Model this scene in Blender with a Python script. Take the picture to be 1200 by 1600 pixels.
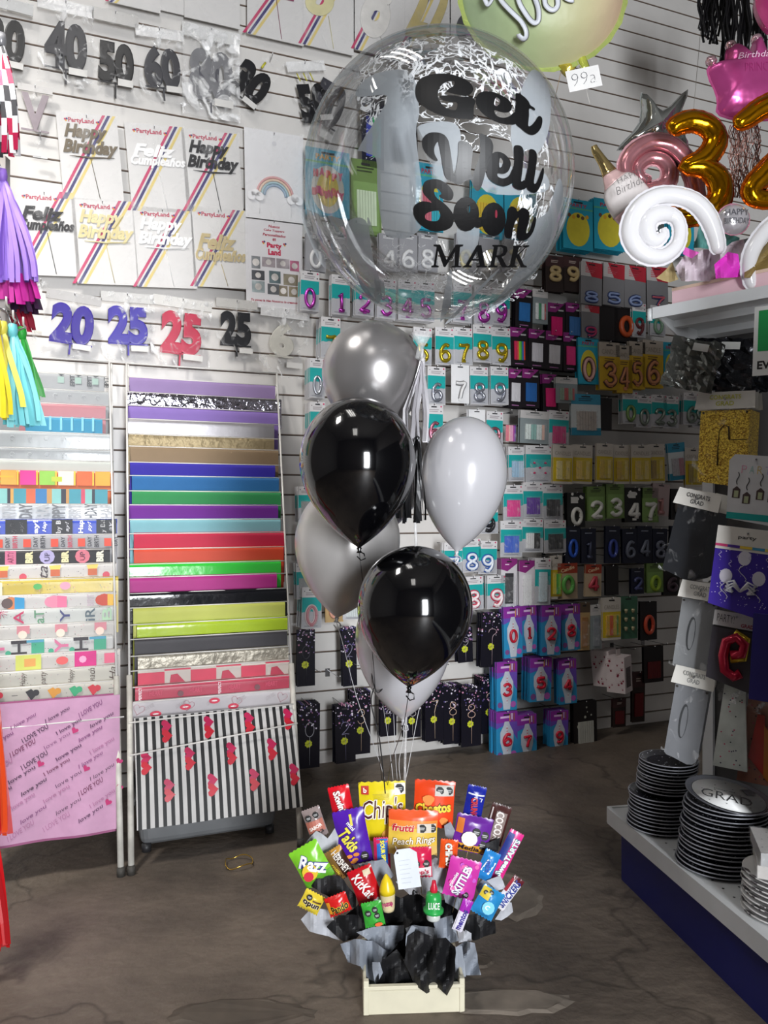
import bpy, bmesh, math, random
from mathutils import Matrix, Vector
random.seed(7)
R = math.radians
S = bpy.context.scene
COL = S.collection
for o in list(bpy.data.objects): bpy.data.objects.remove(o)

# ---------------------------------------------------------------- camera, world, lights
CAMZ = 1.30
cd = bpy.data.cameras.new('camera'); cam = bpy.data.objects.new('camera', cd); COL.objects.link(cam)
cd.sensor_fit = 'HORIZONTAL'; cd.sensor_width = 36; cd.lens = 36; cd.clip_start = .02
cam.location = (0, 0, CAMZ); cam.rotation_euler = (R(90), 0, 0); S.camera = cam
S.view_settings.view_transform = 'Standard'; S.view_settings.look = 'None'
S.view_settings.gamma = 1; S.view_settings.use_curve_mapping = False
S.view_settings.exposure = -.22
w = bpy.data.worlds.new('room_air'); S.world = w; w.use_nodes = True
w.node_tree.nodes['Background'].inputs[0].default_value = (.85, .9, 1, 1)
w.node_tree.nodes['Background'].inputs[1].default_value = .12
def area(name, loc, target, sx, sy, power, col=(1, 1, 1), spread=180):
    l = bpy.data.lights.new(name, 'AREA'); l.shape = 'RECTANGLE'; l.size = sx; l.size_y = sy
    l.energy = power; l.color = col; l.spread = R(spread)
    o = bpy.data.objects.new(name, l); COL.objects.link(o); o.location = loc
    o.rotation_euler = (Vector(target) - Vector(loc)).to_track_quat('-Z', 'Y').to_euler()
    return o
area('doorway_daylight', (1.6, -2.9, 1.45), (-.1, 3, 1.5), .85, 2.2, 420, (.93, .96, 1))
for k in range(3):      # ceiling tubes over the aisle and behind the camera
    area('ceiling_tube_light', (-.75 + .16 * k, 1.7, 4.62), (-.95 + .16 * k, 2.3, 0), .06, 1.2, 4.5, (1, .97, .93))
    area('ceiling_tube_light', (-.5 + .2 * k, -1.3, 4.62), (-.5 + .2 * k, -1.0, 0), .06, 1.2, 4.5, (1, .97, .93))
    area('ceiling_tube_light', (-1.9 + .16 * k, 1.5, 4.62), (-1.7 + .16 * k, 2.9, 1.9), .06, 1.2, 20, (1, .97, .93), 74)

# ---------------------------------------------------------------- helpers
def lin(h):
    h = h.lstrip('#'); r = []
    for i in (0, 2, 4):
        c = int(h[i:i+2], 16) / 255
        r.append(c / 12.92 if c <= .04045 else ((c + .055) / 1.055) ** 2.4)
    return (*r, 1)
MC = {}
def mat(h, rough=.5, metal=0., kind='', var=.07):
    key = (h, rough, metal, kind)
    if key in MC: return MC[key]
    m = bpy.data.materials.new((kind or 'paint') + '_' + h); m.use_nodes = True; MC[key] = m
    nt = m.node_tree; N = nt.nodes; L = nt.links; b = N['Principled BSDF']
    c = lin(h)
    b.inputs['Base Color'].default_value = c; b.inputs['Roughness'].default_value = rough
    b.inputs['Metallic'].default_value = metal
    tc = N.new('ShaderNodeTexCoord'); nz = N.new('ShaderNodeTexNoise')
    L.new(tc.outputs['Object'], nz.inputs['Vector'])
    nz.inputs['Scale'].default_value = 14; nz.inputs['Detail'].default_value = 3
    rp = N.new('ShaderNodeValToRGB'); L.new(nz.outputs['Fac'], rp.inputs[0])
    rp.color_ramp.elements[0].position = .3; rp.color_ramp.elements[1].position = .7
    rp.color_ramp.elements[0].color = (*[x * (1 - var) for x in c[:3]], 1)
    rp.color_ramp.elements[1].color = (*[min(1, x * (1 + var)) for x in c[:3]], 1)
    L.new(rp.outputs[0], b.inputs['Base Color'])
    def bump(scale, st, dist=.01, detail=4, vor=False, stretch=None):
        t = N.new('ShaderNodeTexVoronoi' if vor else 'ShaderNodeTexNoise'); t.inputs['Scale'].default_value = scale
        if not vor: t.inputs['Detail'].default_value = detail
        if stretch:
            mp = N.new('ShaderNodeMapping'); mp.inputs['Scale'].default_value = stretch
            L.new(tc.outputs['Object'], mp.inputs[0]); L.new(mp.outputs[0], t.inputs['Vector'])
        else: L.new(tc.outputs['Object'], t.inputs['Vector'])
        bp = N.new('ShaderNodeBump'); bp.inputs['Strength'].default_value = st; bp.inputs['Distance'].default_value = dist
        L.new(t.outputs[0], bp.inputs['Height']); L.new(bp.outputs[0], b.inputs['Normal'])
    if kind == 'foil': bump(16, .35, .01, 2)
    if kind == 'crinkle': bump(28, .6, .01, 3)
    if kind == 'latex': b.inputs['Coat Weight'].default_value = .6; b.inputs['Coat Roughness'].default_value = .05
    if kind == 'tissue':
        bump(9, .5, .02, 3); b.inputs['Subsurface Weight'].default_value = 0
    if kind == 'paper': bump(30, .06, .01)
    if kind == 'glitter':
        v = N.new('ShaderNodeTexVoronoi'); v.inputs['Scale'].default_value = 260; L.new(tc.outputs['Object'], v.inputs['Vector'])
        r2 = N.new('ShaderNodeValToRGB'); L.new(v.outputs['Color'], r2.inputs[0])
        r2.color_ramp.elements[0].color = (*[x * .5 for x in c[:3]], 1); r2.color_ramp.elements[0].position = .2
        r2.color_ramp.elements[1].color = (*[min(1, x * 2.6 + .08) for x in c[:3]], 1); r2.color_ramp.elements[1].position = .85
        L.new(r2.outputs[0], b.inputs['Base Color'])
    if kind == 'speck':      # dark print with scattered pale specks
        v = N.new('ShaderNodeTexVoronoi'); v.inputs['Scale'].default_value = 75; L.new(tc.outputs['Object'], v.inputs['Vector'])
        r2 = N.new('ShaderNodeValToRGB'); L.new(v.outputs['Distance'], r2.inputs[0]); r2.color_ramp.interpolation = 'CONSTANT'
        r2.color_ramp.elements[0].color = (.55, .56, .6, 1); r2.color_ramp.elements[1].color = c; r2.color_ramp.elements[1].position = .17
        L.new(r2.outputs[0], b.inputs['Base Color'])
    return m
def clearmat(name, base=.12, streak=.35, scale=14, tint='FFFFFF', rough=.12, bumpst=.7, lo=.5, hi=.72):
    if name in MC: return MC[name]
    m = bpy.data.materials.new(name); m.use_nodes = True; MC[name] = m
    nt = m.node_tree; N = nt.nodes; L = nt.links; b = N['Principled BSDF']; out = N['Material Output']
    b.inputs['Base Color'].default_value = lin(tint); b.inputs['Roughness'].default_value = rough
    b.inputs['Specular IOR Level'].default_value = .8
    tr = N.new('ShaderNodeBsdfTransparent'); mx = N.new('ShaderNodeMixShader')
    tc = N.new('ShaderNodeTexCoord'); nz = N.new('ShaderNodeTexNoise'); L.new(tc.outputs['Object'], nz.inputs['Vector'])
    nz.inputs['Scale'].default_value = scale; nz.inputs['Detail'].default_value = 5; nz.inputs['Distortion'].default_value = 1.2
    rp = N.new('ShaderNodeMapRange'); L.new(nz.outputs['Fac'], rp.inputs[0])
    rp.inputs[1].default_value = lo; rp.inputs[2].default_value = hi; rp.inputs[3].default_value = base; rp.inputs[4].default_value = base + streak
    L.new(rp.outputs[0], mx.inputs[0]); L.new(tr.outputs[0], mx.inputs[1]); L.new(b.outputs[0], mx.inputs[2]); L.new(mx.outputs[0], out.inputs[0])
    bp = N.new('ShaderNodeBump'); bp.inputs['Strength'].default_value = bumpst; bp.inputs['Distance'].default_value = .01
    L.new(nz.outputs['Fac'], bp.inputs['Height']); L.new(bp.outputs[0], b.inputs['Normal'])
    return m
BAG = clearmat('clear_bag_film', .0, .32, 18, lo=.56, hi=.74)
BLIS = clearmat('blister_film', .03, .12, 30)
SILV = clearmat('metallised_bag_film', .02, .7, 13, lo=.54, hi=.68, tint='F0F0F0', rough=.1)

TC = {}
def tmesh(s, bold=0., shear=0., ext=0., bev=0., space=1.):
    k = (s, bold, shear, ext, bev, space)
    if k in TC: return TC[k]
    cu = bpy.data.curves.new('t', 'FONT'); cu.body = s; cu.offset = bold; cu.shear = shear; cu.resolution_u = 5 if len(s) <= 2 else 2
    cu.extrude = ext; cu.bevel_depth = bev; cu.bevel_resolution = 1; cu.space_character = space; cu.space_line = .8; cu.align_x = 'CENTER'
    ob = bpy.data.objects.new('t', cu); me = ob.to_mesh()
    v = [tuple(x.co) for x in me.vertices]; f = [tuple(p.vertices) for p in me.polygons]
    ob.to_mesh_clear(); bpy.data.objects.remove(ob); bpy.data.curves.remove(cu)
    if not v: v = [(0, 0, 0)]; f = []
    x0 = min(a[0] for a in v); x1 = max(a[0] for a in v); y0 = min(a[1] for a in v); y1 = max(a[1] for a in v)
    sx = max(x1 - x0, 1e-4); sy = max(y1 - y0, 1e-4); zr = max(abs(a[2]) for a in v) or 1
    TC[k] = ([((a[0] - x0) / sx - .5, (a[1] - y0) / sy - .5, a[2] / zr) for a in v], f, sx / sy)
    return TC[k]
def cr(pts, n=6, closed=True):      # smooth curve through points
    N = len(pts); out = []
    rng = range(N) if closed else range(N - 1)
    for i in rng:
        g = (lambda j: pts[j % N]) if closed else (lambda j: pts[max(0, min(N - 1, j))])
        p0, p1, p2, p3 = g(i - 1), g(i), g(i + 1), g(i + 2)
        for k in range(n):
            t = k / n
            out.append(tuple(.5 * ((2 * b) + (c - a) * t + (2 * a - 5 * b + 4 * c - d) * t * t + (-a + 3 * b - 3 * c + d) * t ** 3) for a, b, c, d in zip(p0, p1, p2, p3)))
    if not closed: out.append(tuple(pts[-1]))
    return out
class G:        # collects geometry for ONE mesh object; local x right, y away, z up
    def __init__(s): s.v = []; s.f = []; s.fm = []; s.mats = []; s.sm = []
    def mi(s, m):
        if isinstance(m, str): m = mat(m)
        if m not in s.mats: s.mats.append(m)
        return s.mats.index(m)
    def add(s, vs, fs, m, smooth=False):
        b = len(s.v); i = s.mi(m); s.v += vs
        for f in fs: s.f.append(tuple(b + k for k in f)); s.fm.append(i); s.sm.append(smooth)
        return s
    def box(s, x0, x1, y0, y1, z0, z1, m):
        vs = [(x, y, z) for x in (x0, x1) for y in (y0, y1) for z in (z0, z1)]
        return s.add(vs, [(0, 1, 3, 2), (4, 6, 7, 5), (0, 4, 5, 1), (2, 3, 7, 6), (0, 2, 6, 4), (1, 5, 7, 3)], m)
    def rect(s, x0, z0, x1, z1, y, m): return s.add([(x0, y, z0), (x1, y, z0), (x1, y, z1), (x0, y, z1)], [(0, 1, 2, 3)], m)
    def poly(s, pts, y, m): return s.add([(p[0], y, p[1]) for p in pts], [tuple(range(len(pts)))], m)
    def slab(s, pts, y, t, m):     # outline with thickness t
        n = len(pts)
        vs = [(p[0], y, p[1]) for p in pts] + [(p[0], y + t, p[1]) for p in pts]
        return s.add(vs, [tuple(range(n)), tuple(range(2 * n - 1, n - 1, -1))] + [(i, (i + 1) % n, n + (i + 1) % n, n + i) for i in range(n)], m)
    def disc(s, x, z, r, y, m, n=12, rz=None): return s.poly([(x + r * math.cos(6.2832 * k / n), z + (rz or r) * math.sin(6.2832 * k / n)) for k in range(n)], y, m)
    def text(s, t, cx, cz, w, h, y, m, rot=0, bold=0., shear=0., depth=0., surf=None, space=1., keep=False):
        v, f, asp = tmesh(t, bold, shear, .06 if depth else 0, .035 if depth else 0, space)
        if keep and w / h > asp: w = h * asp
        elif keep: h = w / asp
        c, sn = math.cos(R(rot)), math.sin(R(rot)); vs = []
        for a in v:
            x, z = a[0] * w, a[1] * h
            X, Z = cx + x * c - z * sn, cz + x * sn + z * c
            vs.append((X, (surf(X, Z) if surf else y) - a[2] * depth / 2, Z))
        return s.add(vs, f, m, bool(depth))
    def tube(s, pts, r, m, n=6, closed=False, cap=True, flat=1.):
        P = [Vector(p) for p in pts]; K = len(P); vs = []; up = None
        for i, p in enumerate(P):
            a = P[(i - 1) % K] if (closed or i) else P[0]; b = P[(i + 1) % K] if (closed or i < K - 1) else P[-1]
            d = (b - a).normalized() if (b - a).length > 1e-9 else Vector((0, 0, 1))
            if up is None: up = d.orthogonal().normalized() if abs(d.y) > .9 else Vector((0, 1, 0))
            q = up - d * up.dot(d)
            if q.length < 1e-4: q = d.orthogonal()
            q.normalize(); up = q; e = d.cross(q); rr = r[i] if isinstance(r, (list, tuple)) else r
            for k in range(n):
                an = 6.2832 * k / n; vs.append(tuple(p + q * math.cos(an) * rr * flat + e * math.sin(an) * rr))
        fs = [(i * n + k, i * n + (k + 1) % n, (i + 1) % K * n + (k + 1) % n, (i + 1) % K * n + k) for i in range(K if closed else K - 1) for k in range(n)]
        if cap and not closed: fs += [tuple(range(n - 1, -1, -1)), tuple(range((K - 1) * n, K * n))]
        return s.add(vs, fs, m, True)
    def lathe(s, prof, m, n=24, c=(0, 0, 0), sm=True, mx=None):
        vs = []; K = len(prof)
        for r, z in prof:
            for k in range(n):
                a = 6.2832 * k / n; p = Vector((r * math.cos(a), r * math.sin(a), z))
                if mx: p = mx @ p
                vs.append((p.x + c[0], p.y + c[1], p.z + c[2]))
        fs = [(i * n + k, i * n + (k + 1) % n, (i + 1) * n + (k + 1) % n, (i + 1) * n + k) for i in range(K - 1) for k in range(n)]
        if prof[0][0] > 1e-5: fs.append(tuple(range(n - 1, -1, -1)))
        if prof[-1][0] > 1e-5: fs.append(tuple(range((K - 1) * n, K * n)))
        return s.add(vs, fs, m, sm)
    def grid(s, fn, nu, nv, m, smooth=True, colfn=None):
        b = len(s.v); s.v += [fn(i / nu, j / nv) for j in range(nv + 1) for i in range(nu + 1)]
        for j in range(nv):
            for i in range(nu):
                a = b + j * (nu + 1) + i
                s.f.append((a, a + 1, a + nu + 2, a + nu + 1)); s.sm.append(smooth)
                s.fm.append(s.mi(colfn((i + .5) / nu, (j + .5) / nv) if colfn else m))
        return s
    def inflate(s, out, T, m, rings=7, colfn=None, c=None):    # pillow from a star-shaped outline (x,z)
        n = len(out); cx = c[0] if c else sum(p[0] for p in out) / n; cz = c[1] if c else sum(p[1] for p in out) / n
        for sg in (-1, 1):
            vs = []; fs = []
            for i in range(rings + 1):
                r = i / rings
                for p in out: vs.append((cx + (p[0] - cx) * r, sg * T * math.sqrt(max(0, 1 - r ** 2.4)), cz + (p[1] - cz) * r))
            for i in range(rings):
                for k in range(n): fs.append((i * n + k, i * n + (k + 1) % n, (i + 1) * n + (k + 1) % n, (i + 1) * n + k))
            s.add(vs, fs, m, True)
        return s
    def obj(s, name, parent=None, mx=None, label=None, cat=None, group=None, kind=None):
        me = bpy.data.meshes.new(name); me.from_pydata(s.v, [], s.f); 
        for m in s.mats: me.materials.append(m)
        me.polygons.foreach_set('material_index', s.fm); me.polygons.foreach_set('use_smooth', s.sm)
        me.validate(); me.update()
        o = bpy.data.objects.new(name, me); COL.objects.link(o)
        if parent: o.parent = parent
        if mx is not None: o.matrix_local = mx
        tag(o, label, cat, group, kind); return o
SD = {'0': [[(.5*math.cos(a), .5*math.sin(a)) for a in [k*.3927 for k in range(17)]]], '1': [[(-.2, .28), (.05, .5), (.05, -.5)], [(-.2, -.5), (.3, -.5)]],
 '2': [[(-.45, .2), (-.35, .42), (0, .5), (.38, .4), (.42, .15), (.1, -.15), (-.42, -.46), (0, -.42), (.45, -.48)]], '3': [[(-.42, .32), (-.2, .48), (.15, .5), (.4, .3), (.25, .08), (-.05, .02), (.3, -.05), (.45, -.28), (.2, -.48), (-.2, -.5), (-.45, -.3)]],
 '4': [[(.2, -.5), (.2, .5), (-.2, .1), (-.45, -.2), (.0, -.2), (.48, -.2)]], '5': [[(.4, .5), (-.28, .48), (-.32, .08), (.1, .15), (.42, -.1), (.35, -.4), (-.05, -.5), (-.42, -.34)]],
 '6': [[(.35, .42), (.05, .5), (-.3, .25), (-.42, -.1), (-.3, -.42), (0, -.5), (.35, -.4), (.42, -.15), (.2, .05), (-.1, .05), (-.38, -.15)]], '7': [[(-.45, .46), (0, .44), (.45, .48), (.15, .05), (-.05, -.5)]],
 '8': [[(0, .03), (-.35, .18), (-.3, .42), (0, .5), (.3, .42), (.35, .18), (0, .03), (-.4, -.18), (-.35, -.42), (0, -.5), (.35, -.42), (.4, -.18), (0, .03)]], '9': [[(.38, .1), (.1, -.08), (-.25, -.02), (-.42, .2), (-.3, .42), (0, .5), (.32, .4), (.42, .1), (.35, -.25), (.05, -.5), (-.3, -.42)]],
 '?': [[(-.4, .2), (-.3, .42), (0, .5), (.35, .4), (.4, .15), (.1, -.05), (0, -.3), (0, -.5)]]}
def sdig(g, t, cx, cz, w, h, y, r, m, n=6, rot=0, flat=1.):
    c, s_ = math.cos(R(rot)), math.sin(R(rot))
    for L_ in SD[t]:
        q = cr(L_, 3, False) if len(L_) > 2 and t not in '1' else L_
        g.tube([(cx + (a * c * w - b * s_ * h), y, cz + (a * s_ * w + b * c * h)) for a, b in q], r, m, n, flat=flat)
def tag(o, label=None, cat=None, group=None, kind=None):
    for k, x in (('label', label), ('category', cat), ('group', group), ('kind', kind)):
        if x: o[k] = x
    return o
def empty(name, mx, label, cat, group=None):
    o = bpy.data.objects.new(name, None); COL.objects.link(o); o.matrix_world = mx; o.empty_display_size = .05
    return tag(o, label, cat, group)
def copytree(o, off=None):
    c = o.copy(); COL.objects.link(c)
    for ch in o.children:
        d = ch.copy(); COL.objects.link(d); d.parent = c
        for g in ch.children:
            e = g.copy(); COL.objects.link(e); e.parent = d
    if off is not None: c.matrix_world = Matrix.Translation(off) @ o.matrix_world
    return c
# photograph geometry: the slat wall recedes to the right
TH = math.atan2(.363, .932); U = Vector((math.cos(TH), math.sin(TH), 0)); NV = Vector((math.sin(TH), -math.cos(TH), 0)); O = Vector((0, 4.105, 0))
def P(px, py, Y): return Vector(((px - 600) / 1200 * Y, Y, CAMZ - (py - 800) / 1200 * Y))
def W(px, py, d=0.):
    q = O + NV * d; r = Vector(((px - 600) / 1200, 1, -(py - 800) / 1200))
    t = q.dot(NV) / r.dot(NV); p = r * t
    return Vector((p.x, p.y, CAMZ + p.z))
def WM(px, py, d, tilt=0): return Matrix.Translation(W(px, py, d)) @ Matrix.Rotation(TH, 4, 'Z') @ Matrix.Rotation(R(tilt), 4, 'Y')
def PM(px, py, Y, tilt=0, yaw=0, pitch=0): return Matrix.Translation(P(px, py, Y)) @ Matrix.Rotation(R(yaw), 4, 'Z') @ Matrix.Rotation(R(tilt), 4, 'Y') @ Matrix.Rotation(R(pitch), 4, 'X')
def FM(s, d, z): return Matrix.Translation(O + U * s + NV * d + Vector((0, 0, z))) @ Matrix.Rotation(TH, 4, 'Z')
def wsize(x0, y0, x1, y1, d):
    cx, cy = (x0 + x1) / 2, (y0 + y1) / 2
    return (W(x1, cy, d) - W(x0, cy, d)).length, (W(cx, y0, d) - W(cx, y1, d)).length

# ---------------------------------------------------------------- the room
def floor_mat():
    m = mat('5A534E', .55, 0, 'concrete', .1); nt = m.node_tree; N = nt.nodes; L = nt.links; b = N['Principled BSDF']
    tc = N.new('ShaderNodeTexCoord')
    a = N.new('ShaderNodeTexNoise'); a.inputs['Scale'].default_value = 1.7; a.inputs['Detail'].default_value = 9; a.inputs['Roughness'].default_value = .65
    L.new(tc.outputs['Object'], a.inputs['Vector'])
    r = N.new('ShaderNodeValToRGB'); L.new(a.outputs['Fac'], r.inputs[0]); e = r.color_ramp.elements
    e[0].position = .3; e[0].color = lin('423A33'); e[1].position = .72; e[1].color = lin('72665A')
    v = N.new('ShaderNodeTexVoronoi'); v.feature = 'DISTANCE_TO_EDGE'; v.inputs['Scale'].default_value = 1.1
    n2 = N.new('ShaderNodeTexNoise'); n2.inputs['Scale'].default_value = 5; L.new(tc.outputs['Object'], n2.inputs['Vector'])
    mx = N.new('ShaderNodeMixRGB'); mx.inputs[0].default_value = .3; L.new(tc.outputs['Object'], mx.inputs[1]); L.new(n2.outputs['Color'], mx.inputs[2]); L.new(mx.outputs[0], v.inputs['Vector'])
    r2 = N.new('ShaderNodeValToRGB'); L.new(v.outputs[0], r2.inputs[0]); r2.color_ramp.elements[0].color = (.25, .24, .22, 1); r2.color_ramp.elements[1].position = .012
    r2.color_ramp.elements[1].color = (1, 1, 1, 1)
    m3 = N.new('ShaderNodeMixRGB'); m3.blend_type = 'MULTIPLY'; m3.inputs[0].default_value = .6; L.new(r.outputs[0], m3.inputs[1]); L.new(r2.outputs[0], m3.inputs[2])
    L.new(m3.outputs[0], b.inputs['Base Color'])
    n3 = N.new('ShaderNodeTexNoise'); n3.inputs['Scale'].default_value = 22; n3.inputs['Detail'].default_value = 8; L.new(tc.outputs['Object'], n3.inputs['Vector'])
    bp = N.new('ShaderNodeBump'); bp.inputs['Strength'].default_value = .35; bp.inputs['Distance'].default_value = .02; L.new(n3.outputs['Fac'], bp.inputs['Height']); L.new(bp.outputs[0], b.inputs['Normal'])
    return m
H = 4.9
g = G(); g.box(-4.5, 5, -3.2, 7.5, -.08, 0, floor_mat()); g.obj('floor', kind='structure')
# worn patches of broken screed, set into the floor near the basket
pm = mat('6E655B', .8, 0, 'screed', .25); pd = mat('4E453C', .8, 0, 'screed', .2)
for nm, cx, cy, rx, ry in (('trim_1', 790, 1565, 120, 22), ('trim_2', 380, 1585, 120, 26), ('trim_3', 800, 1400, 52, 40), ('trim_4', 745, 1503, 30, 12)):
    Y = 1200 * CAMZ / (cy - 800); c = P(cx, cy, Y); ax = rx / 1200 * Y; ay = ry / (cy - 800) * Y
    pts = []
    for k in range(26):
        a = 6.2832 * k / 26; q = .84 + .2 * random.random(); pts.append((c.x + ax * q * math.cos(a), c.y + ay * q * math.sin(a)))
    g = G(); n = len(pts)
    g.add([(p[0], p[1], .0005) for p in pts] + [(c.x + (p[0] - c.x) * .84, c.y + (p[1] - c.y) * .84, .004 + .003 * random.random()) for p in pts], [(i, (i + 1) % n, n + (i + 1) % n, n + i) for i in range(n)] + [tuple(range(n, 2 * n))], pd if cy > 1450 and nm != 'trim_1' else pm)
    g.obj(nm, kind='structure')
g = G(); sw = mat('D9D6D2', .38, 0, 'slatwall', .02); lip = mat('6B5B4F', .6)
z = 0.07; zs0 = 1.998 - .1016 * 19
g.box(-4.2, 3.6, .012, .03, 0, H, mat('4A3F38', .8))
g.box(-4.2, 3.6, -.004, .012, 0, zs0 - .005, sw)
k = 0
while zs0 + k * .1016 < H:
    a = zs0 + k * .1016; g.box(-4.2, 3.6, 0, .012, a + .004, min(H, a + .0966), sw); g.box(-4.2, 3.6, .0005, .012, a - .0015, a + .004, lip); k += 1
g.obj('wall_back', mx=FM(0, 0, 0), kind='structure')
e = O + U * 3.6; wm = mat('6E6966', .7)
g = G(); g.box(e.x, e.x + .1, -3.2, e.y + .5, 0, H, wm); g.obj('wall_right', kind='structure')
g = G(); g.box(-4.1, -4.0, -3.2, 4.0, 0, H, wm); g.obj('wall_left', kind='structure')
g = G(); g.box(-4.1, 1.1, -3.3, -3.2, 0, H, wm); g.box(2.1, e.x + .1, -3.3, -3.2, 0, H, wm); g.box(1.1, 2.1, -3.3, -3.2, 2.6, H, wm); g.obj('wall_front', kind='structure')
g = G(); g.box(-4.5, 5, -3.3, 7.5, H, H + .1, mat('77736F', .8)); g.obj('ceiling', kind='structure')

# ---------------------------------------------------------------- wrapping paper racks
D0, D1, ZT = .93, .06, 1.99
UPV = NV * (D1 - D0) + Vector((0, 0, ZT)); LN = U.cross(UPV).normalized()
def LP(px, py):      # point on the leaning plane of the racks -> (s, d, z)
    q = O + NV * D0; r = Vector(((px - 600) / 1200, 1, -(py - 800) / 1200)); q2 = q - Vector((0, 0, CAMZ))
    t = q2.dot(LN) / r.dot(LN); p = r * t; p.z += CAMZ; v = p - O
    return v.dot(U), v.dot(NV), p.z
def heart(cx, cz, r, rot=0, n=14):
    o = []
    for k in range(n):
        t = 6.2832 * k / n; x = .0625 * 16 * math.sin(t) ** 3; z = .0625 * (13 * math.cos(t) - 5 * math.cos(2 * t) - 2 * math.cos(3 * t) - math.cos(4 * t))
        a = R(rot); o.append((cx + r * (x * math.cos(a) - z * math.sin(a)), cz + r * (x * math.sin(a) + z * math.cos(a))))
    return o
Y1 = -.0105
def decor(kind, g, w, h):
    T = lambda t, x, z, ww, hh, c, rot=90, b=.03, sh=0: g.text(t, x, z, ww, hh, Y1, c, rot, b, sh)
    x0 = -w / 2; z = -h * .5; rd = random.Random(kind)
    if kind == 'epit':
        for i in range(3):
            x = x0 + w * (.3 + .22 * i + .1); g.rect(x, z - .014, x + .026, z + .014, Y1, '9DB5AB'); T('EPIT', x + .06, z, h * .8, .02, '55585A')
            g.poly([(x, -.004), (x + .03, -.004), (x + .015, -.012)], Y1, '55585A')
    if kind == 'silverletters':
        for i, t in enumerate(['HB', 'IRTH', 'DAY', 'HA', 'PPY', 'BIRT', 'HDAY', 'HAP']): T(t, x0 + w * (.08 + .125 * i), z, h * 1.0, .05, 'A9ABAE' if i % 2 else '6D7074')
    if kind == 'faint':
        for i in range(7): g.tube([(x0 + w * (.1 + .13 * i) + .009 * math.cos(a), Y1, z + .009 * math.sin(a)) for a in (0, 1, 2, 3, 4, 5)], .0008, 'D4D7DA', 3)
    if kind == 'bluedots':
        for i in range(5): g.rect(x0 + w * (.3 + .14 * i), -h, x0 + w * (.33 + .14 * i), 0, Y1, '7FC3DA')
    if kind == 'gift':
        C = ['E0632E', 'F2A444', 'D8328E', '8CC04A', 'E9E2C8', 'E0632E', 'F0A030']
        for i in range(7): g.rect(x0 + w * i / 7, -h, x0 + w * (i + .82) / 7, 0, Y1, C[i])
        for i in range(6): g.rect(x0 + w * (i + .84) / 7, -h, x0 + w * (i + .92) / 7, 0, Y1, 'E8C23A')
        g.disc(x0 + w * .1, -h * .8, .022, Y1 - .0005, '5FAE5A'); g.rect(x0 + w * .52, -h * .75, x0 + w * .6, -h * .4, Y1 - .0005, 'B9C23C'); g.rect(x0, -h * .5, x0 + w * .24, -h * .38, Y1 - .0005, 'F2B03A')
    if kind == 'stripes':
        C = ['3A6FA8', 'C7455E', '7FB8B4', '2A2D3A', 'C99A4E', '3C8E9E', 'C9603E', '2F73A8', 'B98A50', '7FB8B4', '2A2D3A', 'B98A50', '3C8E9E', 'C7455E', '7FB8B4', '2A2D3A', '3C8E9E', '3C8E9E']
        W_ = [1, .5, 1, .3, .3, 1.2, .9, 1.1, .5, .9, .5, .3, 1.2, .4, .7, .3, 1.3]
        x = x0; tot = sum(W_)
        for c, q in zip(C, W_): g.rect(x, -h, x + w * q / tot, 0, Y1, c); x += w * q / tot
    if kind == 'happyblue':
        for i in range(6):
            x = x0 + w * (i + .5) / 6
            if i % 2: g.rect(x - w / 13, -h, x + w / 13, 0, Y1, '23252B')
            T(['Happy', 'by Bir', 'ay!', 'by B', 'Hap', 'y Bi!'][i], x - .012, z, h * .9, .024, 'F4F4F6', 90, .03); T(['day!', 'ay!', 'Hap', 'ay!', 'py!', 'ay'][i], x + .02, z, h * .7, .018, 'E8E8F0', 90, .02, .3)
    if kind == 'birthgrey':
        for i in range(5):
            x = x0 + w * (i + .5) / 5; T('BIRTH', x - .03, z, h * .8, .018, 'B8465A' if i % 2 else '3A3A40'); g.rect(x + .0, -h * .85, x + .028, -h * .3, Y1, 'D8452E'); T('DAY', x + .045, z, h * .7, .016, '4A4A50')
    if kind == 'blackshapes':
        C = ['E8E2D0', 'C96A8A', 'D8CFA0', 'A49CC4', 'D8CFA0', 'C96A7A', 'E0DAC8']
        for i, c in enumerate(C):
            x = x0 + w * (i + .6) / 7.2
            if i in (0, 3, 5): g.disc(x, z, h * .48, Y1, c, 10); T('UP', x, z, h * .6, .02, '5A5470')
            elif i == 1: g.rect(x - .02, -h, x + .02, -.004, Y1, c); T('ARTY', x, z, h * .8, .022, '8A2F55')
            else: T(['BIR', 'JOY', 'BIR', 'DAY'][i % 4], x, z, h * .8, .028, c, 90, .06)
    if kind in ('fries', 'script', 'caps', 'cupcake', 'letters', 'faces', 'hletters', 'cakes', 'dots', 'yellowb'):
        for i in range(46): g.disc(x0 + w * rd.random(), -h * rd.random(), .0012 + .001 * rd.random(), Y1, rd.choice(['8A7A8E', 'C98A9A', '9AA8A0', '3A3A3A']), 5)
    if kind == 'fries':
        for x in (.12, .5, .78): g.rect(x0 + w * x, -h * .8, x0 + w * x + .035, -h * .35, Y1 - .0005, 'C0603A'); g.poly([(x0 + w * x, -h * .35), (x0 + w * x + .035, -h * .35), (x0 + w * x + .04, -.003), (x0 + w * x - .005, -.006)], Y1 - .0006, 'E8C860')
        for x in (.3, .92): g.disc(x0 + w * x, -h * .8, .014, Y1 - .0005, 'C94A5E')
        T('ta', x0 + w * .45, z, h * .8, .03, '3A3038', 90, 0, .3)
    if kind == 'yellowb':
        g.disc(x0 + w * .4, z, .016, Y1 - .0005, '4FA85A', 12, .012); g.disc(x0 + w * .6, z, .02, Y1 - .0005, 'D89AB0', 12, .016)
        g.rect(x0 + w * .03, -h, x0 + w * .15, -.01, Y1 - .0004, 'E4DCC0'); T('BA', x0 + w * .1, -h * .75, h * .5, .03, 'D0406A', 0)
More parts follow.
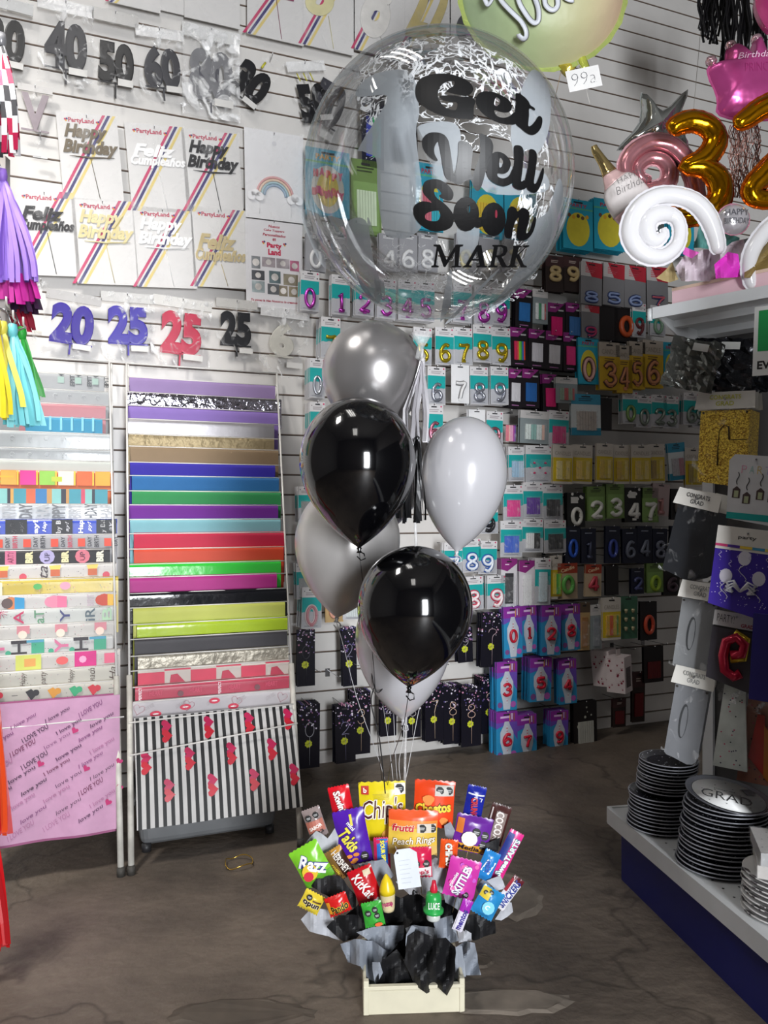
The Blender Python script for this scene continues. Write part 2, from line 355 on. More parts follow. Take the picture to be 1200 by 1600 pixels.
    if kind == 'cupcake':
        for x, c, b in ((.24, '5A4A48', '2A8FC0'), (.55, 'D8809A', 'D86A8E'), (.93, 'C0452E', 'E0B040')):
            X = x0 + w * x; g.poly([(X, -h * .1), (X + .035, -h * .18), (X + .035, -h * .95), (X, -h)], Y1 - .0005, b); g.disc(X - .012, z, h * .42, Y1 - .0004, 'C9784A' if x < .4 else c); g.disc(X - .026, z, h * .34, Y1 - .0006, c)
        T('BIRT', x0 + w * .8, z, h * .8, .026, 'B8A8B0')
    if kind == 'letters':
        for t, x, c in (('BiR', .1, 'D89A6A'), ('A', .27, 'B8305A'), ('aT', .42, '5A8A6A'), ('Y', .61, '3A3F70'), ('iR', .8, '50606A'), ('B', .93, 'A8C8A8')): T(t, x0 + w * x, z, h * .85, .036, c, 90, .01)
        for k in range(7): g.tube([(x0 + w * .14, Y1, -h * .1), (x0 + w * .14 + .026 * math.cos(R(180 + k * 30)), Y1, -h * .1 + .026 * math.sin(R(180 + k * 30)))], .001, 'C0486E', 3)
    if kind == 'faces':
        for x in (.02, .3, .58, .88): g.rect(x0 + w * x - .02, -h * .55, x0 + w * x + .025, -.002, Y1 - .0005, 'C8808A'); g.disc(x0 + w * x, -h * .6, .016, Y1 - .0006, 'E8D0C0')
    if kind == 'hletters':
        for x, t, c, s_ in ((.12, 'Y', 'C86A8E', 1), (.28, 'H', '2F2A30', 1.1), (.42, 'I', '3A9A7A', .9), (.6, 'Y', 'C86A8E', 1), (.75, 'H', '2F2A30', 1.1), (.9, 'I', '3A9A7A', .9)): T(t, x0 + w * x, z, h * .95, .05 * s_, c, 90, .02)
        for x in (.4, .88): g.rect(x0 + w * x - .03, -h * .2, x0 + w * x + .03, -.002, Y1 - .0005, '4A94B0')
        for x in (.06, .2, .52, .68): g.disc(x0 + w * x, -h * .8, .01, Y1 - .0005, '3A9A7A')
    if kind == 'cakes':
        for x in (.08, .93): g.rect(x0 + w * x - .025, -h * .85, x0 + w * x + .02, -h * .2, Y1 - .0005, 'D8607E')
        g.rect(x0 + w * .24, -h, x0 + w * .42, 0, Y1 - .0005, 'C8CC60'); g.rect(x0 + w * .3, -h * .75, x0 + w * .38, -h * .25, Y1 - .0007, 'D89A50')
        g.disc(x0 + w * .57, z, .022, Y1 - .0005, 'D85A5A', 12, .016); g.rect(x0 + w * .66, -h, x0 + w * .82, 0, Y1 - .0005, 'C8207A'); g.disc(x0 + w * .72, z, .014, Y1 - .0007, 'E0A0C0', 8)
    if kind == 'script':
        for x, t in ((.1, 'up'), (.3, 'Happy'), (.45, 'party'), (.65, 'Happy'), (.8, 'nach'), (.96, 'Ha')): T(t, x0 + w * x, z, h * .85, .024, '4A3A34', 90, .0, .3)
    if kind == 'caps':
        for x, c in ((.1, 'B8253A'), (.36, '232227'), (.52, 'C98A2E'), (.68, '2E9A6A'), (.82, 'C02838')):
            X = x0 + w * x; g.poly([(X - .02, z + .012), (X, z + .022), (X + .02, z), (X, z - .022)], Y1 - .0006, c); g.disc(X + .016, z + .006, .012, Y1 - .0005, c)
        for x in (.22, .94): g.rect(x0 + w * x, z, x0 + w * x + .02, z + .002, Y1 - .0005, '2A2A2E')
    if kind == 'perfect':
        for i in range(4):
            x = x0 + w * (i + .12) / 4
            if i % 2: g.disc(x, z - .01, .012, Y1, '7A4A52')
            else: T('PERFECT', x, z, h * .9, .012, 'F0D8DC')
            T('HEART', x + .06, z, .05, .02, 'C84A66', 0)
        g.rect(x0, -.006, x0 + w, -.002, Y1, 'D8566E')
    if kind == 'grid':
        for i in range(6):
            x = x0 + w * i / 6
            if i % 2 == 0: g.rect(x, -h, x + w / 6, -.012, Y1, 'CC3A55')
            else: g.rect(x, -.009, x + w / 6, -.003, Y1, 'CC3A55'); g.poly([(x + .02, -h), (x + .025, -h * .45), (x + .05, -h * .4), (x + .08, -h)], Y1, 'B8324C')
    if kind == 'kiss':
        for i in range(4):
            x = x0 + w * (.04 + .3 * i); hh = heart(x, z, .022, -20, 16); g.tube([(a, Y1, b) for a, b in hh], .0009, 'C08A96', 3, closed=True)
        for x, zz in ((.32, -h * .6), (.5, -h * .35), (.62, -h * .85), (.14, -h * .9)): g.disc(x0 + w * x, zz, .022, Y1, 'D0304E', 12, .012); g.disc(x0 + w * x, zz, .012, Y1 - .0004, 'F0E4E4', 10, .003)
        for i in range(5): T('LOVE KISS', x0 + w * (.1 + .19 * i), -h * .4, .04, .014, 'A8A0A4', 25, 0)
    if kind == 'epitline': pass
def sheet(x0, y0, x1, hpx, col, rough, lab, dk=None, metal=0, kind='', L=.3, roll=.006, band=None, wav=.002, dx=0):
    s0, d, z = LP(x0, y0); s1 = LP(x1, y0)[0]; s0, s1 = min(s0, s1), max(s0, s1); w_ = s1 - s0
    col = ''.join('%02X' % int(int(col[i:i+2], 16) * (.86 if not metal else .8)) for i in (0, 2, 4)); m = mat(col, min(.75, rough * 1.35) if rough > .2 else rough, metal, kind or 'paper', .03); ph = random.random() * 6
    def fn(u, v):
        x = (u - .5) * w_; t = v * (L + .05)
        if t < .02: y, zz = .012 - t * .6 + roll, -.002 - (.02 - t) * .8 + .004
        else: y, zz = -roll * min(1, (t - .02) / .012), .002 - (t - .02)
        y += wav * math.sin(x * 9 + ph) * min(1, v * 3) + wav * .5 * math.sin(x * 23 + ph * 2)
        return (x, y, zz)
    g = G(); g.grid(fn, 22, 26, m)
    global Y1
    if dk: decor(dk, g, w_, band or .055)
    o = g.obj('wrapping_paper_sheet', mx=FM((s0 + s1) / 2, d, z), label=lab.replace('sheet', 'wrapping paper sheet', 1), cat='wrapping paper', group='wrapping papers hanging on the white wire racks')
    return s0, s1, d, z
RACK2 = [
 (202, 588, 428, 'A98FC4', .5, 'lilac sheet, topmost on the right rack', None, 0, '', .3), (199, 611, 438, 'D9D4E2', .12, 'shiny silver foil sheet between the two lilac ones', None, 1, 'crinkle', .12),
 (200, 632, 433, '9879CC', .5, 'lilac sheet below the shiny silver foil', None, 0, '', .45), (200, 653, 427, 'C9C5C8', .3, 'matt silver sheet above the gold ones', None, .8, '', .2),
 (200, 677, 427, 'B9A780', .35, 'crumpled pale gold sheet', None, .6, 'crinkle', .2), (203, 696, 434, 'A98F6E', .45, 'tan gold sheet above the royal blue', None, .2, '', .2),
 (203, 721, 429, '2F20B0', .5, 'royal blue sheet', None, 0, '', .3), (206, 742, 435, '2274B8', .5, 'mid blue sheet above the green', None, 0, '', .2), (206, 766, 438, '2E9E58', .5, 'green sheet above the purple', None, 0, '', .2),
 (201, 788, 434, '7A1FA0', .5, 'deep purple sheet', None, 0, '', .2), (203, 811, 438, '8FCBD6', .5, 'pale aqua sheet above the red', None, 0, '', .2), (209, 833, 444, 'D81E4A', .45, 'red sheet between aqua and orange', None, 0, '', .2),
 (209, 857, 443, 'E84A26', .4, 'orange-red sheet', None, 0, '', .2), (202, 881, 439, '3FDC4A', .15, 'glossy bright green sheet', None, 0, '', .2), (202, 902, 433, 'C41590', .4, 'magenta sheet', None, 0, '', .2),
 (200, 927, 449, '17181E', .1, 'glossy black sheet below the magenta', None, 0, '', .22), (208, 949, 446, 'D6DC62', .4, 'pale yellow-green sheet', None, 0, '', .3), (214, 975, 450, 'C6E438', .15, 'glossy lime sheet', None, 0, '', .2),
 (210, 998, 450, '37343A', .4, 'charcoal sheet below the lime', None, 0, '', .2), (215, 1024, 452, 'B9B2A2', .3, 'crumpled champagne silver sheet', None, .5, 'crinkle', .2),
 (215, 1047, 453, 'E9DED4', .5, 'cream sheet with red tulip squares', 'grid', 0, '', .2), (211, 1073, 453, 'CC3A58', .3, 'red sheet with grey buttons and lettering', 'perfect', 0, '', .2), (206, 1097, 456, 'DAD4D8', .5, 'white sheet with red lips and outline hearts', 'kiss', 0, '', .2)]
RACK1 = [
 (40, 580, 163, 'B9BCBE', .4, 'grey sheet with boxed letters, topmost on the left rack', 'epit'), (0, 603, 172, 'B4B7B9', .35, 'plain silvery sheet above the pink', 'faint'), (30, 627, 165, 'CF8A92', .35, 'dusty pink sheet', None),
 (40, 649, 160, '3A9FC6', .4, 'bright blue sheet with paler bars', 'bluedots'), (-30, 671, 174, 'C9CED2', .2, 'silver sheet below the blue one', 'faint'), (-30, 697, 175, 'B2B7BB', .2, 'darker silver sheet', 'faint'),
 (-30, 716, 177, 'D3D6D0', .4, 'pale grey-green sheet', None), (-30, 734, 177, 'E0703A', .4, 'orange and pink sheet printed with presents', 'gift'), (-30, 763, 168, '8FB0B0', .3, 'teal, blue and red striped sheet', 'stripes'),
 (-30, 787, 175, 'D9DEE2', .15, 'white sheet with silver letters', 'silverletters'), (-30, 812, 183, '2A4CC8', .3, 'royal blue and black sheet with white writing', 'happyblue'), (-30, 836, 183, 'B9B8BC', .45, 'grey sheet with small birthday words', 'birthgrey'),
 (-30, 860, 172, '26242A', .4, 'black sheet with pastel shapes', 'blackshapes'), (-30, 884, 182, 'E4E0DC', .4, 'white sheet with fries and doodles', 'fries'), (-30, 907, 185, 'DCC452', .25, 'yellow sheet with balloons', 'yellowb'),
 (-30, 932, 182, 'DDDAD8', .5, 'white sheet with cupcakes', 'cupcake'), (-30, 955, 181, 'D9DBD8', .5, 'white sheet with coloured capital letters', 'letters'), (-30, 980, 180, 'DAD6D2', .5, 'white sheet with faint pink cakes', 'faces'),
 (-30, 1003, 176, 'DCDCDA', .5, 'white sheet with big black H letters', 'hletters'), (-30, 1027, 188, 'DAD4D0', .5, 'white sheet with pink cakes and balloon', 'cakes'), (-30, 1053, 184, 'D2CEC4', .5, 'cream sheet with black script', 'script'), (-30, 1078, 182, 'CFCBC0', .5, 'cream sheet with coloured graduation caps', 'caps')]
rungs1 = []; rungs2 = []
for r in RACK2:
    a = sheet(r[0], r[1], r[2], 22, r[3], r[4], r[5], r[6], r[7], r[8], r[9], wav=.003 if r[8] == 'crinkle' else .0012, band=.058); rungs2.append(a)
for r in RACK1:
    a = sheet(r[0], r[1], r[2], 22, r[3], r[4], r[5], r[6], 0, '', .2, band=.06); rungs1.append(a)
# big striped sheet with hearts at the bottom of the right rack
s0, d, z = LP(209, 1120); s1 = LP(456, 1120)[0]; w_ = s1 - s0; g = G()
Lz = .365
g.grid(lambda u, v: ((u - .5) * w_, -.012 - .16 * v - .02 * math.sin(v * 2.5) + .002 * math.sin(u * 14), -v * Lz), 20, 16, mat('BDBBB9', .6, 0, 'paper'))
yf = lambda x, zz: -.0135 + .16 * zz / Lz - .02 * math.sin(-zz / Lz * 2.5) + .002 * math.sin((x / w_ + .5) * 14)
def band(xa, xb, za, zb, m, n=14):
    for i in range(n):
        p, q = za + (zb - za) * i / n, za + (zb - za) * (i + 1) / n
        g.add([(xa, yf(xa, p), p), (xb, yf(xb, p), p), (xb, yf(xb, q), q), (xa, yf(xa, q), q)], [(0, 1, 2, 3)], m)
for k in range(21):
    x = -w_ / 2 + w_ * (k + .15) / 21; band(x, x + w_ / 21 * .46, -.001, -Lz, mat('0A0A0C', .6))
for i in range(8):
    for j in range(3):
        x = -w_ / 2 + w_ * (i + .45) / 7.75; zz = -.135 - j * .195 + (.098 if i % 2 else 0)
        if zz < -Lz + .05 or x > w_ / 2 - .02: continue
        for q in (0, 1):
            hh = heart(x, zz - q * .032, .023, 90, 16)
            g.add([(a, yf(a, b) - .0012 - .0004 * q, b) for a, b in hh], [tuple(range(16))], mat('B0104A' if not q else 'B8102A', .4))
g.obj('wrapping_paper_sheet', mx=FM((s0 + s1) / 2, d + .01, z), label='long black and white striped wrapping sheet with red and pink hearts', cat='wrapping paper', group='wrapping papers hanging on the white wire racks')
# pink love sheet on the left rack
s0, d, z = LP(-30, 1100); s1 = LP(187, 1100)[0]; w_ = s1 - s0
for q, (dx, col, ll) in enumerate(((0, 'AE82A0', .455), (.01, '9E4E7C', .475))):
    g = G(); g.grid(lambda u, v: ((u - .5) * w_ * (1 - .03 * v), -.02 - .16 * v + .03 * q + .006 * math.sin(u * 11 + v * 3) * v, -v * ll), 24, 16, mat(col, .6, 0, 'tissue'))
    if q == 0:
        rd = random.Random(3)
        for j in range(12):
            for i in range(7):
                x = -w_ * .5 + .03 + i * .115 + (j % 2) * .04; zz = -.04 - j * .044 + (i - 3) * .012
                if zz < -.43 or zz > -.02 or abs(x) > w_ / 2 - .045: continue
                yy = lambda X, Z: -.0235 + .16 * Z / .455 + .006 * math.sin((X / w_ + .5) * 11 - Z / ll * 3) * (-Z / ll)
                c = rd.choice(['5A3054', '7A4470', '9A6488', '6A2C50', '4E2A48'])
                g.text(rd.choice(['I love you', 'I love you', 'love you', 'I LOVE YOU']), x, zz, .095, .017, 0, mat(c, .6), 27, rd.choice([0, .02, .03]), rd.choice([0, .25]), surf=yy)
                if rd.random() < .3: g.poly(heart(x + .06, zz + .03, .013, -30), -.026 + .16 * (zz + .03) / .455, mat('B82A6A', .6))
    g.obj('wrapping_paper_sheet', mx=FM((s0 + s1) / 2, d + .01, z), label=['pale pink tissue sheet printed with love you and hearts', 'darker pink sheet showing under the hem of the printed pink one'][q], cat='wrapping paper', group='wrapping papers hanging on the white wire racks')
wire = mat('D9D7D3', .35); leg = mat('BDBAB2', .45, 0, 'rust', .25)
def rack(sb, st, rungs, lab, extra=()):
    root = empty('wire_rack', FM(0, 0, 0), lab, 'rack', 'white wire racks leaning on the slat wall')
    for k in (0, 1):
        b = (sb[k], -D0, 0); t = (st[k], -D1 - .01, ZT); m_ = tuple(b[i] + (t[i] - b[i]) * .33 for i in range(3))
        G().tube([b, m_], .0115, leg, 10).obj('leg', root, label='thick worn lower leg tube'); G().tube([m_, t], .0045, wire, 8).obj('side_wire', root)
        G().lathe([(.0, 0), (.014, .0), (.014, .03), (.0, .031)], mat('3A3834', .7), 10, (sb[k], -D0, 0)).obj('foot_cap', root)
        G().tube([(sb[k] + .012, -.12, .66), (st[k] + .01, -.04, ZT)], .004, wire, 6).obj('back_wire', root)
    for a in rungs:
        f = a[3] / ZT; l_ = sb[0] + (st[0] - sb[0]) * f; r_ = sb[1] + (st[1] - sb[1]) * f
        G().tube([(l_, -a[2], a[3] - .003), (r_, -a[2], a[3] - .003)], .0028, wire, 6).obj('rung', root)
    G().tube([(st[0], -D1 - .01, ZT), (st[1], -D1 - .01, ZT)], .004, wire, 6).obj('top_wire', root)
    for zz, zz2, dd in extra:
        dz = D0 + (D1 - D0) * zz / ZT + dd
        G().tube([(sb[0], -dz, zz), (sb[1] + .02, -dz, zz2)], .0032, wire, 6).obj('front_wire', root)
    return root
rack((-1.335, -.71), (-1.31, -.60), rungs2, 'tall white wire rack of plain coloured papers, the right one', ((LP(207, 1174)[2], LP(467, 1122)[2], .05), (LP(206, 1126)[2], LP(465, 1096)[2], .03)))
rack((-2.15, -1.37), (-2.15, -1.385), rungs1, 'tall white wire rack of patterned papers, the left one by the tassels', ((LP(100, 1128)[2], LP(190, 1118)[2], .02),))
# grey bin under the right rack
root = empty('plastic_bin', FM(-1.03, .63, 0), 'grey plastic storage bin on the floor under the right rack', 'bin')
g = G(); gm = mat('6E7072', .45)
g.add([(-.26, -.13, .02), (.26, -.13, .02), (.26, .17, .02), (-.26, .17, .02), (-.28, -.15, .2), (.28, -.15, .2), (.28, .2, .2), (-.28, .2, .2)], [(0, 3, 2, 1), (0, 1, 5, 4), (1, 2, 6, 5), (2, 3, 7, 6), (3, 0, 4, 7)], gm)
o = g.obj('tub', root); b = o.modifiers.new('b', 'BEVEL'); b.width = .03; b.segments = 3; so = o.modifiers.new('s', 'SOLIDIFY'); so.thickness = .004
for x, y in ((-.24, -.12), (.24, -.12), (-.24, .12), (.24, .12)): G().lathe([(0, 0), (.018, 0), (.018, .03), (0, .03)], '2A2A2C', 10, (x, y, 0)).obj('foot', root)
G().tube([(-.285, -.155, .2), (.285, -.155, .2), (.285, .2, .2), (-.285, .2, .2)], .007, gm, 8, closed=True).obj('rim', root)
# scrap of gold ribbon on the floor
c = P(372, 1352, 1560 / 552); g = G()
g.tube([(c.x + .05 * math.cos(a * .9) * (1 + .1 * math.sin(3 * a)), c.y + .05 * math.sin(a * .9), .004 + .015 * abs(math.sin(a * 1.3))) for a in [k * .25 for k in range(30)]], .0022, mat('C9A44A', .2, .9), 5)
g.obj('ribbon_scrap', label='thin curled gold ribbon scrap lying on the concrete floor', cat='ribbon')

# ---------------------------------------------------------------- hooks
HK = mat('9A9A9C', .25, .9); TIP = mat('F2F2F4', .2)
def hook(p, d, lab='thin metal peg hook carrying goods on the slat wall'):
    g = G(); g.tube([(0, 0, .004), (0, -d + .02, .004), (0, -d - .004, .006), (0, -d - .014, .013)], .002, HK, 6); g.box(-.012, .012, -.004, 0, -.03, .012, HK)
    root = g.obj('peg_hook', mx=Matrix.Translation(p + (-NV) * d) @ Matrix.Rotation(TH, 4, 'Z'), label=lab, cat='hook', group='metal peg hooks in the slat wall')
    G().lathe([(0, -.0035), (.0035, 0), (0, .0035)], TIP, 8, (0, -d - .015, .014)).obj('tip', root, label='pale rounded tip')
# ---------------------------------------------------------------- cake toppers in bags and on cards, upper left of the wall
def crumple(g, w_, h_, y, m, amp=.006, seed=0, nu=10, nv=12):
    rd = random.Random(seed); A = [[rd.uniform(-1, 1) for _ in range(nu + 1)] for _ in range(nv + 1)]
    e = [[(rd.uniform(-.004, .004), rd.uniform(-.004, .004)) for _ in range(nu + 1)] for _ in range(nv + 1)]
    return g.grid(lambda u, v: ((u - .5) * w_ + e[round(v * nv)][round(u * nu)][0], y + amp * A[round(v * nv)][round(u * nu)], -v * h_ + e[round(v * nv)][round(u * nu)][1]), nu, nv, m, False)
def bagged(x0, y0, x1, y1, txt, col, lab, d=.05, tilt=0, film=None, header='C9C9C8', tx=(.12, .25, .88, .80), stick=True, bold=.025, sticker=True, kind='glitterless', shear=0, seed=0):
    w_, h_ = wsize(x0, y0, x1, y1, d); root = empty('bagged_cake_topper', WM((x0 + x1) / 2, y0, d, tilt), lab, 'cake topper', 'cake toppers in clear bags')
    g = G(); crumple(g, w_, h_, -.008, film or BAG, .006 if film else .0035, seed); g.obj('plastic_bag', root)
    if header: G().box(-w_ / 2, w_ / 2, -.004, .001, -h_ * .14, 0, clearmat('header_film', .45, .3, 12) if header == 'clear' else mat(header, .25)).obj('bag_header', root)
    a, b, c, e = tx; m = mat(col, .35, 0, 'topper', .12)
    g = G(); x_0, x_1, z_0, z_1 = -w_ / 2 + a * w_, -w_ / 2 + c * w_, -e * h_, -b * h_
    L_ = txt.split('|'); hh = (z_1 - z_0) / len(L_)
    for i, t in enumerate(L_): g.text(t, (x_0 + x_1) / 2, z_1 - hh * (i + .5), (x_1 - x_0) * (1 if len(L_) == 1 else (.7, 1)[i % 2]), hh * 1.02, -.002, m, 0, bold, shear, .003)
    g.box(x_0, x_1, -.003, 0, z_0 - .004, z_0 + .004, m)
    if stick: g.box(-.004, .004, -.003, 0, z_0 - h_ * .17, z_0, m)
    g.obj('topper', root)
    if sticker: G().rect(.05 * w_, -h_ * .86, .38 * w_, -h_ * .78, -.0145, 'D8D6D2').obj('price_sticker', root)
    hook(W((x0 + x1) / 2, y0 + 6, d), d + .01, 'hook holding the ' + ' '.join(lab.split()[:13]))
    return root
bagged(-28, -2, 52, 124, '30', '17171A', 'big black number 30 topper in clear bag at far left edge', seed=1, tilt=3)
bagged(60, 2, 146, 136, '40', '2A2A30', 'black number 40 cake topper in crinkled clear bag', seed=2, film=SILV, header='clear')
bagged(145, 18, 216, 154, '50', '17171A', 'matt black number 50 cake topper', tx=(.13, .36, .9, .83), seed=3, header='B9B7B4')
bagged(212, 44, 286, 160, '60', '34343A', 'dark grey number 60 cake topper in crinkled bag', seed=4, film=SILV, header='clear', tilt=-4)
bagged(286, 44, 374, 186, '80', '5A5A60', 'dark number 80 cake topper inside very shiny silvery bag', seed=5, film=clearmat('bright_bag_film', .15, .75, 11, 'F4F4F4', .1, lo=.46, hi=.6), header='DADAD8')
bagged(392, 84, 458, 196, '30', '1D1D20', 'black tilted number topper with yellow bottle on top', seed=6, tilt=32, header=None, tx=(.1, .3, .9, .82), stick=False, bold=.03)
G().tube([(0, 0, 0), (0, 0, .035)], .0055, mat('C9C43A', .4), 8).obj('yellow_bottle', bpy.data.objects['bagged_cake_topper.005'], Matrix.Translation((0, -.006, -.1)))
bagged(446, 96, 506, 204, '50', '1D1D20', 'black topper with three yellow candles, left of the bubble balloon', seed=7, tilt=-14, film=BAG, header='clear', tx=(.1, .32, .9, .86), stick=False)
for k in range(3): G().tube([(0, 0, 0), (.0, 0, .04)], .003, mat('C9C43A', .4), 5).obj('yellow_candle', bpy.data.objects['bagged_cake_topper.00%d' % 6], Matrix.Translation((-.05 + .035 * k, -.008, -.1)) @ Matrix.Rotation(R(-14), 4, 'Y'))
bagged(505, 108, 562, 246, '50', '3A3A40', 'dark grey topper seen through left side of bubble balloon', seed=8, tilt=20, header=None, tx=(.1, .2, .9, .7), stick=False)
bagged(28, 134, 82, 208, 'V', '9A8E94', 'faint silvery letter V banner piece in clear bag', seed=9, header='D2CFCC', stick=False, tx=(.1, .18, .9, .95), sticker=False, bold=0)
bagged(48, 206, 78, 256, '', 'BBBBBB', 'small clear bag with a barcode sticker only', seed=10, header=None, stick=False)
bagged(74, 458, 160, 560, '20', '32208A', 'violet number 20 cake topper in clear bag', seed=11, tilt=5, header='B5B3B2', tx=(.12, .18, .9, .78))
bagged(158, 458, 240, 564, '25', '36289A', 'violet number 25 cake topper in shiny bag', seed=12, film=SILV, header='C9C8C6', tx=(.12, .2, .88, .75), tilt=-1)
bagged(240, 466, 332, 578, '25', 'B82244', 'red glitter number 25 cake topper in silvery bag', seed=13, film=SILV, header='D6D4D0', tx=(.16, .2, .85, .78), tilt=3)
bagged(338, 468, 402, 566, '25', '1A1A1E', 'matt black number 25 cake topper', seed=14, header='C2C0BC', tx=(.1, .2, .85, .74))
bagged(408, 482, 484, 590, '6', 'C9C6BC', 'clear acrylic number topper in crinkled transparent bag', seed=15, film=SILV, header='clear', tx=(.2, .2, .7, .7), stick=False, tilt=2)
bagged(50, 436, 78, 540, '', 'C9C6BC', 'empty looking crinkled bag between tassels and violet 20', seed=16, film=SILV, header=None, stick=False)
def dots(g, x, z, r, y):
    for k, (a, b, c) in enumerate(((0, 0, 'C8285A'), (1.5, .4, '2B2F70'), (.7, -1.1, 'D8A040'))): g.disc(x + a * r, z + b * r, r, y, c, 8)
def partycard(x0, y0, x1, y1, lines, col, lab, d=.045, tilt=0, logo=True, seed=0, box=(.06, .14, .98, .5), foil=0, strip=True, stick=(0, 1)):
    w_, h_ = wsize(x0, y0, x1, y1, d); root = empty('carded_cake_topper', WM((x0 + x1) / 2, y0, d, tilt), lab, 'cake topper', 'party toppers on white cards')
    g = G(); g.box(-w_ / 2, w_ / 2, 0, .004, -h_, 0, mat('D6D4D2', .4, 0, 'paper', .02))
    if strip:
        for i, c in enumerate(('BE3C66', '3E3A6E', 'D9C47A')):      # diagonal stripes, top right to bottom left
            o = -.30 + i * .085; a = w_ / 2 + o * w_ + .06 * w_; b = -w_ / 2 + (o + .36) * w_ - .14 * w_; t = .052 * w_
            g.poly([(b, -h_), (b + t, -h_), (min(a + t, w_ / 2), 0 if a + t < w_ / 2 else -(a + t - w_ / 2) * 1.3), (a, 0)], -.0006, mat(c, .4))
    if logo: g.text('PartyLand', -.1 * w_, -h_ * .09, w_ * .42, h_ * .07, -.001, mat('B02048', .5), 0, .03); dots(g, -.36 * w_, -h_ * .08, .018 * w_, -.001); dots(g, .16 * w_, -h_ * .09, .018 * w_, -.001)
    g.obj('backing_card', root)
    if lines:
        g = G(); m = mat(col, .35, foil, 'topper', .1); a, b, c, e = box; n = len(lines); hh = (e - b) * h_ / n
        for i, t in enumerate(lines):
            ww = (c - a) * w_ * ((.78, 1)[i % 2] if n > 1 else 1); cxx = -w_ / 2 + (a + c) / 2 * w_ - (.06 * w_ if i == 0 and n > 1 else 0)
            g.text(t, cxx, -b * h_ - hh * (i + .5), ww, hh * 1.12, -.004, m, 0, .012, .32, .002)
        if n > 1 and lines[0] == 'Happy': g.tube([(-w_ / 2 + a * w_ + .1 * w_, -.004, -e * h_ - .0), (0, -.004, -e * h_ - .004), (-w_ / 2 + c * w_ - .02, -.004, -e * h_ + .002)], [.001, .0045, .001], m, 6)
        if stick: g.tube([(stick[0] * w_, -.004, -e * h_), (stick[0] * w_ + .1 * w_ * stick[1], -.004, -h_ * .98)], .0016, m, 5)
        g.obj('topper_lettering', root)
    g = G(); crumple(g, w_ * 1.02, h_ * 1.01, -.012, clearmat('smooth_bag_film', .03, .16, 10, bumpst=.4), .002, seed, 5, 6); g.obj('plastic_bag', root)
    hook(W((x0 + x1) / 2, y0 + 8, d), d + .01, 'hook holding the ' + ' '.join(lab.split()[:13]))
    return root
partycard(88, 178, 182, 312, ['Happy', 'Birthday'], '6E6352', 'bronze Happy Birthday topper on striped card, top row left', seed=1, foil=.4, tilt=-5)
partycard(195, 195, 287, 330, ['Feliz', 'Cumpleaños'], 'F4F3F2', 'white Feliz Cumpleaños topper on striped card, top row middle', seed=2, tilt=-5, box=(.05, .24, .98, .5))
partycard(284, 205, 372, 332, ['Happy', 'Birthday'], '1B1A1E', 'black Happy Birthday topper on striped card', seed=3, tilt=-4)
partycard(22, 298, 116, 430, ['Feliz', 'Cumpleaños'], '1B1A1E', 'black Feliz Cumpleaños topper beside the purple tassels', seed=4, tilt=-4, box=(.05, .2, .96, .5))
partycard(112, 312, 208, 444, ['Happy', 'Birthday'], 'D8CB98', 'pale gold Happy Birthday topper on striped card, lower row', seed=5, tilt=-4)
partycard(207, 325, 300, 449, ['Happy', 'Birthday'], 'F6F5F3', 'white Happy Birthday topper on striped card, lower row', seed=6, tilt=-4)
partycard(298, 326, 384, 449, ['Feliz', 'Cumpleaños'], 'CBB98C', 'champagne Feliz Cumpleaños topper slanting across striped card', seed=7, tilt=-3, box=(.05, .34, .96, .7), foil=.3)
partycard(172, -70, 250, 12, None, 'FFFFFF', 'white topper card cut by top edge, leftmost with crimson stripe', seed=8, strip=True, logo=False)
partycard(250, -80, 292, 20, None, 'FFFFFF', 'plain white bagged card at top edge, left of the wider one', seed=9, strip=False, logo=False, d=.03)
partycard(290, -80, 374, 36, None, 'FFFFFF', 'wide plain white bagged card at top edge', seed=10, strip=False, logo=False)
partycard(388, -60, 474, 62, ['Feliz'], '8A3A5A', 'striped topper card at top edge above the tilted black toppers', seed=11, logo=False, box=(.1, .2, .9, .45))
partycard(474, -60, 552, 78, ['8'], 'D6CFA0', 'pale gold figure topper on striped card at top edge', seed=12, logo=False, box=(.05, .15, .7, .62))
partycard(556, -60, 632, 86, ['8'], 'DCD9D4', 'white figure topper on striped card behind top of bubble balloon', seed=13, logo=False, box=(.1, .1, .8, .8))
partycard(634, -60, 702, 80, ['22'], 'C4B47A', 'tan gold numeral topper behind top of bubble balloon', seed=14, logo=False, box=(.0, .1, .98, .85))
partycard(706, -50, 775, 76, ['8'], '4A4A4E', 'grey numeral topper card between the two big balloons', seed=15, strip=False, box=(.1, .3, .9, .95))
# rainbow topper card
x0, y0, x1, y1 = 383, 206, 474, 344; w_, h_ = wsize(x0, y0, x1, y1, .045)
root = empty('rainbow_topper_card', WM(428, 206, .045, -1), 'white card with pastel rainbow cloud topper', 'cake topper')
g = G(); g.box(-w_ / 2, w_ / 2, 0, .004, -h_, 0, mat('E4E3E4', .4, 0, 'paper', .02)); g.disc(0, -.06, .012, -.001, 'CFCED2'); g.obj('backing_card', root)
g = G()
for i, c in enumerate(('DDA9A9', 'E4C9B4', 'A9C4CC', '9FB4C9')):
    r = .092 - i * .0125; g.tube([(r * math.cos(R(a)), -.004, -h_ * .74 + r * 1.05 * math.sin(R(a))) for a in range(5, 176, 10)], .0062, c, 6)
for sx in (-.1, .1):
    for k in (-.02, .0, .02): g.disc(sx + k, -h_ * .76 + (.012 if k == 0 else 0), .022, -.011, 'F2F1F2', 12)
    g.tube([(sx * .8, -.004, -h_ * .78), (sx * .8, -.004, -h_ * .95)], .001, 'F2F1F2', 4)
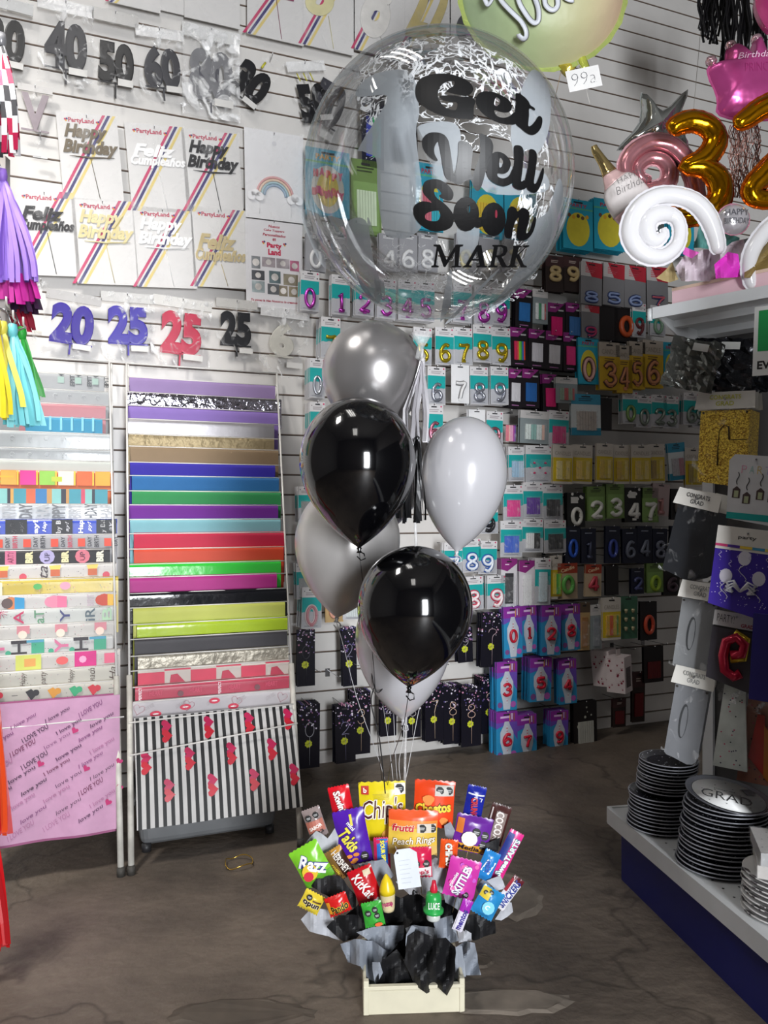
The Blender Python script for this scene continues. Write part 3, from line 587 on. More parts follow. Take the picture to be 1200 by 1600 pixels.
g.obj('rainbow', root); g = G(); crumple(g, w_, h_, -.014, clearmat('smooth_bag_film', .03, .16, 10), .002, 3, 5, 6); g.obj('plastic_bag', root); hook(W(428, 213, .045), .055, 'hook holding the rainbow cloud card')
# price poster
x0, y0, x1, y1 = 383, 344, 472, 480; w_, h_ = wsize(x0, y0, x1, y1, .05)
root = empty('shop_notice', WM(428, 346, .05, -1), 'white printed notice with red heading and rows of small pictures', 'notice')
g = G(); g.box(-w_ / 2, w_ / 2, 0, .002, -h_, 0, mat('DAD8DA', .45, 0, 'paper', .02))
for i, t in enumerate(('Nuevos', 'Cake Toppers', 'Personalizados', 'en')): g.text(t, 0, -h_ * (.06 + .05 * i), w_ * (.2, .36, .4, .06)[i], h_ * .032, -.0006, 'A81E3C', 0, .03, .2)
g.text('Party', -.0, -h_ * .285, w_ * .26, h_ * .075, -.0006, 'C01C48', 0, .05); g.text('Land', -.0, -h_ * .355, w_ * .22, h_ * .07, -.0006, 'C01C48', 0, .05)
dots(g, -.2 * w_, -h_ * .25, .018 * w_, -.001); dots(g, .17 * w_, -h_ * .25, .018 * w_, -.001)
g.text('Tu pones la idea Nosotros lo creamos!!', 0, -h_ * .92, w_ * .84, h_ * .035, -.0006, 'A81E3C', 0, .03, .2); g.obj('notice_sheet', root)
Q = [(-.4, .42, .15, .14, '77797C'), (-.22, .42, .23, .11, '9A9094'), (.03, .42, .23, .11, 'A39A9E'), (.27, .43, .16, .12, 'B86A86'), (-.4, .58, .22, .11, '4A4B50'), (-.1, .57, .2, .14, '5A6A6E'), (.15, .59, .28, .13, '8A8270'), (-.4, .7, .22, .13, '9CA8AA'), (-.13, .72, .2, .12, '5C5E62'), (.07, .73, .15, .12, '7A7060'), (.24, .73, .19, .12, '948870')]
for a, b, c, e, col in Q:
    g = G(); g.rect(a * w_, -(b + e) * h_, (a + c) * w_, -b * h_, -.0008, mat(col, .4, 0, 'photo', .5)); g.disc((a + c / 2) * w_, -(b + e / 2) * h_, e * h_ * .3, -.0012, mat('C9C4C0', .5, 0, 'photo2', .4)); g.obj('printed_picture', root)
hook(W(428, 350, .05), .06, 'hook holding the printed notice with small pictures')

# ---------------------------------------------------------------- candles on pegs
NAMES = {'0': 'zero', '1': 'one', '2': 'two', '3': 'three', '4': 'four', '5': 'five', '6': 'six', '7': 'seven', '8': 'eight', '9': 'nine', '?': 'question mark'}
PH = dict(teal='white and teal card', white='white card', grey='grey card', brown='dark brown card', redbag='red-headed clear bag', dark='black card', yellow='yellow card', tealy='teal card with yellow oval',
          green='green card', cow='cow print card', spark='black starry sleeve', spiral='purple and blue card', pinkc='pale pink card', navy='navy blister', orangec='orange blister', party='blue party card', gold='gold card', tie='kraft card with red header')
BEH = []
def fit16(cname, card_, where, most=16):
    for q in ('%s %s, %s' % (cname, card_, where) if where else '%s %s' % (cname, card_), '%s, %s' % (cname, where) if where else cname, '%s %s' % (cname, card_)):
        if len(q.split()) + q.count('-') <= most: return q
    return cname
def pack(typ, x0, y0, x1, y1, t, col, n=2, d=.16, where='', what='', tilt=0, cols=None, step=.016):
    w_, h_ = wsize(x0, y0, x1, y1, d); rd = random.Random(int(x0 * 7 + y0)); tilt = tilt or rd.uniform(-1.5, 1.5)
    mx = WM((x0 + x1) / 2, y0, d, tilt)
    cname = what or ('number %s candle' % NAMES.get(t, t))
    card_ = ('on ' if typ not in ('redbag', 'spark') else 'in ') + PH.get(typ, typ)
    lab = fit16(cname, card_, where)
    root = empty('candle_pack', mx, lab, 'candle pack', 'candle packs on the pegs')
    g = G(); hw = w_ / 2; f = -.0016
    def base(c, r=.35): g.box(-hw, hw, -.001, .001, -h_, 0, mat(c, r, 0, 'card', .03))
    def lines(z, c, k=2, ww=.6):
        for i in range(k): g.rect(-hw * ww, z - h_ * .022 * (i * 2 + 1), hw * ww * (.9 - .2 * i), z - h_ * .044 * i, f - .0003, c)
    if typ in ('teal', 'tealy2'):
        base('DEDCDD'); 
        pts = [(-hw * .98, -h_ * .24), (hw * .98, -h_ * .24)] + [(hw * .98 - w_ * .98 * k / 10, -h_ * (.56 + .05 * k / 10 + .012 * math.sin(k * 1.9))) for k in range(11)]
        g.rect(-hw * .98, -h_ * .985, hw * .98, -h_ * .24, f, mat('B9BABF', .3)); g.poly(pts, f - .0003, mat('1FA7A5', .3, 0, 'card', .03)); lines(-h_ * .12, 'A9A2A6', 2)
        g.disc(hw * .8, -h_ * .05, .005, f, 'C9406A', 6); g.disc(-hw * .75, -h_ * .09, .003, f, '777777', 6); g.disc(hw * .78, -h_ * .17, .004, f, '555A60', 6); lines(-h_ * .93, '8F9095', 1, .7)
    elif typ == 'white': base('EDEDEE', .3)
    elif typ == 'grey': base('9C9CA0', .3); lines(-h_ * .06, 'DDDDDD', 2)
    elif typ == 'brown': base('2E2422', .3); g.rect(-hw, -h_ * .3, hw, 0, f, '43292A'); lines(-h_ * .12, 'B9A9A0', 2, .4)
    elif typ == 'redbag':
        base('7D7C7E', .25); g.rect(-hw, -h_ * .34, hw, 0, f, 'B9B4B2'); g.poly([(-hw * .6, 0), (hw, 0), (hw, -h_ * .36), (0, -h_ * .34)], f - .0003, 'B02636'); lines(-h_ * .1, 'C9606A', 4, .6)
    elif typ == 'dark': base('1B1719', .35)
    elif typ == 'block':      # black card with purple corner and a block of thin candles
        base('1A151B', .3); g.poly([(-hw, 0), (hw * .9, 0), (-hw * .1, -h_ * .24), (-hw, -h_ * .24)], f, '8A2478'); g.rect(-hw * .75, -h_ * .13, -hw * .1, -h_ * .1, f - .0003, 'E8C8E0'); lines(-h_ * .17, 'D8D8D8', 1, .0); g.rect(hw * .2, -h_ * .2, hw * .8, -h_ * .16, f - .0003, 'B9B9BA'); g.rect(-hw * .5, -h_ * .95, hw * .5, -h_ * .93, f - .0003, 'B070A8')
    elif typ == 'yellow': base('CFC8BE', .35); g.rect(-hw * .97, -h_ * .94, hw * .97, -h_ * .33, f, 'D2B81E'); g.text('CANDLES', 0, -h_ * .22, w_ * .8, h_ * .1, f - .0003, 'A39B8E', 0, 0)
    elif typ == 'ydigit': base('B9AFA2', .35); g.rect(-hw, -h_, hw, -h_ * .3, f, 'C9A420'); g.text('CANDLE', 0, -h_ * .2, w_ * .75, h_ * .1, f - .0003, '8F877A'); lines(-h_ * .34, '6A4A1E', 2, .5)
    elif typ in ('tealy', 'party'):
        base('2AA0BC', .3); g.disc(0, -h_ * .6, hw * .78, f, 'D6C83A', 20, h_ * .34); g.rect(-hw, -h_ * .2, hw, -h_ * .17, f, '58B08A')
        g.text('PARTY', 0, -h_ * .12, w_ * .6, h_ * .07, f - .0003, 'B03A50', 0, .03)
        if typ == 'party' and not t: 
            for k in range(5): g.disc(-hw * .6 + k * hw * .3, -h_ * (.33 + .03 * (k % 2)), .012, f - .0005, ['6A4A3A', 'D8A030', '4A3A30'][k % 3], 7)
    elif typ == 'hb':
        base('3FA9C6', .3); g.text('PARTY', 0, -h_ * .12, w_ * .55, h_ * .08, f - .0003, 'D8A03A', 0, .04); g.rect(-hw, -h_ * .22, hw, -h_ * .19, f, '6FC07A'); g.disc(0, -h_ * .6, hw * .75, f, 'CFCFC4', 20, h_ * .36); g.disc(0, -h_ * .6, hw * .5, f - .0003, 'DDCB4A', 20, h_ * .26)
    elif typ == 'green': base('6E8A4A', .4); g.rect(-hw * .85, -h_ * .95, hw * .85, -h_ * .3, f, '7FA05A'); lines(-h_ * .1, '33401F', 2, .6)
    elif typ == 'cow':
        base('1A1A1A', .4)
        for k in range(6): g.disc(rd.uniform(-hw * .8, hw * .8), -h_ * rd.uniform(.02, .25), .009, f, 'E4E4E0', 7)
        g.rect(-hw * .6, -h_ * .3, hw * .2, -h_ * .12, f - .0003, 'D8D8D4')
    elif typ == 'spark':
        base('16151F', .25)
        for k in range(46): g.disc(rd.uniform(-hw * .93, hw * .93), -h_ * rd.random() ** 1.6 * .42, rd.uniform(.002, .0055), f - .0001 * (k % 3), rd.choice(['B49AB8', 'E4DCEA', '7A5A8E', 'C98AA8', '4A3F78']), 6)
        g.poly([(.02 * math.cos(6.28 * k / 16) * (1 if k % 2 else .82) - hw * .1, -h_ * .62 + .02 * math.sin(6.28 * k / 16) * (1 if k % 2 else .82)) for k in range(16)], f - .0003, 'C9D02A')
        g.text('new', -hw * .1, -h_ * .62, .02, .008, f - .0006, '4A4A20', 25)
    elif typ == 'spiral':
        base('2E8FC0', .3); g.rect(-hw, -h_ * .22, hw, 0, f, '8A2A9A'); g.poly([(-hw, -h_ * .22), (-hw, -h_ * .34), (hw * .1, -h_ * .25), (hw, -h_ * .6), (hw, -h_ * .22)], f, '6A4AB0')
        g.rect(-hw * .6, -h_ * .13, hw * .3, -h_ * .09, f - .0003, 'D8B8E0'); 
        for k in range(3): g.rect(hw * (.25 + .2 * k), -h_ * (.2 - .03 * (k % 2)), hw * (.33 + .2 * k), -h_ * .04, f - .0005, ['D8A02A', 'E8E8E8', 'A06A2A'][k])
        o = [(-.32, -.98), (.32, -.98), (.4, -.8), (.62, -.62), (.62, -.42), (.3, -.28), (.2, -.2), (-.2, -.2), (-.3, -.28), (-.62, -.42), (-.62, -.62), (-.4, -.8)]
        g.poly([(a * hw, b * h_) for a, b in o], f - .0004, mat('C4CBD6', .15)); g.disc(-hw * .65, -h_ * .88, hw * .25, f - .0005, '7A4A8A', 8); g.disc(hw * .62, -h_ * .88, hw * .28, f - .0005, 'B05AB0', 8)
    elif typ == 'pinkc': base('B9A4A4', .35)
    elif typ == 'navy': base('15192E', .3); lines(-h_ * .12, '9AA0B0', 1, .5)
    elif typ == 'gold': base('B99A68', .4); g.rect(-hw, -h_ * .2, hw, 0, f, '5A4A3A')
    elif typ == 'tie': base('BCA88A', .5); g.rect(-hw, -h_ * .28, hw, 0, f, 'A03A22'); g.text('Candle', 0, -h_ * .16, w_ * .7, h_ * .1, f - .0003, 'E8C8A0', 15, .03)
    elif typ == 'purpw': base('DAD6DA', .35); g.poly([(-hw, 0), (hw, 0), (hw, -h_ * .1), (-hw * .2, -h_ * .26), (-hw, -h_ * .22)], f, '8A2478'); g.rect(-hw * .5, -h_ * .13, 0, -h_ * .11, f - .0003, 'E8C8E0')
    elif typ == 'tealbox': base('D8E0E2', .3); g.rect(-hw, -h_, hw, -h_ * .82, f, '2A8AA8'); g.rect(-hw, -h_ * .25, hw, 0, f, '3A94B4'); lines(-h_ * .1, '2A4A5A', 2, .5)
    elif typ == 'clear': base('8C9698', .2); g.rect(-hw, -h_ * .24, hw, 0, f, 'C9C6C4'); lines(-h_ * .08, 'A0A0A0', 2)
    elif typ == 'eucup': base('3E6A52', .35)
    g.box(-hw * .3, hw * .3, f - .0006, f, -h_ * .075, -h_ * .045, '1F1F22')
    card = g.obj('backing_card', root)
    cm = mat(col, .3, .85 if cols == 'metal' else 0, 'candle', .05) if col else None
    zc = -h_ * (.68 if typ in ('teal', 'white', 'ydigit', 'tealy', 'green', 'pinkc', 'grey') else .6); hh = h_ * .5; ww = w_ * .68
    if typ == 'brown': zc, hh = -h_ * .5, h_ * .4
    if typ == 'redbag': zc, hh, ww = -h_ * .82, h_ * .24, w_ * .75
    if typ == 'spark': zc, hh, ww = -h_ * .4, h_ * .22, w_ * .42
    if typ == 'spiral': zc, hh, ww = -h_ * .57, h_ * .26, w_ * .46
    if typ == 'cow': zc = -h_ * .68
    if t:
        g = G()
        if typ == 'spark': sdig(g, t, 0, zc, ww, hh, f - .002, .0016, cm, 5); g.tube([(0, f - .002, zc - hh / 2), (0, f - .002, -h_ * .95)], .001, cm, 4)
        else:
            dk = mat('5A3A30', .4) if typ in ('ydigit', 'tealy') else None
            rr0 = w_ * .088; ww *= .82; hh *= .86
            if typ in ('brown', 'cow', 'green', 'spiral', 'dark', 'navy', 'redbag', 'tie'): rr0 = min(ww, hh) * .17
            if t == '0': ww *= .82
            oc = mat('5A3A30', .4) if typ in ('ydigit', 'tealy') else mat('2A3A66', .4) if typ == 'redbag' else mat({'E9EEF6': '2F5AA8', 'F6E9EA': 'C8405A', 'C88A92': 'E8D8D8'}.get(col, '888888'), .4) if cols == 'outline' else None
            if oc: sdig(g, t, 0, zc, ww, hh, f - .002, rr0 * 1.35, oc, 8, 0, .3); rr0 *= .72
            sdig(g, t, 0, zc, ww, hh, f - .006, rr0, cm, 8)
            if typ in ('teal', 'white', 'ydigit', 'tealy', 'brown', 'green', 'cow'): g.box(-ww * .18, ww * .18, f - .008, f - .002, zc - hh * .62, zc - hh * .46, cm)
            if typ in ('green', 'cow'):
                for k in range(14): g.disc(rd.uniform(-ww, ww) * .42, zc + rd.uniform(-hh, hh) * .45, .0035, f - .0125, '1A1A1A', 6)
            if typ == 'spiral':
                for k in range(5): g.rect(-w_ * .03, -h_ * (.3 + .03 * k), w_ * .03, -h_ * (.315 + .03 * k), f - .003, 'D84A50' if k % 2 else 'E8E8E8')
                for k in range(3): g.rect(-w_ * .02, -h_ * (.76 + .03 * k), w_ * .02, -h_ * (.775 + .03 * k), f - .003, 'D84A50' if k % 2 else 'E8E8E8')
        g.obj('candle', root, label='moulded figure candle')
    elif typ in ('block', 'sticks', 'teal', 'yellow', 'purpw', 'tie', 'clear', 'tealbox', 'navy', 'eucup', 'hb', 'dark', 'gold', 'redbag') or cols:
        g = G(); C = cols if isinstance(cols, (list, tuple)) else [col] if col else []
        if typ == 'hb':
            for r_, tt in ((.38, 'HAPPY'), (.66, 'BIRTHDAY')):
                for k, ch in enumerate(tt): g.text(ch, -hw * .7 + w_ * .7 * (k + .5) / len(tt), -h_ * (r_ - .03 * math.sin(k * 1.5)), w_ * .11, h_ * .11, f - .006, ['D8405A', 'D84A7A', 'E86A5A'][k % 3], 0, .07, 0, .006)
            g.tube([(0, f - .006, -h_ * .42), (0, f - .006, -h_ * .9)], .0015, 'E8E8D8', 4)
        elif typ == 'teal' and cols == 'dots5':
            for a, b in ((-.4, .5), (.4, .5), (0, .63), (-.4, .77), (.4, .77)): g.lathe([(0, 0), (.0075, .002), (.0085, .006), (0, .013)], mat('C01A58', .15), 10, (a * hw, f - .004, -h_ * b))
        elif typ == 'eucup':
            for a in (-.4, .35):
                for b in (.38, .58, .8): g.lathe([(0, 0), (.007, 0), (.011, .016), (.010, .022), (0, .024)], mat('C9C09A', .25, .4), 12, (a * hw, f - .012, -h_ * b))
        elif C:
            zt, zb = (-h_ * .42, -h_ * .88); N_ = max(7, len(C)); xw = hw * .66
            if typ == 'block': zt, zb, xw = -h_ * .36, -h_ * .84, hw * .62
            if typ in ('purpw',) or where.startswith('long'): zt, zb, xw = -h_ * .3, -h_ * .93, hw * .5
            for k in range(N_):
                xx = -xw + 2 * xw * (k + .5) / N_; c = C[k * len(C) // N_]
                g.box(xx - xw / N_ * .9, xx + xw / N_ * .9, f - .007, f - .001, zb - .001 * (k % 2), zt, mat(c, .35))
        if g.v: g.obj('thin_candles' if typ not in ('hb', 'eucup') and cols != 'dots5' else 'candles', root)
        if typ in ('teal', 'tealbox', 'clear', 'sticks', 'yellow', 'purpw', 'gold', 'redbag'):
            q = G(); q.box(-hw * .75, hw * .75, f - .010, f - .0095, -h_ * .9, -h_ * .38, BLIS); q.obj('blister', root)
    for k in range(n): BEH.append((k, card, Matrix.Translation(-NV * step * (k + 1) + U * rd.uniform(-.003, .003)) @ mx @ Matrix.Rotation(R(rd.uniform(-1.2, 1.2)), 4, 'Y'), 'card hanging behind the ' + fit16(cname, card_, where, 12)))
    hook(W((x0 + x1) / 2, y0 + 3, d), d + .012, 'peg hook holding the ' + fit16(cname, card_, where, 12))
    return root
K = pack
# row of big party cards at bubble height
K('hb', 478, 234, 546, 338, '', '', 1, .12, 'behind left side of bubble balloon', 'happy birthday letter candles')
K('green', 548, 250, 594, 366, '', '', 1, .12, 'behind the bubble next to the birthday letters', 'pale green banner pack', cols=['CFE0C0'])
K('navy', 566, 128, 600, 262, '', '', 1, .12, 'upper left inside bubble outline', 'blue starry balloon pack with green foil', cols=['3A46A8', '2FA85A', '3AB0B0'])
K('dark', 606, 118, 650, 250, '', '', 0, .1, 'behind the grey smear of the bubble', 'charcoal pack', cols=['4A4A52'])
K('tealy', 650, 256, 692, 360, '', '', 1, .14, 'behind the big S of the bubble lettering', 'party candle pack', cols=['C96A7A', '3AB0C0'])
K('tealy', 738, 280, 786, 372, '', '', 2, .14, 'behind the bubble lettering, left of two', 'party candle pack', cols=['E0C040', 'D8506A'])
K('tealy', 788, 284, 838, 376, '', '', 2, .14, 'behind the bubble lettering, right of two', 'party candle pack', cols=['E0C040', 'B9C83A'])
K('party', 880, 312, 926, 390, '', '', 4, .2, 'just right of the bubble balloon', 'blue party pack with yellow oval', )
K('party', 928, 312, 976, 391, '', '', 4, .2, 'under the champagne bottle balloon', 'blue party pack with yellow oval')
K('party', 1044, 318, 1084, 396, '', '', 2, .2, 'behind the white spiral balloon', 'blue party pack with yellow oval')
# grey numbers seen through the bubble
for x, t in ((478, '0'), (516, '2'), (592, '4'), (622, '6'), (652, '8'), (712, '0'), (748, '6'), (788, '3')):
    K('grey', x, 366, x + 32, 424, t, 'E2E2E2' if x < 700 else 'D9CFA0', 1, .14, 'seen through lower part of bubble', '%s number %s candle' % ('silver' if x < 700 else 'champagne', NAMES[t]))
for x, t in ((852, '8'), (880, '9')): K('brown', x, 400 + (x - 852) * .06, x + 29, 456, t, 'BFA878', 2, .2, '', 'gold glitter number %s candle' % NAMES[t])
for x, t, y, c in ((908, '8', 410, '8FA0C8'), (943, '5', 412, '8FA0C8'), (976, '6', 416, '8FA0C8'), (1010, '7', 417, 'B85A66')): K('redbag', x, y, x + 33, y + 66, t, c, 1, .22, '', 'blue outlined number %s candle' % NAMES[t] if t != '7' else 'pink number seven candle')
K('redbag', 908, 466, 936, 530, '9', 'B8406A', 1, .2, '', 'pink number nine candle')
K('dark', 936, 472, 966, 532, '', '', 1, .2, 'left of the orange zero', 'black pack with tiny silver print', cols=None)
K('dark', 960, 474, 996, 535, '0', 'C8552A', 2, .2, 'below the red-headed bags', 'orange number zero candle')
K('teal', 988, 474, 1009, 527, '9', '6A2A2E', 1, .22, 'right of the orange zero', 'dark red number nine candle')
K('teal', 1016, 478, 1040, 525, '0', '7A9A80', 1, .22, 'under corner of the white shelf', 'pale green number zero candle')
# pink numbers
for x, t, y in ((470, '0', 424), (518, '1', 430), (556, '2', 432), (590, '3', 436), (622, '4', 438), (650, '5', 440), (708, '7', 442), (741, '8', 446), (768, '9', 446)):
    K('teal', x, y, x + 29, y + 62, t, 'CE55C8', 3, .16, 'row at the bottom rim of the bubble', 'pink number %s candle' % NAMES[t], cols='metal')
BK = lambda x, y, c, nm, n=3, d=.18, w=27, h=60: K('block', x, y, x + w, y + h, '', c[0], n, d, nm, 'thin candle block', cols=c)
PH['block'] = 'black card with purple corner'
BK(806, 452, ['2E74B8'], 'blue candles next to the bubble rim'); K('clear', 832, 452, 856, 506, '', 'C8404A', 1, .18, 'between blue and hot pink blocks', 'silver and red candles', cols=['E8ECEC', '3A9A6A', 'E8ECEC', 'C8404A'])
BK(856, 474, ['E8207A'], 'hot pink, upper'); BK(884, 474, ['3A6EA8'], 'steel blue, left of the red-headed nine')
BK(797, 512, ['D8305A', 'E86A4A', '8AD83A', '4AB05A', '3A6AC8', 'E8502A'], 'rainbow coloured candles'); BK(826, 515, ['D6D4DA'], 'white candles beside the rainbow ones'); BK(853, 518, ['D9D7DC'], 'white candles above the hot pink ones'); BK(880, 520, ['D8347A'], 'pink, right end of its row', w=22)
K('tealy', 903, 528, 935, 600, '0', 'D8A8A0', 2, .2, 'at left end of the yellow row', 'pink number zero candle')
for x, t, y in ((936, '3', 535), (962, '4', 540), (983, '5', 534), (1004, '6', 532)): K('ydigit', x, y, x + (32 if t in '36' else 25), y + 74, t, 'CC8A62', 2, .22, '', 'salmon number %s candle' % NAMES[t])
PH['ydigit'] = 'yellow card with grey top'
K('tealy', 1036, 535, 1058, 603, '8', 'C88A80', 1, .2, 'right part of the yellow row', 'salmon number eight candle'); K('tealy', 1058, 535, 1082, 600, '9', 'B8704A', 1, .2, 'right end of the yellow row', 'salmon number nine candle')
# gold numbers
K('teal', 502, 496, 532, 560, '7', 'C9B83A', 5, .16, 'left of the silver balloon', 'gold number candle', cols='metal')
for x, t, y in ((646, '5', 512), (680, '6', 512), (709, '7', 512), (739, '8', 508), (768, '9', 512)): K('teal', x, y, x + 29, y + 58, t, 'D2BC34', 1, .18, 'gold row under the bubble', 'gold number %s candle' % NAMES[t], cols='metal')
# silver numbers
K('teal', 484, 560, 508, 622, '0', 'C6CAD2', 6, .16, 'left of the silver balloon', 'silver number zero candle', cols='metal')
for x, t in ((668, '6'), (734, '8'), (766, '9')): K('teal', x, 573, x + 28, 632, t, 'B4B8C4', 4, .18, 'silver row', 'silver number %s candle' % NAMES[t], cols='metal')
K('white', 705, 570, 733, 630, '7', 'F0F0F0', 0, .21, 'all white, in the silver row', 'white number seven candle', cols='outline')
BK(795, 577, ['D8D6DA'], 'white candles next to silver nine', w=22); BK(816, 577, ['2A68B0'], 'blue candles above the clear drinks pack'); BK(847, 585, ['E8287A'], 'hot pink, lower', w=24)
K('clear', 868, 590, 902, 630, '', 'B8404A', 1, .2, 'under the pink candle block', 'small toppers with red feet', cols=['8AA08A', 'B84A50', '8AA08A', 'B84A50'])
K('tealbox', 892, 616, 938, 680, '', 'B9A8A0', 1, .2, 'below the number zero with yellow oval', 'pale glittery sticks', cols=['B9B0A8']); PH['tealbox'] = 'teal framed clear pack'; PH['clear'] = 'clear pack'
K('dark', 936, 622, 956, 672, '', '', 1, .18, 'behind the teal framed pack', 'dim dark pack')
for x, t, y in ((972, '0', 612), (994, '0', 618), (1018, '2', 617), (1036, '3', 619), (1068, '6', 614), (1082, '9', 618)): K('teal', x, y, x + 24, y + 50, t, '8F9A90' if x > 980 else '8AA86A', 2, .2, 'in the dim row, px place %s' % {972: 'first', 994: 'second', 1018: 'third', 1036: 'fourth', 1068: 'fifth', 1082: 'last'}[x], 'greenish number %s candle with red top' % NAMES[t], cols='metal')
# row with balloons in front
K('teal', 484, 628, 508, 692, '1', 'C88A8A', 6, .16, 'half hidden left of upper black balloon', 'rose number candle', cols='metal')
K('teal', 664, 632, 692, 694, '6', 'C87A90', 1, .18, 'just above the white balloon', 'rose number six candle', cols='metal'); K('white', 732, 640, 758, 694, '8', 'E8E8E8', 1, .18, 'peeking above the white balloon', 'white number eight candle')
K('teal', 760, 643, 786, 700, '9', 'C8808E', 1, .18, 'right above the white balloon', 'rose number nine candle', cols='metal')
K('sticks', 786, 642, 809, 696, '', 'E87A9A', 1, .2, '', 'pink and purple candles', cols=['E8788A', 'F0B8B0', 'E8A8C8', 'B03AA0', '6A2AA0']); PH['sticks'] = 'yellow edged card'
K('clear', 813, 642, 858, 693, '', 'B8C8C4', 1, .2, '', 'cocktail glass toppers', cols=['DCE6E2', '8AB8B0', 'DCE6E2', 'E0B8A8']); K('teal', 858, 642, 889, 700, '', 'C81F70', 1, .2, 'right of the cocktail toppers', 'dark pink thin candles', cols=['C81F70', 'D83A84'])
K('teal', 794, 698, 822, 752, '', '9CC0DA', 3, .18, 'right of the white balloon', 'pale blue thin candles', cols=['9CC0DA', 'B8D0E2']); K('teal', 821, 696, 864, 754, '', 'C01A58', 1, .2, '', 'five crimson round candles', cols='dots5')
for i, (x, y, c) in enumerate(((864, 695, 'E8D890'), (895, 695, 'E8C860'), (932, 693, 'D8B83A'), (958, 695, 'D0AC34'), (986, 695, 'DCC060'), (1012, 694, 'A88A30'), (1070, 700, 'A8903A'))): K('yellow', x, y, x + (31 if i in (0, 1, 4) else 26), y + 61, '', c, 1, .22 if i % 2 == 0 else .2, 'place %s from the left' % ['first', 'second', 'third', 'fourth', 'fifth', 'sixth', 'seventh'][i], 'clear candle sticks', cols=[c, 'D2B81E', 'E8D070'])
K('tealbox', 1042, 692, 1069, 750, '', '8A4A5A', 1, .21, 'among the yellow cards', 'pinkish candles', cols=['B9B4BA', 'B87A84'], tilt=-6)
K('teal', 748, 790, 778, 834, '9', '26262A', 1, .18, 'lower right of the white balloon', 'black number nine candle')
for x, y, c, nm in ((786, 758, ['E02A8A'], 'hot pink thin candles'), (817, 754, ['5A2496'], 'purple thin candles'), (848, 757, ['1E1E24', '3A3A40'], 'black thin candles')): K('teal', x, y, x + 31, y + 56, '', c[0], 1, .2, 'right of the white balloon', nm, cols=c)
for x, y, t, ty in ((886, 770, '0', 'cow'), (917, 760, '2', 'green'), (947, 756, '3', 'green'), (976, 762, '4', 'cow'), (1001, 762, '7', 'green')): K(ty, x, y, x + 28, y + 54, t, 'E4E4DE', 2, .2, '', 'cow spotted number %s candle' % NAMES[t])
K('pinkc', 1020, 756, 1047, 806, '1', 'C08A8A', 1, .2, '', 'rose number one candle', tilt=4); K('dark', 1048, 764, 1078, 812, '0', '7A7570', 1, .2, 'by the black banner bags', 'silvery number zero candle')
K('teal', 782, 814, 816, 870, '', '2A5AC8', 1, .2, 'below the hot pink ones', 'royal blue dotted thin candles', cols=['2A5AC8', '3A6AD0']); K('teal', 816, 811, 849, 863, '', 'E8E8E8', 1, .2, '', 'black and white zigzag candles', cols=['E8E8E8', '1A1A1A']); K('teal', 850, 813, 884, 864, '', '2A2E32', 1, .2, 'right of the zigzag ones', 'charcoal thin candles', cols=['2A2E32'])
for i, (x, t, c) in enumerate(((884, '0', '2A58C0'), (908, '1', '5A607A'), (946, '0', '3A4A9A'), (972, '6', '6A7080'), (996, '4', '6A7080'), (1020, '8', '707484'), (1048, '9', '8A2A4A'))): K('navy', x, 822 + i % 2 * 4, x + 23, 880, t, c, 1, .2, 'in the dark navy row, spot %s' % ['one', 'two', 'three', 'four', 'five', 'six', 'seven'][i], 'dotted number %s candle' % NAMES[t])
for x, t, y in ((694, '7', 848), (722, '8', 842), (748, '9', 845)): K('teal', x, y, x + 29, y + 52, t, 'E9EEF6', 3, .2, 'below the white balloon', 'white and blue number %s candle' % NAMES[t], cols='outline')
for x, t, y in ((724, '8', 901), (761, '9', 899)): K('teal', x, y, x + 30, y + 52, t, 'F6E9EA', 3, .2, 'right of the lower black balloon', 'white and red number %s candle' % NAMES[t], cols='outline')
K('purpw', 783, 873, 808, 948, '', '3A3A3E', 4, .2, 'left of two', 'long charcoal candles', cols=['3A3A3E']); K('purpw', 811, 876, 836, 950, '', 'ECECEC', 4, .2, 'right of two', 'long white candles', cols=['ECECEC']); PH['purpw'] = 'white card with purple corner'
K('teal', 836, 872, 861, 945, '', 'CFE0E6', 4, .21, 'long pale blue ones', 'tall pale blue candles', cols=['CFE0E6']); K('yellow', 860, 868, 878, 936, '', '6AC83A', 1, .2, 'beside the tall pale blue', 'neon green and orange candles', cols=['E8D83A', '4AB83A', '8AD83A'])
K('tie', 871, 880, 902, 936, '0', '5AA04A', 1, .2, 'left one', 'rainbow tie-dye number zero candle'); K('tie', 915, 882, 940, 932, '4', 'B83A4A', 1, .2, 'right one', 'rainbow number four candle')
K('dark', 946, 884, 966, 930, '', '', 1, .2, 'by the rainbow four', 'black pack'); K('navy', 986, 888, 1006, 928, '2', '4A507A', 1, .2, 'left of the lime green one', 'dull blue number two candle'); K('green', 1010, 880, 1036, 926, '0', '9AB83A', 1, .2, 'alone in dark area', 'lime number zero candle'); K('dark', 1037, 888, 1062, 930, '6', '4A3A44', 1, .2, 'right of the lime green one', 'dim number six candle')
K('gold', 904, 942, 922, 1016, '', 'B0783A', 1, .2, 'long bronze ones', 'tall bronze candles', cols=['A87A4A']); K('clear', 922, 945, 940, 1014, '', '7A8088', 1, .2, 'long silver ones', 'tall silver candles', cols=['8A9098'])
K('yellow', 941, 934, 970, 1000, '', 'D86A1E', 2, .22, 'deco pack', 'fat orange and green candles', cols=['E0B030', 'D85A1E', 'D8B83A', '6A9A3A']); K('eucup', 967, 932, 996, 998, '', '', 1, .2, 'beside the orange and green candles', 'cup shaped gold candles'); PH['eucup'] = 'green card'
K('dark', 1000, 940, 1026, 1000, '0', 'C04A32', 1, .2, 'in the darkest lower corner', 'orange red number zero candle')
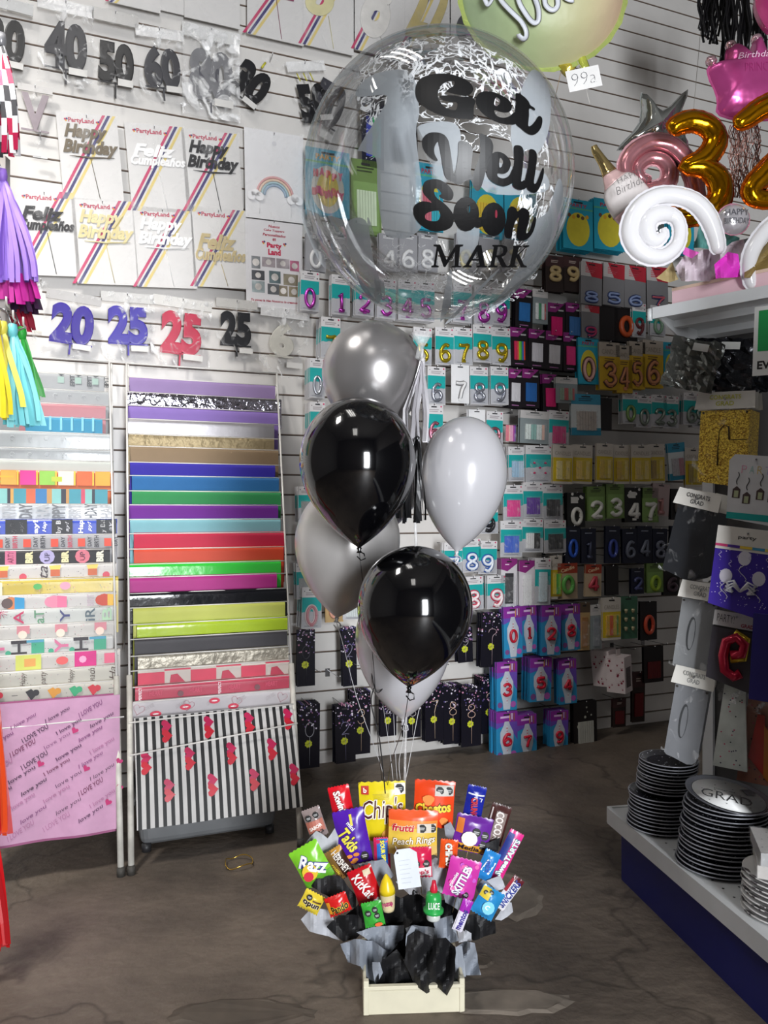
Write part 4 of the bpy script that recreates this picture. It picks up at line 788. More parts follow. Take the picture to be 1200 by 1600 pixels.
# left columns below the balloons
K('teal', 472, 918, 503, 982, '0', 'C88A92', 5, .18, 'left of the lower balloons', 'rose outlined number zero candle', cols='outline'); K('gold', 508, 930, 536, 972, '0', 'D8A08A', 1, .16, 'next to rose zero', 'peach number zero candle'); K('teal', 536, 928, 566, 968, '', 'C8D0D0', 1, .16, 'half behind the silver balloon', 'pale candle', cols=['C8D0D0'])
for x, y in ((466, 760), (466, 822), (462, 880)): K('teal', x, y, x + 24, y + 56, '', '9AA0A0', 4, .14, 'dim column beside the right rack, %s' % {760: 'upper', 822: 'middle', 880: 'lower'}[y], 'partly hidden candles', cols=['A0A6A6'])
SP = lambda x0, y0, x1, y1, t, c, n, d, nm: K('spark', x0, y0, x1, y1, t, c, n, d, nm, 'metallic number %s sparkler' % NAMES[t])
SP(464, 984, 492, 1072, '0', '4A4A52', 1, .14, 'upper row, leftmost'); SP(534, 980, 556, 1072, '2', '8A86A0', 2, .14, 'upper row beside the balloons'); SP(715, 980, 738, 1035, '9', 'A8A0A8', 2, .16, 'upper row right of black balloon'); SP(752, 958, 787, 1042, '?', 'B9A0A8', 3, .2, 'upper row at right')
SP(468, 1100, 500, 1200, '0', 'B9B9C0', 5, .16, 'bottom row, leftmost'); SP(523, 1102, 554, 1192, '2', '8E88A8', 3, .2, 'bottom row, second'); SP(550, 1080, 579, 1178, '3', 'D8B9A0', 4, .14, 'bottom row, third'); SP(595, 1086, 620, 1150, '4', '9A96A0', 2, .14, 'bottom row behind the strings')
SP(632, 1084, 658, 1152, '6', 'B9B4B4', 2, .14, 'bottom row, right of the strings'); SP(664, 1068, 693, 1158, '7', 'D8C0A8', 3, .14, 'bottom row'); SP(693, 1070, 722, 1162, '8', 'D8B8A0', 4, .14, 'bottom row, left of two eights'); SP(721, 1074, 752, 1166, '8', 'E0BCA8', 5, .18, 'bottom row, right of two eights'); SP(752, 1058, 776, 1146, '?', 'D8B8A8', 5, .12, 'bottom row at right')
SR = lambda x0, y0, x1, y1, t, n, d, nm: K('spiral', x0, y0, x1, y1, t, 'C01A34', n, d, nm, 'red number %s twist candle' % NAMES[t])
SR(786, 948, 815, 1028, '0', 3, .22, 'upper row'); SR(813, 946, 838, 1020, '1', 2, .2, 'upper row'); SR(846, 946, 877, 1024, '2', 4, .22, 'upper row'); SR(877, 944, 906, 1016, '8', 2, .2, 'upper row at right')
SR(776, 1034, 808, 1110, '3', 5, .22, 'middle row'); SR(828, 1028, 862, 1096, '5', 5, .2, 'middle row'); SR(872, 1030, 900, 1100, '4', 3, .2, 'middle row'); SR(775, 1112, 808, 1188, '6', 5, .22, 'bottom row'); SR(808, 1116, 838, 1190, '7', 4, .22, 'bottom row'); SR(860, 1110, 888, 1182, '9', 4, .2, 'bottom row at right')
K('dark', 896, 1096, 932, 1170, '', 'B0B0A8', 2, .2, 'lowest pack at right', 'black pack printed with pale flowers', cols=None)
o = [x for x in COL.objects if x.name.startswith('candle_pack') and x.type == 'EMPTY'][-1]
rd = random.Random(5)
for k in range(14): G().disc(rd.uniform(-.05, .05), -rd.uniform(.03, .26), rd.uniform(.004, .012), -.003 - .0002 * k, 'A9A99E', 7).obj('printed_flower', o)
K('dark', 1006, 1010, 1036, 1066, '', 'C04040', 1, .2, 'very dim with reddish print', 'black pack', cols=['5A1A1E']); K('brown', 958, 1092, 978, 1136, '', '6A1A20', 1, .16, 'lowest dark red pack', 'dark red pack', cols=['5A1A1E']); K('brown', 988, 1050, 1008, 1128, '', '6A1A20', 1, .16, 'tall dark red pack', 'dark red pack', cols=['6A1A20']) 
# white paw print boxes
for q, (x, y, dd) in enumerate(((966, 1024, .22), (942, 1014, .12))):
    w_, h_ = wsize(x - 11, y, x + 11, y + 56, dd); root = empty('gift_box', WM(x, y, dd, -3 if q == 0 else -6) @ Matrix.Rotation(R(28), 4, 'Z'), ['white box with pink paw prints and a small window', 'second paw print box hanging behind the windowed one'][q], 'box')
    g = G(); g.box(-w_ / 2, w_ / 2, -.055, .055, -h_, 0, mat('D6CACA', .45, 0, 'paper'))
    for k in range(14):
        a, b = rd.uniform(-.045, .045), -h_ * rd.uniform(.1, .92); r_ = rd.uniform(.004, .008)
        g.add([(-w_ / 2 - .0006, a + r_ * math.cos(t * 1.05), b + r_ * math.sin(t * 1.05)) for t in range(6)], [(5, 4, 3, 2, 1, 0)], '8A2A3E')
        for dx_ in (-1, 0, 1): g.add([(-w_ / 2 - .0006, a + dx_ * r_ + r_ * .3 * math.cos(t * 1.05), b + r_ * 1.5 + r_ * .3 * math.sin(t * 1.05)) for t in range(6)], [(5, 4, 3, 2, 1, 0)], '8A2A3E')
    g.obj('carton', root); G().rect(-w_ * .3, -h_ * .85, w_ * .3, -h_ * .3, -.056, mat('3A2426', .2)).obj('window', root); G().box(-.025, .025, -.001, .001, 0, .035, mat('CFC4C2', .45, 0, 'paper')).obj('hang_tab', root)
# the cards hanging behind the front ones: the nearest as objects, the rest as one mass
left = 298 - sum(1 for o in COL.objects if o.name.startswith('candle_pack'))
BEH.sort(key=lambda b: b[0]); g = G()
for i, (k, card, mx, lab) in enumerate(BEH):
    if i < left and k < 2:
        c = card.copy(); COL.objects.link(c); c.parent = None; c.name = 'candle_pack'; c.matrix_world = mx; tag(c, lab if k == 0 else 'second ' + lab, 'candle pack', 'cards behind the ' + lab[24:])
    else:
        me = card.data; vs = [tuple(mx @ v.co) for v in me.vertices]; b = len(g.v); g.v += vs
        for p in me.polygons: g.f.append(tuple(b + q for q in p.vertices)); g.fm.append(g.mi(me.materials[p.material_index])); g.sm.append(False)
if g.v: g.obj('candle_card_mass', label='deeper candle cards hanging edge to edge at the back of the pegs', cat='candle pack', kind='stuff')
# empty pegs low on the wall
for x, y in ((500, 1052), (560, 1042), (530, 1060), (700, 1040), (880, 870), (960, 870), (1040, 1008), (990, 1016)): hook(W(x, y, .2), .2, 'bare metal peg hook with nothing on it, low on the slat wall')

# ---------------------------------------------------------------- shop shelf unit at right
SH = mat('C9CBCC', .4, 0, 'enamel', .03); BL = mat('141C66', .35, 0, 'enamel', .05); PEG = mat('3C3A3A', .7)
root = empty('shelf_unit', Matrix.Identity(4), 'white metal shop shelf unit with dark blue base at the right', 'shelving')
a = Vector((.172, -.985, 0)); b = Vector((.985, .172, 0)); C0 = Vector((.80, 2.74, 0))
BM = Matrix(((b.x, -a.x, 0, C0.x), (b.y, -a.y, 0, C0.y), (0, 0, 1, 0), (0, 0, 0, 1)))      # local x away from the aisle, y away from camera
LEN = 2.9
G().box(.035, .5, -LEN, -.03, 0, .225, BL).obj('kick_plate', root, BM)
g = G(); g.box(0, .95, -LEN, 0, .225, .242, SH); g.box(-.004, .012, -LEN, 0, .19, .246, SH); g.box(0, .95, -.0, .012, .19, .246, SH)
rd = random.Random(2)
for y in range(34):
    for x in range(5):
        g.add([(.05 + x * .05 + .004 * math.cos(t), -.05 - y * .05 + .004 * math.sin(t), .2426) for t in (0, 1.05, 2.1, 3.14, 4.2, 5.24)], [(0, 1, 2, 3, 4, 5)], '3A3A3C')
g.obj('bottom_shelf', root, BM)
A2 = Vector((.711, -.703, 0)); B2 = Vector((.703, .711, 0)); C2 = Vector((.914, 2.6, 0))
UM = Matrix(((A2.x, B2.x, 0, C2.x), (A2.y, B2.y, 0, C2.y), (0, 0, 1, 1.978), (0, 0, 0, 1)))     # local x along the shelf towards the camera, y back
G().box(-.0, 1.0, .52, .55, -1.74, .35, PEG).obj('back_panel', root, UM)
G().box(.12, .16, -2.9, -.82, .25, 1.95, PEG).obj('light_blocker_panel', root, BM); G().box(.16, .52, -.85, -.82, .25, 1.8, PEG).obj('light_blocker_divider', root, BM)  # two unseen boards, added to block the door light towards the right
G().box(-.04, -.0, .50, .57, -1.9, .42, SH).obj('upright', root, UM)
g = G(); g.box(0, 1.0, 0, .52, -.006, .004, SH); g.box(0, 1.0, -.012, 0, -.026, .012, SH); g.box(0, 1.0, .14, .17, -.03, -.006, SH); g.box(0, 1.0, .34, .37, -.03, -.006, SH); g.tube([(-.012, -.006, -.03), (-.012, -.006, .01)], .009, SH, 8); g.obj('top_shelf', root, UM)
g = G(); g.add([(0, 0, -.006), (0, .52, -.006), (0, .52, -.14), (0, .1, -.035), (.006, 0, -.006), (.006, .52, -.006), (.006, .52, -.14), (.006, .1, -.035)], [(0, 1, 2, 3), (7, 6, 5, 4), (0, 4, 5, 1), (1, 5, 6, 2), (2, 6, 7, 3), (3, 7, 4, 0)], SH); g.obj('bracket', root, UM)
# price sign with green field
root = empty('price_sign', PM(1197, 478, 2.22, 2, -40), 'white sign with green field hanging from the shelf lip', 'sign')
g = G(); g.box(-.03, .12, -.002, .002, -.2, 0, mat('E4E6E4', .3)); g.rect(-.018, -.13, .11, -.012, -.0026, '159A4E'); g.text('EV', .0, -.17, .035, .03, -.0026, '1A1A1A', 0, .03, 0, 0, keep=True); g.obj('sign_board', root)
def bannerbag(x0, y0, x1, y1, Y, lab, col, title, letter=None, tcol='6A6A70', tilt=0, yaw=-40, dep=.06, kind='', hcol='D6D3CC', nb=3, seed=0, fan=False, depthcol=None):
    s = 1 / math.cos(R(abs(yaw) - 18)); w_ = (x1 - x0) / 1200 * Y * s * .92; h_ = (y1 - y0) / 1200 * Y
    root = empty('banner_pack', PM((x0 + x1) / 2, y0, Y, tilt, yaw), lab, 'banner pack', 'letter banner packs on the shelf unit')
    m = mat(col, .4, 0, kind or 'card', .05)
    for k in range(nb):
        yy = dep * k / nb; g = G(); ti = .02 * k if fan else 0
        g.add([(-w_ / 2 + ti, yy - .004, 0), (w_ / 2 + ti, yy - .002, 0), (w_ / 2 + ti + .004, yy - .012, -h_ * .19), (-w_ / 2 + ti - .006, yy - .014, -h_ * .19)], [(0, 1, 2, 3)], mat(hcol, .5, 0, 'paper'))
        g.add([(-w_ / 2 + ti, yy - .004, 0), (w_ / 2 + ti, yy - .002, 0), (w_ / 2 + ti + .004, yy + .006, -h_ * .18), (-w_ / 2 + ti - .006, yy + .006, -h_ * .18)], [(3, 2, 1, 0)], mat(hcol, .5, 0, 'paper'))
        if k == 0:
            for i, t in enumerate(title): g.text(t, 0, -h_ * (.06 + .07 * i), w_ * (.55 if i == 0 else .32), h_ * .05, 0, tcol, 0, .02, surf=lambda X, Z: -.0055 + Z * .26 * .2 / h_ * .25 - .004)
        g.obj('header_card', root)
    g = G(); q = w_ * .43
    o = [(-q, -h_ * .2), (q, -h_ * .2), (q, -h_ * .93)] + [(q - .03 + .03 * math.cos(t), -h_ * .93 - .03 * math.sin(t)) for t in (.5, 1, 1.57)] + [(-q + .03 - .03 * math.sin(t), -h_ * .96 - .01 * math.cos(t)) for t in (0, .8, 1.57)]
    g.slab(o, -.004, dep, m)
    g.obj('letter_panels', root)
    if letter:
        g = G(); dk = mat('3A2A10' if kind == 'glitter' else '3A3C3E', .6)
        if letter in 'CG': g.tube([(.10 * w_, -.005, -h_ * .52), (.08 * w_, -.005, -h_ * .38), (0, -.005, -h_ * .36), (-.08 * w_, -.005, -h_ * .42), (-.09 * w_, -.005, -h_ * .6), (-.08 * w_, -.005, -h_ * .8)], [.0035, .003, .0015, .0012, .0015, .003], dk, 5); g.tube([(.10 * w_, -.005, -h_ * .52), (.4 * w_, -.005, -h_ * .52)], .0012, dk, 4)
        else:
            g.poly([(-.01 + .013 * math.cos(t), -h_ * .58 + h_ * .19 * math.sin(t)) for t in [k * .3927 for k in range(16)]], -.0052, dk); g.poly([(-.008 + .009 * math.cos(t), -h_ * .585 + h_ * .17 * math.sin(t)) for t in [k * .3927 for k in range(16)]], -.0056, m)
        g.obj('cut_out', root, label='dark cut-out of the letter')
    for sx in (-1, 1): G().disc(sx * w_ * .38, -h_ * .225, .004, -.0052, '3A3430', 8).obj('punch_hole', root)
    g = G(); crumple(g, w_ * 1.05, h_ * .84, -.016, BAG, .004, seed, 8, 10); o = g.obj('plastic_bag', root, Matrix.Translation((0, 0, -h_ * .17)))
    g = G(); g.tube([(0, -.03, -.025), (0, dep + .25, -.02)], .003, HK, 6); g.obj('hanging_rod', root)
    return root
bannerbag(1092, 612, 1178, 756, 2.62, 'gold glitter banner pack with big letter C', 'C88A10', ['CONGRATS', 'GRAD'], 'C', 'B8B83A', kind='glitter', dep=.12, seed=1, tilt=3)
bannerbag(1062, 768, 1128, 905, 2.5, 'black banner packs with fanned white headers', '26282C', ['CONGRATS', 'GRAD'], None, '3A3A3C', tilt=14, dep=.16, nb=5, seed=2, fan=True)
bannerbag(1066, 910, 1128, 1052, 2.5, 'silver letter banner pack, upper of two', '86888A', ['CONGRATS', 'GRAD'], '0', '8A8A88', tilt=8, dep=.06, seed=3, yaw=-28)
bannerbag(1056, 1045, 1118, 1192, 2.5, 'silver letter banner pack, lower one behind the plates', '7C7E82', ['CONGRATS', 'GRAD'], '0', '8A8A88', tilt=9, dep=.12, seed=4, yaw=-28)
# crinkled black bags under the shelf
for x, y, w_, h_, ti, c, nm in ((1092, 530, .17, .17, 16, '5A5C58', 'black and silver printed foil bag under the shelf, left one'), (1135, 528, .2, .18, 8, '26272B', 'crumpled black foil bag hanging under the white shelf'), (1185, 548, .12, .14, -3, '303238', 'black foil bag at the right edge under the shelf')):
    root = empty('foil_bag', PM(x, y, 2.62, ti, -35), nm, 'bag'); g = G(); crumple(g, w_, h_, 0, mat(c, .22, .5, 'crinkle'), .008, int(x)); 
    crumple(g, w_, h_, .02, mat(c, .3, .3, 'crinkle'), .006, int(x) + 1); g.obj('bag_body', root)
    G().rect(-w_ * .05, -.04, w_ * .25, -.015, -.012, 'C9C9C4').obj('barcode_label', root)
# white pack with hanging swirls
root = empty('swirl_decoration_pack', PM(1188, 712, 2.35, 6, -30), 'white pack of hanging swirls with teal bottom edge', 'decoration pack')
g = G(); g.slab([(-.07, 0), (.09, .0), (.09, -.215), (-.075, -.2), (-.085, -.02)], -.002, .02, mat('D2D2D4', .35, 0, 'paper')); g.rect(-.076, -.2, .09, -.18, -.0026, '14A09A')
for k, c in enumerate(('D88AA8', '8AC0B8', 'D8B84A', 'A88AC8', 'D88A7A')): g.text('PARTY'[k], -.04 + k * .022, -.045, .014, .024, -.0028, c, 0, -.02)
for k, (x, z) in enumerate(((-.055, -.1), (-.025, -.115), (.012, -.1), (.045, -.105))):
    g.tube([(x + .003 * math.sin(t), -.0035, z + .045 - t * .006) for t in [q * .8 for q in range(9)]], .0012, '2A2A2A', 4); g.poly([(x - .011, z - .035), (x + .011, z - .035), (x + .011, z - .008), (x, z + .002), (x - .011, z - .008)], -.003, '4A3A38'); g.rect(x - .006, z - .033, x + .006, z - .012, -.0034, 'A9B08A')
g.obj('front_panel', root); g = G(); g.tube([(-.01, -.01, -.012), (-.01, .3, -.01)], .003, HK, 6); g.obj('hanging_rod', root)
# purple balloon pack
root = empty('napkin_pack', PM(1170, 826, 2.3, 7, -30), 'violet pack with white balloons and white bow', 'decoration pack')
g = G(); g.slab([(-.085, 0), (.09, .0), (.09, -.07), (-.085, -.07)], -.004, .02, mat('CFCBC4', .45, 0, 'paper')); g.slab([(-.085, -.055), (.085, -.055), (.085, -.27), (-.085, -.24)], -.003, .03, mat('3A2690', .35))
for k, c in enumerate(('C0356A', '4A2A8A', 'D8B83A', '3A8AB0', 'D8C85A')): g.rect(-.085 + k * .034, -.062, -.051 + k * .034, -.054, -.0052, c)
rd = random.Random(9)
for k in range(70): g.disc(rd.uniform(-.08, .08), rd.uniform(-.235, -.066), rd.uniform(.0008, .002), -.0036, 'CFC8E8', 5)
for k in range(8):
    x, z = rd.uniform(-.07, .07), rd.uniform(-.21, -.07); g.tube([(x + .004 * math.sin(t * 1.6), -.004, z - t * .004) for t in range(6)], .0009, 'CFC8E8', 3)
for x, z in ((0, -.09), (-.045, -.15), (.045, -.145)): g.disc(x, z, .018, -.0042, 'C9C6D2', 16, .022); g.tube([(x - .012 * math.sin(t * .9), -.0042, z - .022 - t * .008) for t in range(7)], .0012, 'C9C6D2', 3)
g.text('party', 0, -.03, .05, .012, -.0046, '3A3A3A', 0, .02); g.obj('pack_body', root)
g = G()
for sx in (-1, 1):
    for k in range(3): g.tube([(0, -.012, -.19), (sx * .02, -.02 - .004 * k, -.175 + .008 * k), (sx * .04, -.012, -.18 + .012 * (k - 1)), (sx * .02, -.01, -.195)], .004, mat('D6D6DC', .4), 5)
g.obj('bow', root, label='white ribbon bow'); g = G(); g.tube([(0, -.01, -.015), (0, .3, -.01)], .003, HK, 6); g.obj('hanging_rod', root)
# PARTY red balloon letter pack
root = empty('letter_balloon_pack', PM(1152, 958, 2.38, 7, -30), 'party grad pack with red foil letter e on black card', 'balloon pack')
g = G(); g.slab([(-.065, 0), (.065, 0), (.065, -.24), (-.065, -.215)], -.002, .012, mat('3E3B42', .3)); g.rect(-.065, -.048, .065, 0, -.0026, 'C9C7C6'); g.rect(-.062, -.053, .062, -.047, -.003, '111111')
g.text('PARTY!', -.03, -.022, .05, .024, -.003, '2A2A2C', 0, -.01); g.text('GRAD', .033, -.036, .036, .012, -.003, 'A03A4A', 0, .03); g.obj('card', root)
g = G(); g.tube([(.0, -.018, -.13), (.03, -.018, -.12), (.033, -.018, -.09), (.008, -.018, -.072), (-.018, -.018, -.09), (-.022, -.018, -.135), (-.012, -.018, -.18), (.015, -.018, -.195), (.033, -.018, -.18)], .0155, mat('B01A38', .2, .4, 'foil'), 10); g.obj('foil_letter', root)
G().tube([(.0, -.012, -.145), (.035, -.012, -.135), (.037, -.01, -.075), (.0, -.01, -.06)], .012, mat('C9A82A', .2, .5, 'foil'), 8).obj('foil_edge', root, label='yellow foil edge'); g = G(); g.tube([(0, -.01, -.012), (0, .3, -.01)], .003, HK, 6); g.obj('hanging_rod', root)
# clear cone bags with specks and a navy pack
for x, y, w_, h_, nm, cc in ((1148, 1072, .10, .26, 'clear cone bag with dark specks behind the plates', 'B9BEB8'), (1186, 1090, .10, .27, 'clear cone bag with red and orange filling at the right edge', '9A6A5A')):
    root = empty('cone_bag', PM(x, y, 2.42, 3, -30), nm, 'bag'); g = G()
    g.add([(-w_ * .3, 0, 0), (w_ * .3, 0, 0), (w_ * .5, -.01, -h_), (-w_ * .5, -.01, -h_), (-w_ * .3, .02, 0), (w_ * .3, .02, 0), (w_ * .5, .02, -h_), (-w_ * .5, .02, -h_)], [(0, 1, 2, 3), (7, 6, 5, 4), (0, 3, 7, 4), (1, 5, 6, 2)], mat(cc, .3, 0, 'paper', .2))
    for k in range(26): g.disc(rd.uniform(-w_ * .32, w_ * .32), rd.uniform(-h_ * .95, -.02), .0025, -.0135, rd.choice(['2A2A30', 'B03A5A', '3A3A50']), 6)
    if 'red' in nm: g.poly([(0, -.05), (.02, -.05), (.03, -h_ * .9), (-.02, -h_ * .7)], -.0145, mat('A8302A', .3)); g.poly([(.02, -.08), (.035, -.1), (.04, -h_ * .95), (.025, -h_ * .9)], -.0148, mat('B06A2A', .3))
    g.obj('filled_cone', root); g = G(); crumple(g, w_ * .9, .05, -.012, SILV, .008, int(x), 6, 4); g.obj('gathered_top', root)
root = empty('navy_pack', PM(1196, 960, 2.22, 3, -35), 'plain dark violet pack at the right edge below the balloon print', 'decoration pack'); G().box(-.03, .09, -.01, .02, -.25, 0, mat('221C6A', .35)).obj('pack_body', root)
# ---------------------------------------------------------------- plates on the bottom shelf
DZ = .2425
PB = mat('24242C', .25, 0, 'speck'); RIM = mat('8E8F96', .3, .2)
def plates(x, y, r, n, name, labs, m=PB, rim=RIM, lean=(0, 0), z0=DZ, pitch=.0115, group='', top=None, wob=.004, rim2=None):
    rd = random.Random(int(r * 1e4) + n)
    prof = [(0, .002), (r * .72, .002), (r * .78, .003), (r * .97, .013), (r, .0135), (r, .0105), (r * .97, .0095), (r * .8, .0), (0, 0)]
    proto = None
    for k in range(n):
        mx = Matrix.Translation((x + lean[0] * k + rd.uniform(-wob, wob), y + lean[1] * k + rd.uniform(-wob, wob), z0 + k * pitch)) @ Matrix.Rotation(rd.uniform(0, 6), 4, 'Z')
        if proto is None:
            proto = root = empty('paper_plate', mx, labs[1], 'plate', group)
            G().lathe(prof, m, 40).obj('dish', root)
            g = G(); g.tube([(r * 1.0 * math.cos(a), r * 1.0 * math.sin(a), .012) for a in [6.2832 * i / 40 for i in range(40)]], .0022, rim, 5, closed=True); g.obj('rim_line', root, label='pale rim')
        else: root = copytree(proto); root.matrix_world = mx; root['label'] = labs[1]
        if k == n - 1: root['label'] = labs[0]; root['group'] = group; 
    return x + lean[0] * n, y + lean[1] * n, z0 + n * pitch
xa, ya, za = plates(.925, 2.58, .103, 10, 'a', ('top plate of the lower, wider black stack at the shelf corner', 'black speckled plate inside the lower stack at the shelf corner'), group='black plates in the lower corner stack', lean=(.001, .001))
plates(.955, 2.60, .094, 10, 'b', ('black starry plate on top of the tall corner stack', 'smaller black plate in the upper part of the tall corner stack'), group='black plates in the upper corner stack', z0=za + .002, lean=(.0008, 0), pitch=.0105)
xb, yb, zb = plates(1.0, 2.30, .118, 16, 'c', ('topmost full black plate under the printed graduation plate', 'large black plate in the stack under the printed graduation plate'), group='large black plates', lean=(.0016, -.0006), pitch=.0125)
# graduation plate on top
root = empty('printed_plate', Matrix.Translation((xb, yb, zb + .004)) @ Matrix.Rotation(R(6), 4, 'Y') @ Matrix.Rotation(R(7), 4, 'X'), 'white graduation plate with black rim on top of the big stack', 'plate')
r = .122; g = G(); g.lathe([(0, .002), (r * .72, .002), (r * .97, .013), (r, .0135), (r, .0105), (r * .97, .0095), (r * .8, .0), (0, 0)], mat('55565C', .25, .1), 40); g.obj('dish', root)
g = G(); pm_ = mat('F2F2F0', .35, 0, 'paper')
q = r * .84; g.lathe([(0, .0075), (r * .72, .0075), (q, .0095)], pm_, 40); g.obj('printed_face', root)
def flat(gg, t, cx, cy, w, h, z, m, rot=0, bold=0, shear=0):
    v, f, asp = tmesh(t, bold, shear); c, s_ = math.cos(R(rot)), math.sin(R(rot))
    gg.add([(cx + a[0] * w * c - a[1] * h * s_, cy + a[0] * w * s_ + a[1] * h * c, z) for a in v], f, m)
g = G(); flat(g, 'GRAD', -.012, -.015, .14, .055, .0105, mat('3A3A3C', .4), -20, -.01, .1); flat(g, 'Congrats', .0, .028, .06, .012, .0105, mat('4A4A4C', .4), -18, 0, .2)
g.add([(.055, .045, .0112), (.085, .05, .0112), (.1, .028, .0112), (.068, .02, .0112)], [(0, 1, 2, 3)], '3C3C40'); g.add([(.06, .03, .011), (.06, .01, .011), (.088, .01, .011), (.088, .03, .011)], [(3, 2, 1, 0)], '48484C')
for k in range(14): a = k * 2.4; rr = .03 + .0035 * k; g.add([(rr * math.cos(a) * 1.2 + .0025 * math.cos(t), rr * math.sin(a) * 1.2 + .0025 * math.sin(t), .0108) for t in (0, 1.57, 3.14, 4.7)], [(0, 1, 2, 3)], '3A3A3C')
g.obj('print', root)
# white patterned plates with napkins on top
W3 = mat('C6C4C2', .35, 0, 'paper'); xc, yc = 1.05, 2.02
for k in range(9):
    root = empty('confetti_plate', Matrix.Translation((xc + .002 * (k % 3), yc, DZ + k * .0125)) @ Matrix.Rotation(k * 1.1, 4, 'Z'), 'white plate with grey blotches in the pile under the napkins', 'plate', 'white and grey plates at right edge')
    r = .102; g = G(); g.lathe([(0, .002), (r * .75, .002), (r * .97, .013), (r, .0135), (r, .0105), (r * .8, 0), (0, 0)], W3, 36); rq = random.Random(k)
    for i in range(16):
        if rq.random() < .45: continue
        a = i * .3927; b_ = a + .2 + .12 * rq.random()
        g.add([(r * 1.006 * math.cos(t), r * 1.006 * math.sin(t), z) for t, z in ((a, .0136), (b_, .0136), (b_, .009), (a, .009))], [(3, 2, 1, 0)], mat('4A4648', .4)); g.add([(rr * math.cos(t), rr * math.sin(t), z) for t, rr, z in ((a, r * 1.0, .0141), (b_, r * 1.0, .0141), (b_, r * .86, .0088), (a, r * .86, .0088))], [(0, 1, 2, 3)], mat('4A4648', .4))
    g.obj('dish', root)
for k in range(2):
    root = empty('napkin_stack', Matrix.Translation((xc + .02, yc - .0, DZ + 9 * .0125 + .004 + k * .036)) @ Matrix.Rotation(R(-22 + 5 * k), 4, 'Z'), ['grey and white wrapped napkins lying on the blotchy plates', 'square napkin pack with grey mortarboard print, topmost'][k], 'napkins')
    g = G(); g.box(-.085, .085, -.085, .085, 0, .033, mat('9A9A9A' if k else 'B4B0AC', .35, 0, 'paper', .1)); g.add([(-.085, -.085, .0336), (.085, -.085, .0336), (.085, .085, .0336), (-.085, .085, .0336)], [(0, 1, 2, 3)], W3)
    g.add([(-.03, .0, .0342), (.01, .03, .0342), (.05, .005, .0342), (.01, -.03, .0342)], [(0, 1, 2, 3)], '5A5A5C')
    for i in range(18): a = rd.uniform(-.08, .08); b_ = rd.uniform(-.08, .08); g.add([(a, b_, .034), (a + .004, b_, .034), (a + .004, b_ + .003, .034), (a, b_ + .003, .034)], [(0, 1, 2, 3)], '6A6A6C')
    g.obj('napkins', root); g = G(); g.box(-.088, .088, -.088, .088, -.001, .0352, BLIS); g.obj('wrap_film', root)
# ---------------------------------------------------------------- balloons and box on the top shelf
GOLD = mat('C98A0A', .13, .95, 'foil', .05); GSEAM = mat('B8560E', .25, .8, 'crinkle'); ROSE = mat('C98A92', .2, .7, 'foil'); WF = mat('E9E8EA', .18, 0, 'latex', .02); SILB = mat('B9BEBC', .1, .95, 'foil')
def foiltube(name, pts, radpx, Y, m, lab, seam=None, cat='balloon', n=16, flat_=.85, yoff=None, grp=None, oy=0, name2='foil_tube'):
    c = P(pts[0][0], pts[0][1], Y); root = empty(name, Matrix.Translation(c), lab, cat, grp)
    sm = cr(pts, 5, False); k = Y / 1200; N_ = len(sm)
    rr = cr([(q,) for q in radpx], 5, False) if isinstance(radpx, (list, tuple)) else [(radpx,)] * N_
    V = []; RR = []
    for i, p in enumerate(sm):
        q = P(p[0], p[1], Y) - c; q.y += (yoff(i / (N_ - 1)) if yoff else 0); V.append(tuple(q))
        e = min(i, N_ - 1 - i); RR.append(rr[i][0] * k * (math.sqrt(1 - (1 - min(1, (e + .35) / 3)) ** 2)))
    G().tube(V, RR, m, n, flat=flat_).obj(name2, root)
    if seam:
        for sg in (-1, 1):
            g = G(); L_ = []
            for i in range(N_):
                a, b = Vector(V[max(0, i - 1)]), Vector(V[min(N_ - 1, i + 1)]); d = (b - a).normalized(); nrm = Vector((d.z, 0, -d.x)) * sg
                L_.append((tuple(Vector(V[i]) + nrm * RR[i] * .97), tuple(Vector(V[i]) + nrm * (RR[i] + (.006 if i % 2 else .0075)))))
            vs = [p for ab in L_ for p in ab]; vs2 = [(p[0], p[1] + .001, p[2]) for p in vs]; n0 = len(vs)
            fs = [(2 * i, 2 * i + 1, 2 * i + 3, 2 * i + 2) for i in range(len(L_) - 1)]
            g.add(vs + vs2, fs + [tuple(n0 + k_ for k_ in f[::-1]) for f in fs], seam); g.obj('seam', root)
    return root
D = lambda L_: [(920 + a / 4.286, 180 + b / 4.286) for a, b in L_]
# the white spiral
foiltube('spiral_balloon', D([(870, 930), (850, 820), (800, 690), (720, 595), (610, 545), (480, 540), (370, 590), (300, 680), (275, 790), (320, 890), (410, 945), (510, 940), (590, 870), (610, 770), (580, 690), (510, 665), (430, 680), (385, 740), (400, 815), (450, 840), (500, 800), (490, 760)]),
         [10, 12, 14, 14, 13, 13, 13, 13.5, 14, 14, 13, 11, 10, 9.5, 10, 12, 13, 14, 13, 10, 6, 3], 2.45, WF, 'large white spiral balloon on the shelf at right', mat('DAD8DC', .3), yoff=lambda t: .0 if t < .7 else -.005)
foiltube('spiral_balloon', D([(740, 640), (700, 430), (640, 290), (540, 200), (420, 185), (310, 240), (250, 330), (260, 430), (330, 500), (430, 500), (520, 460), (540, 370), (490, 300), (400, 290), (330, 350), (350, 420), (420, 430)]),
         [12, 13, 14, 14, 13, 13, 12, 12, 12, 12, 12, 12, 11, 10, 9, 8, 5], 2.72, ROSE, 'rose pink spiral balloon behind the white one', mat('C99AA0', .3, .3, 'crinkle'))
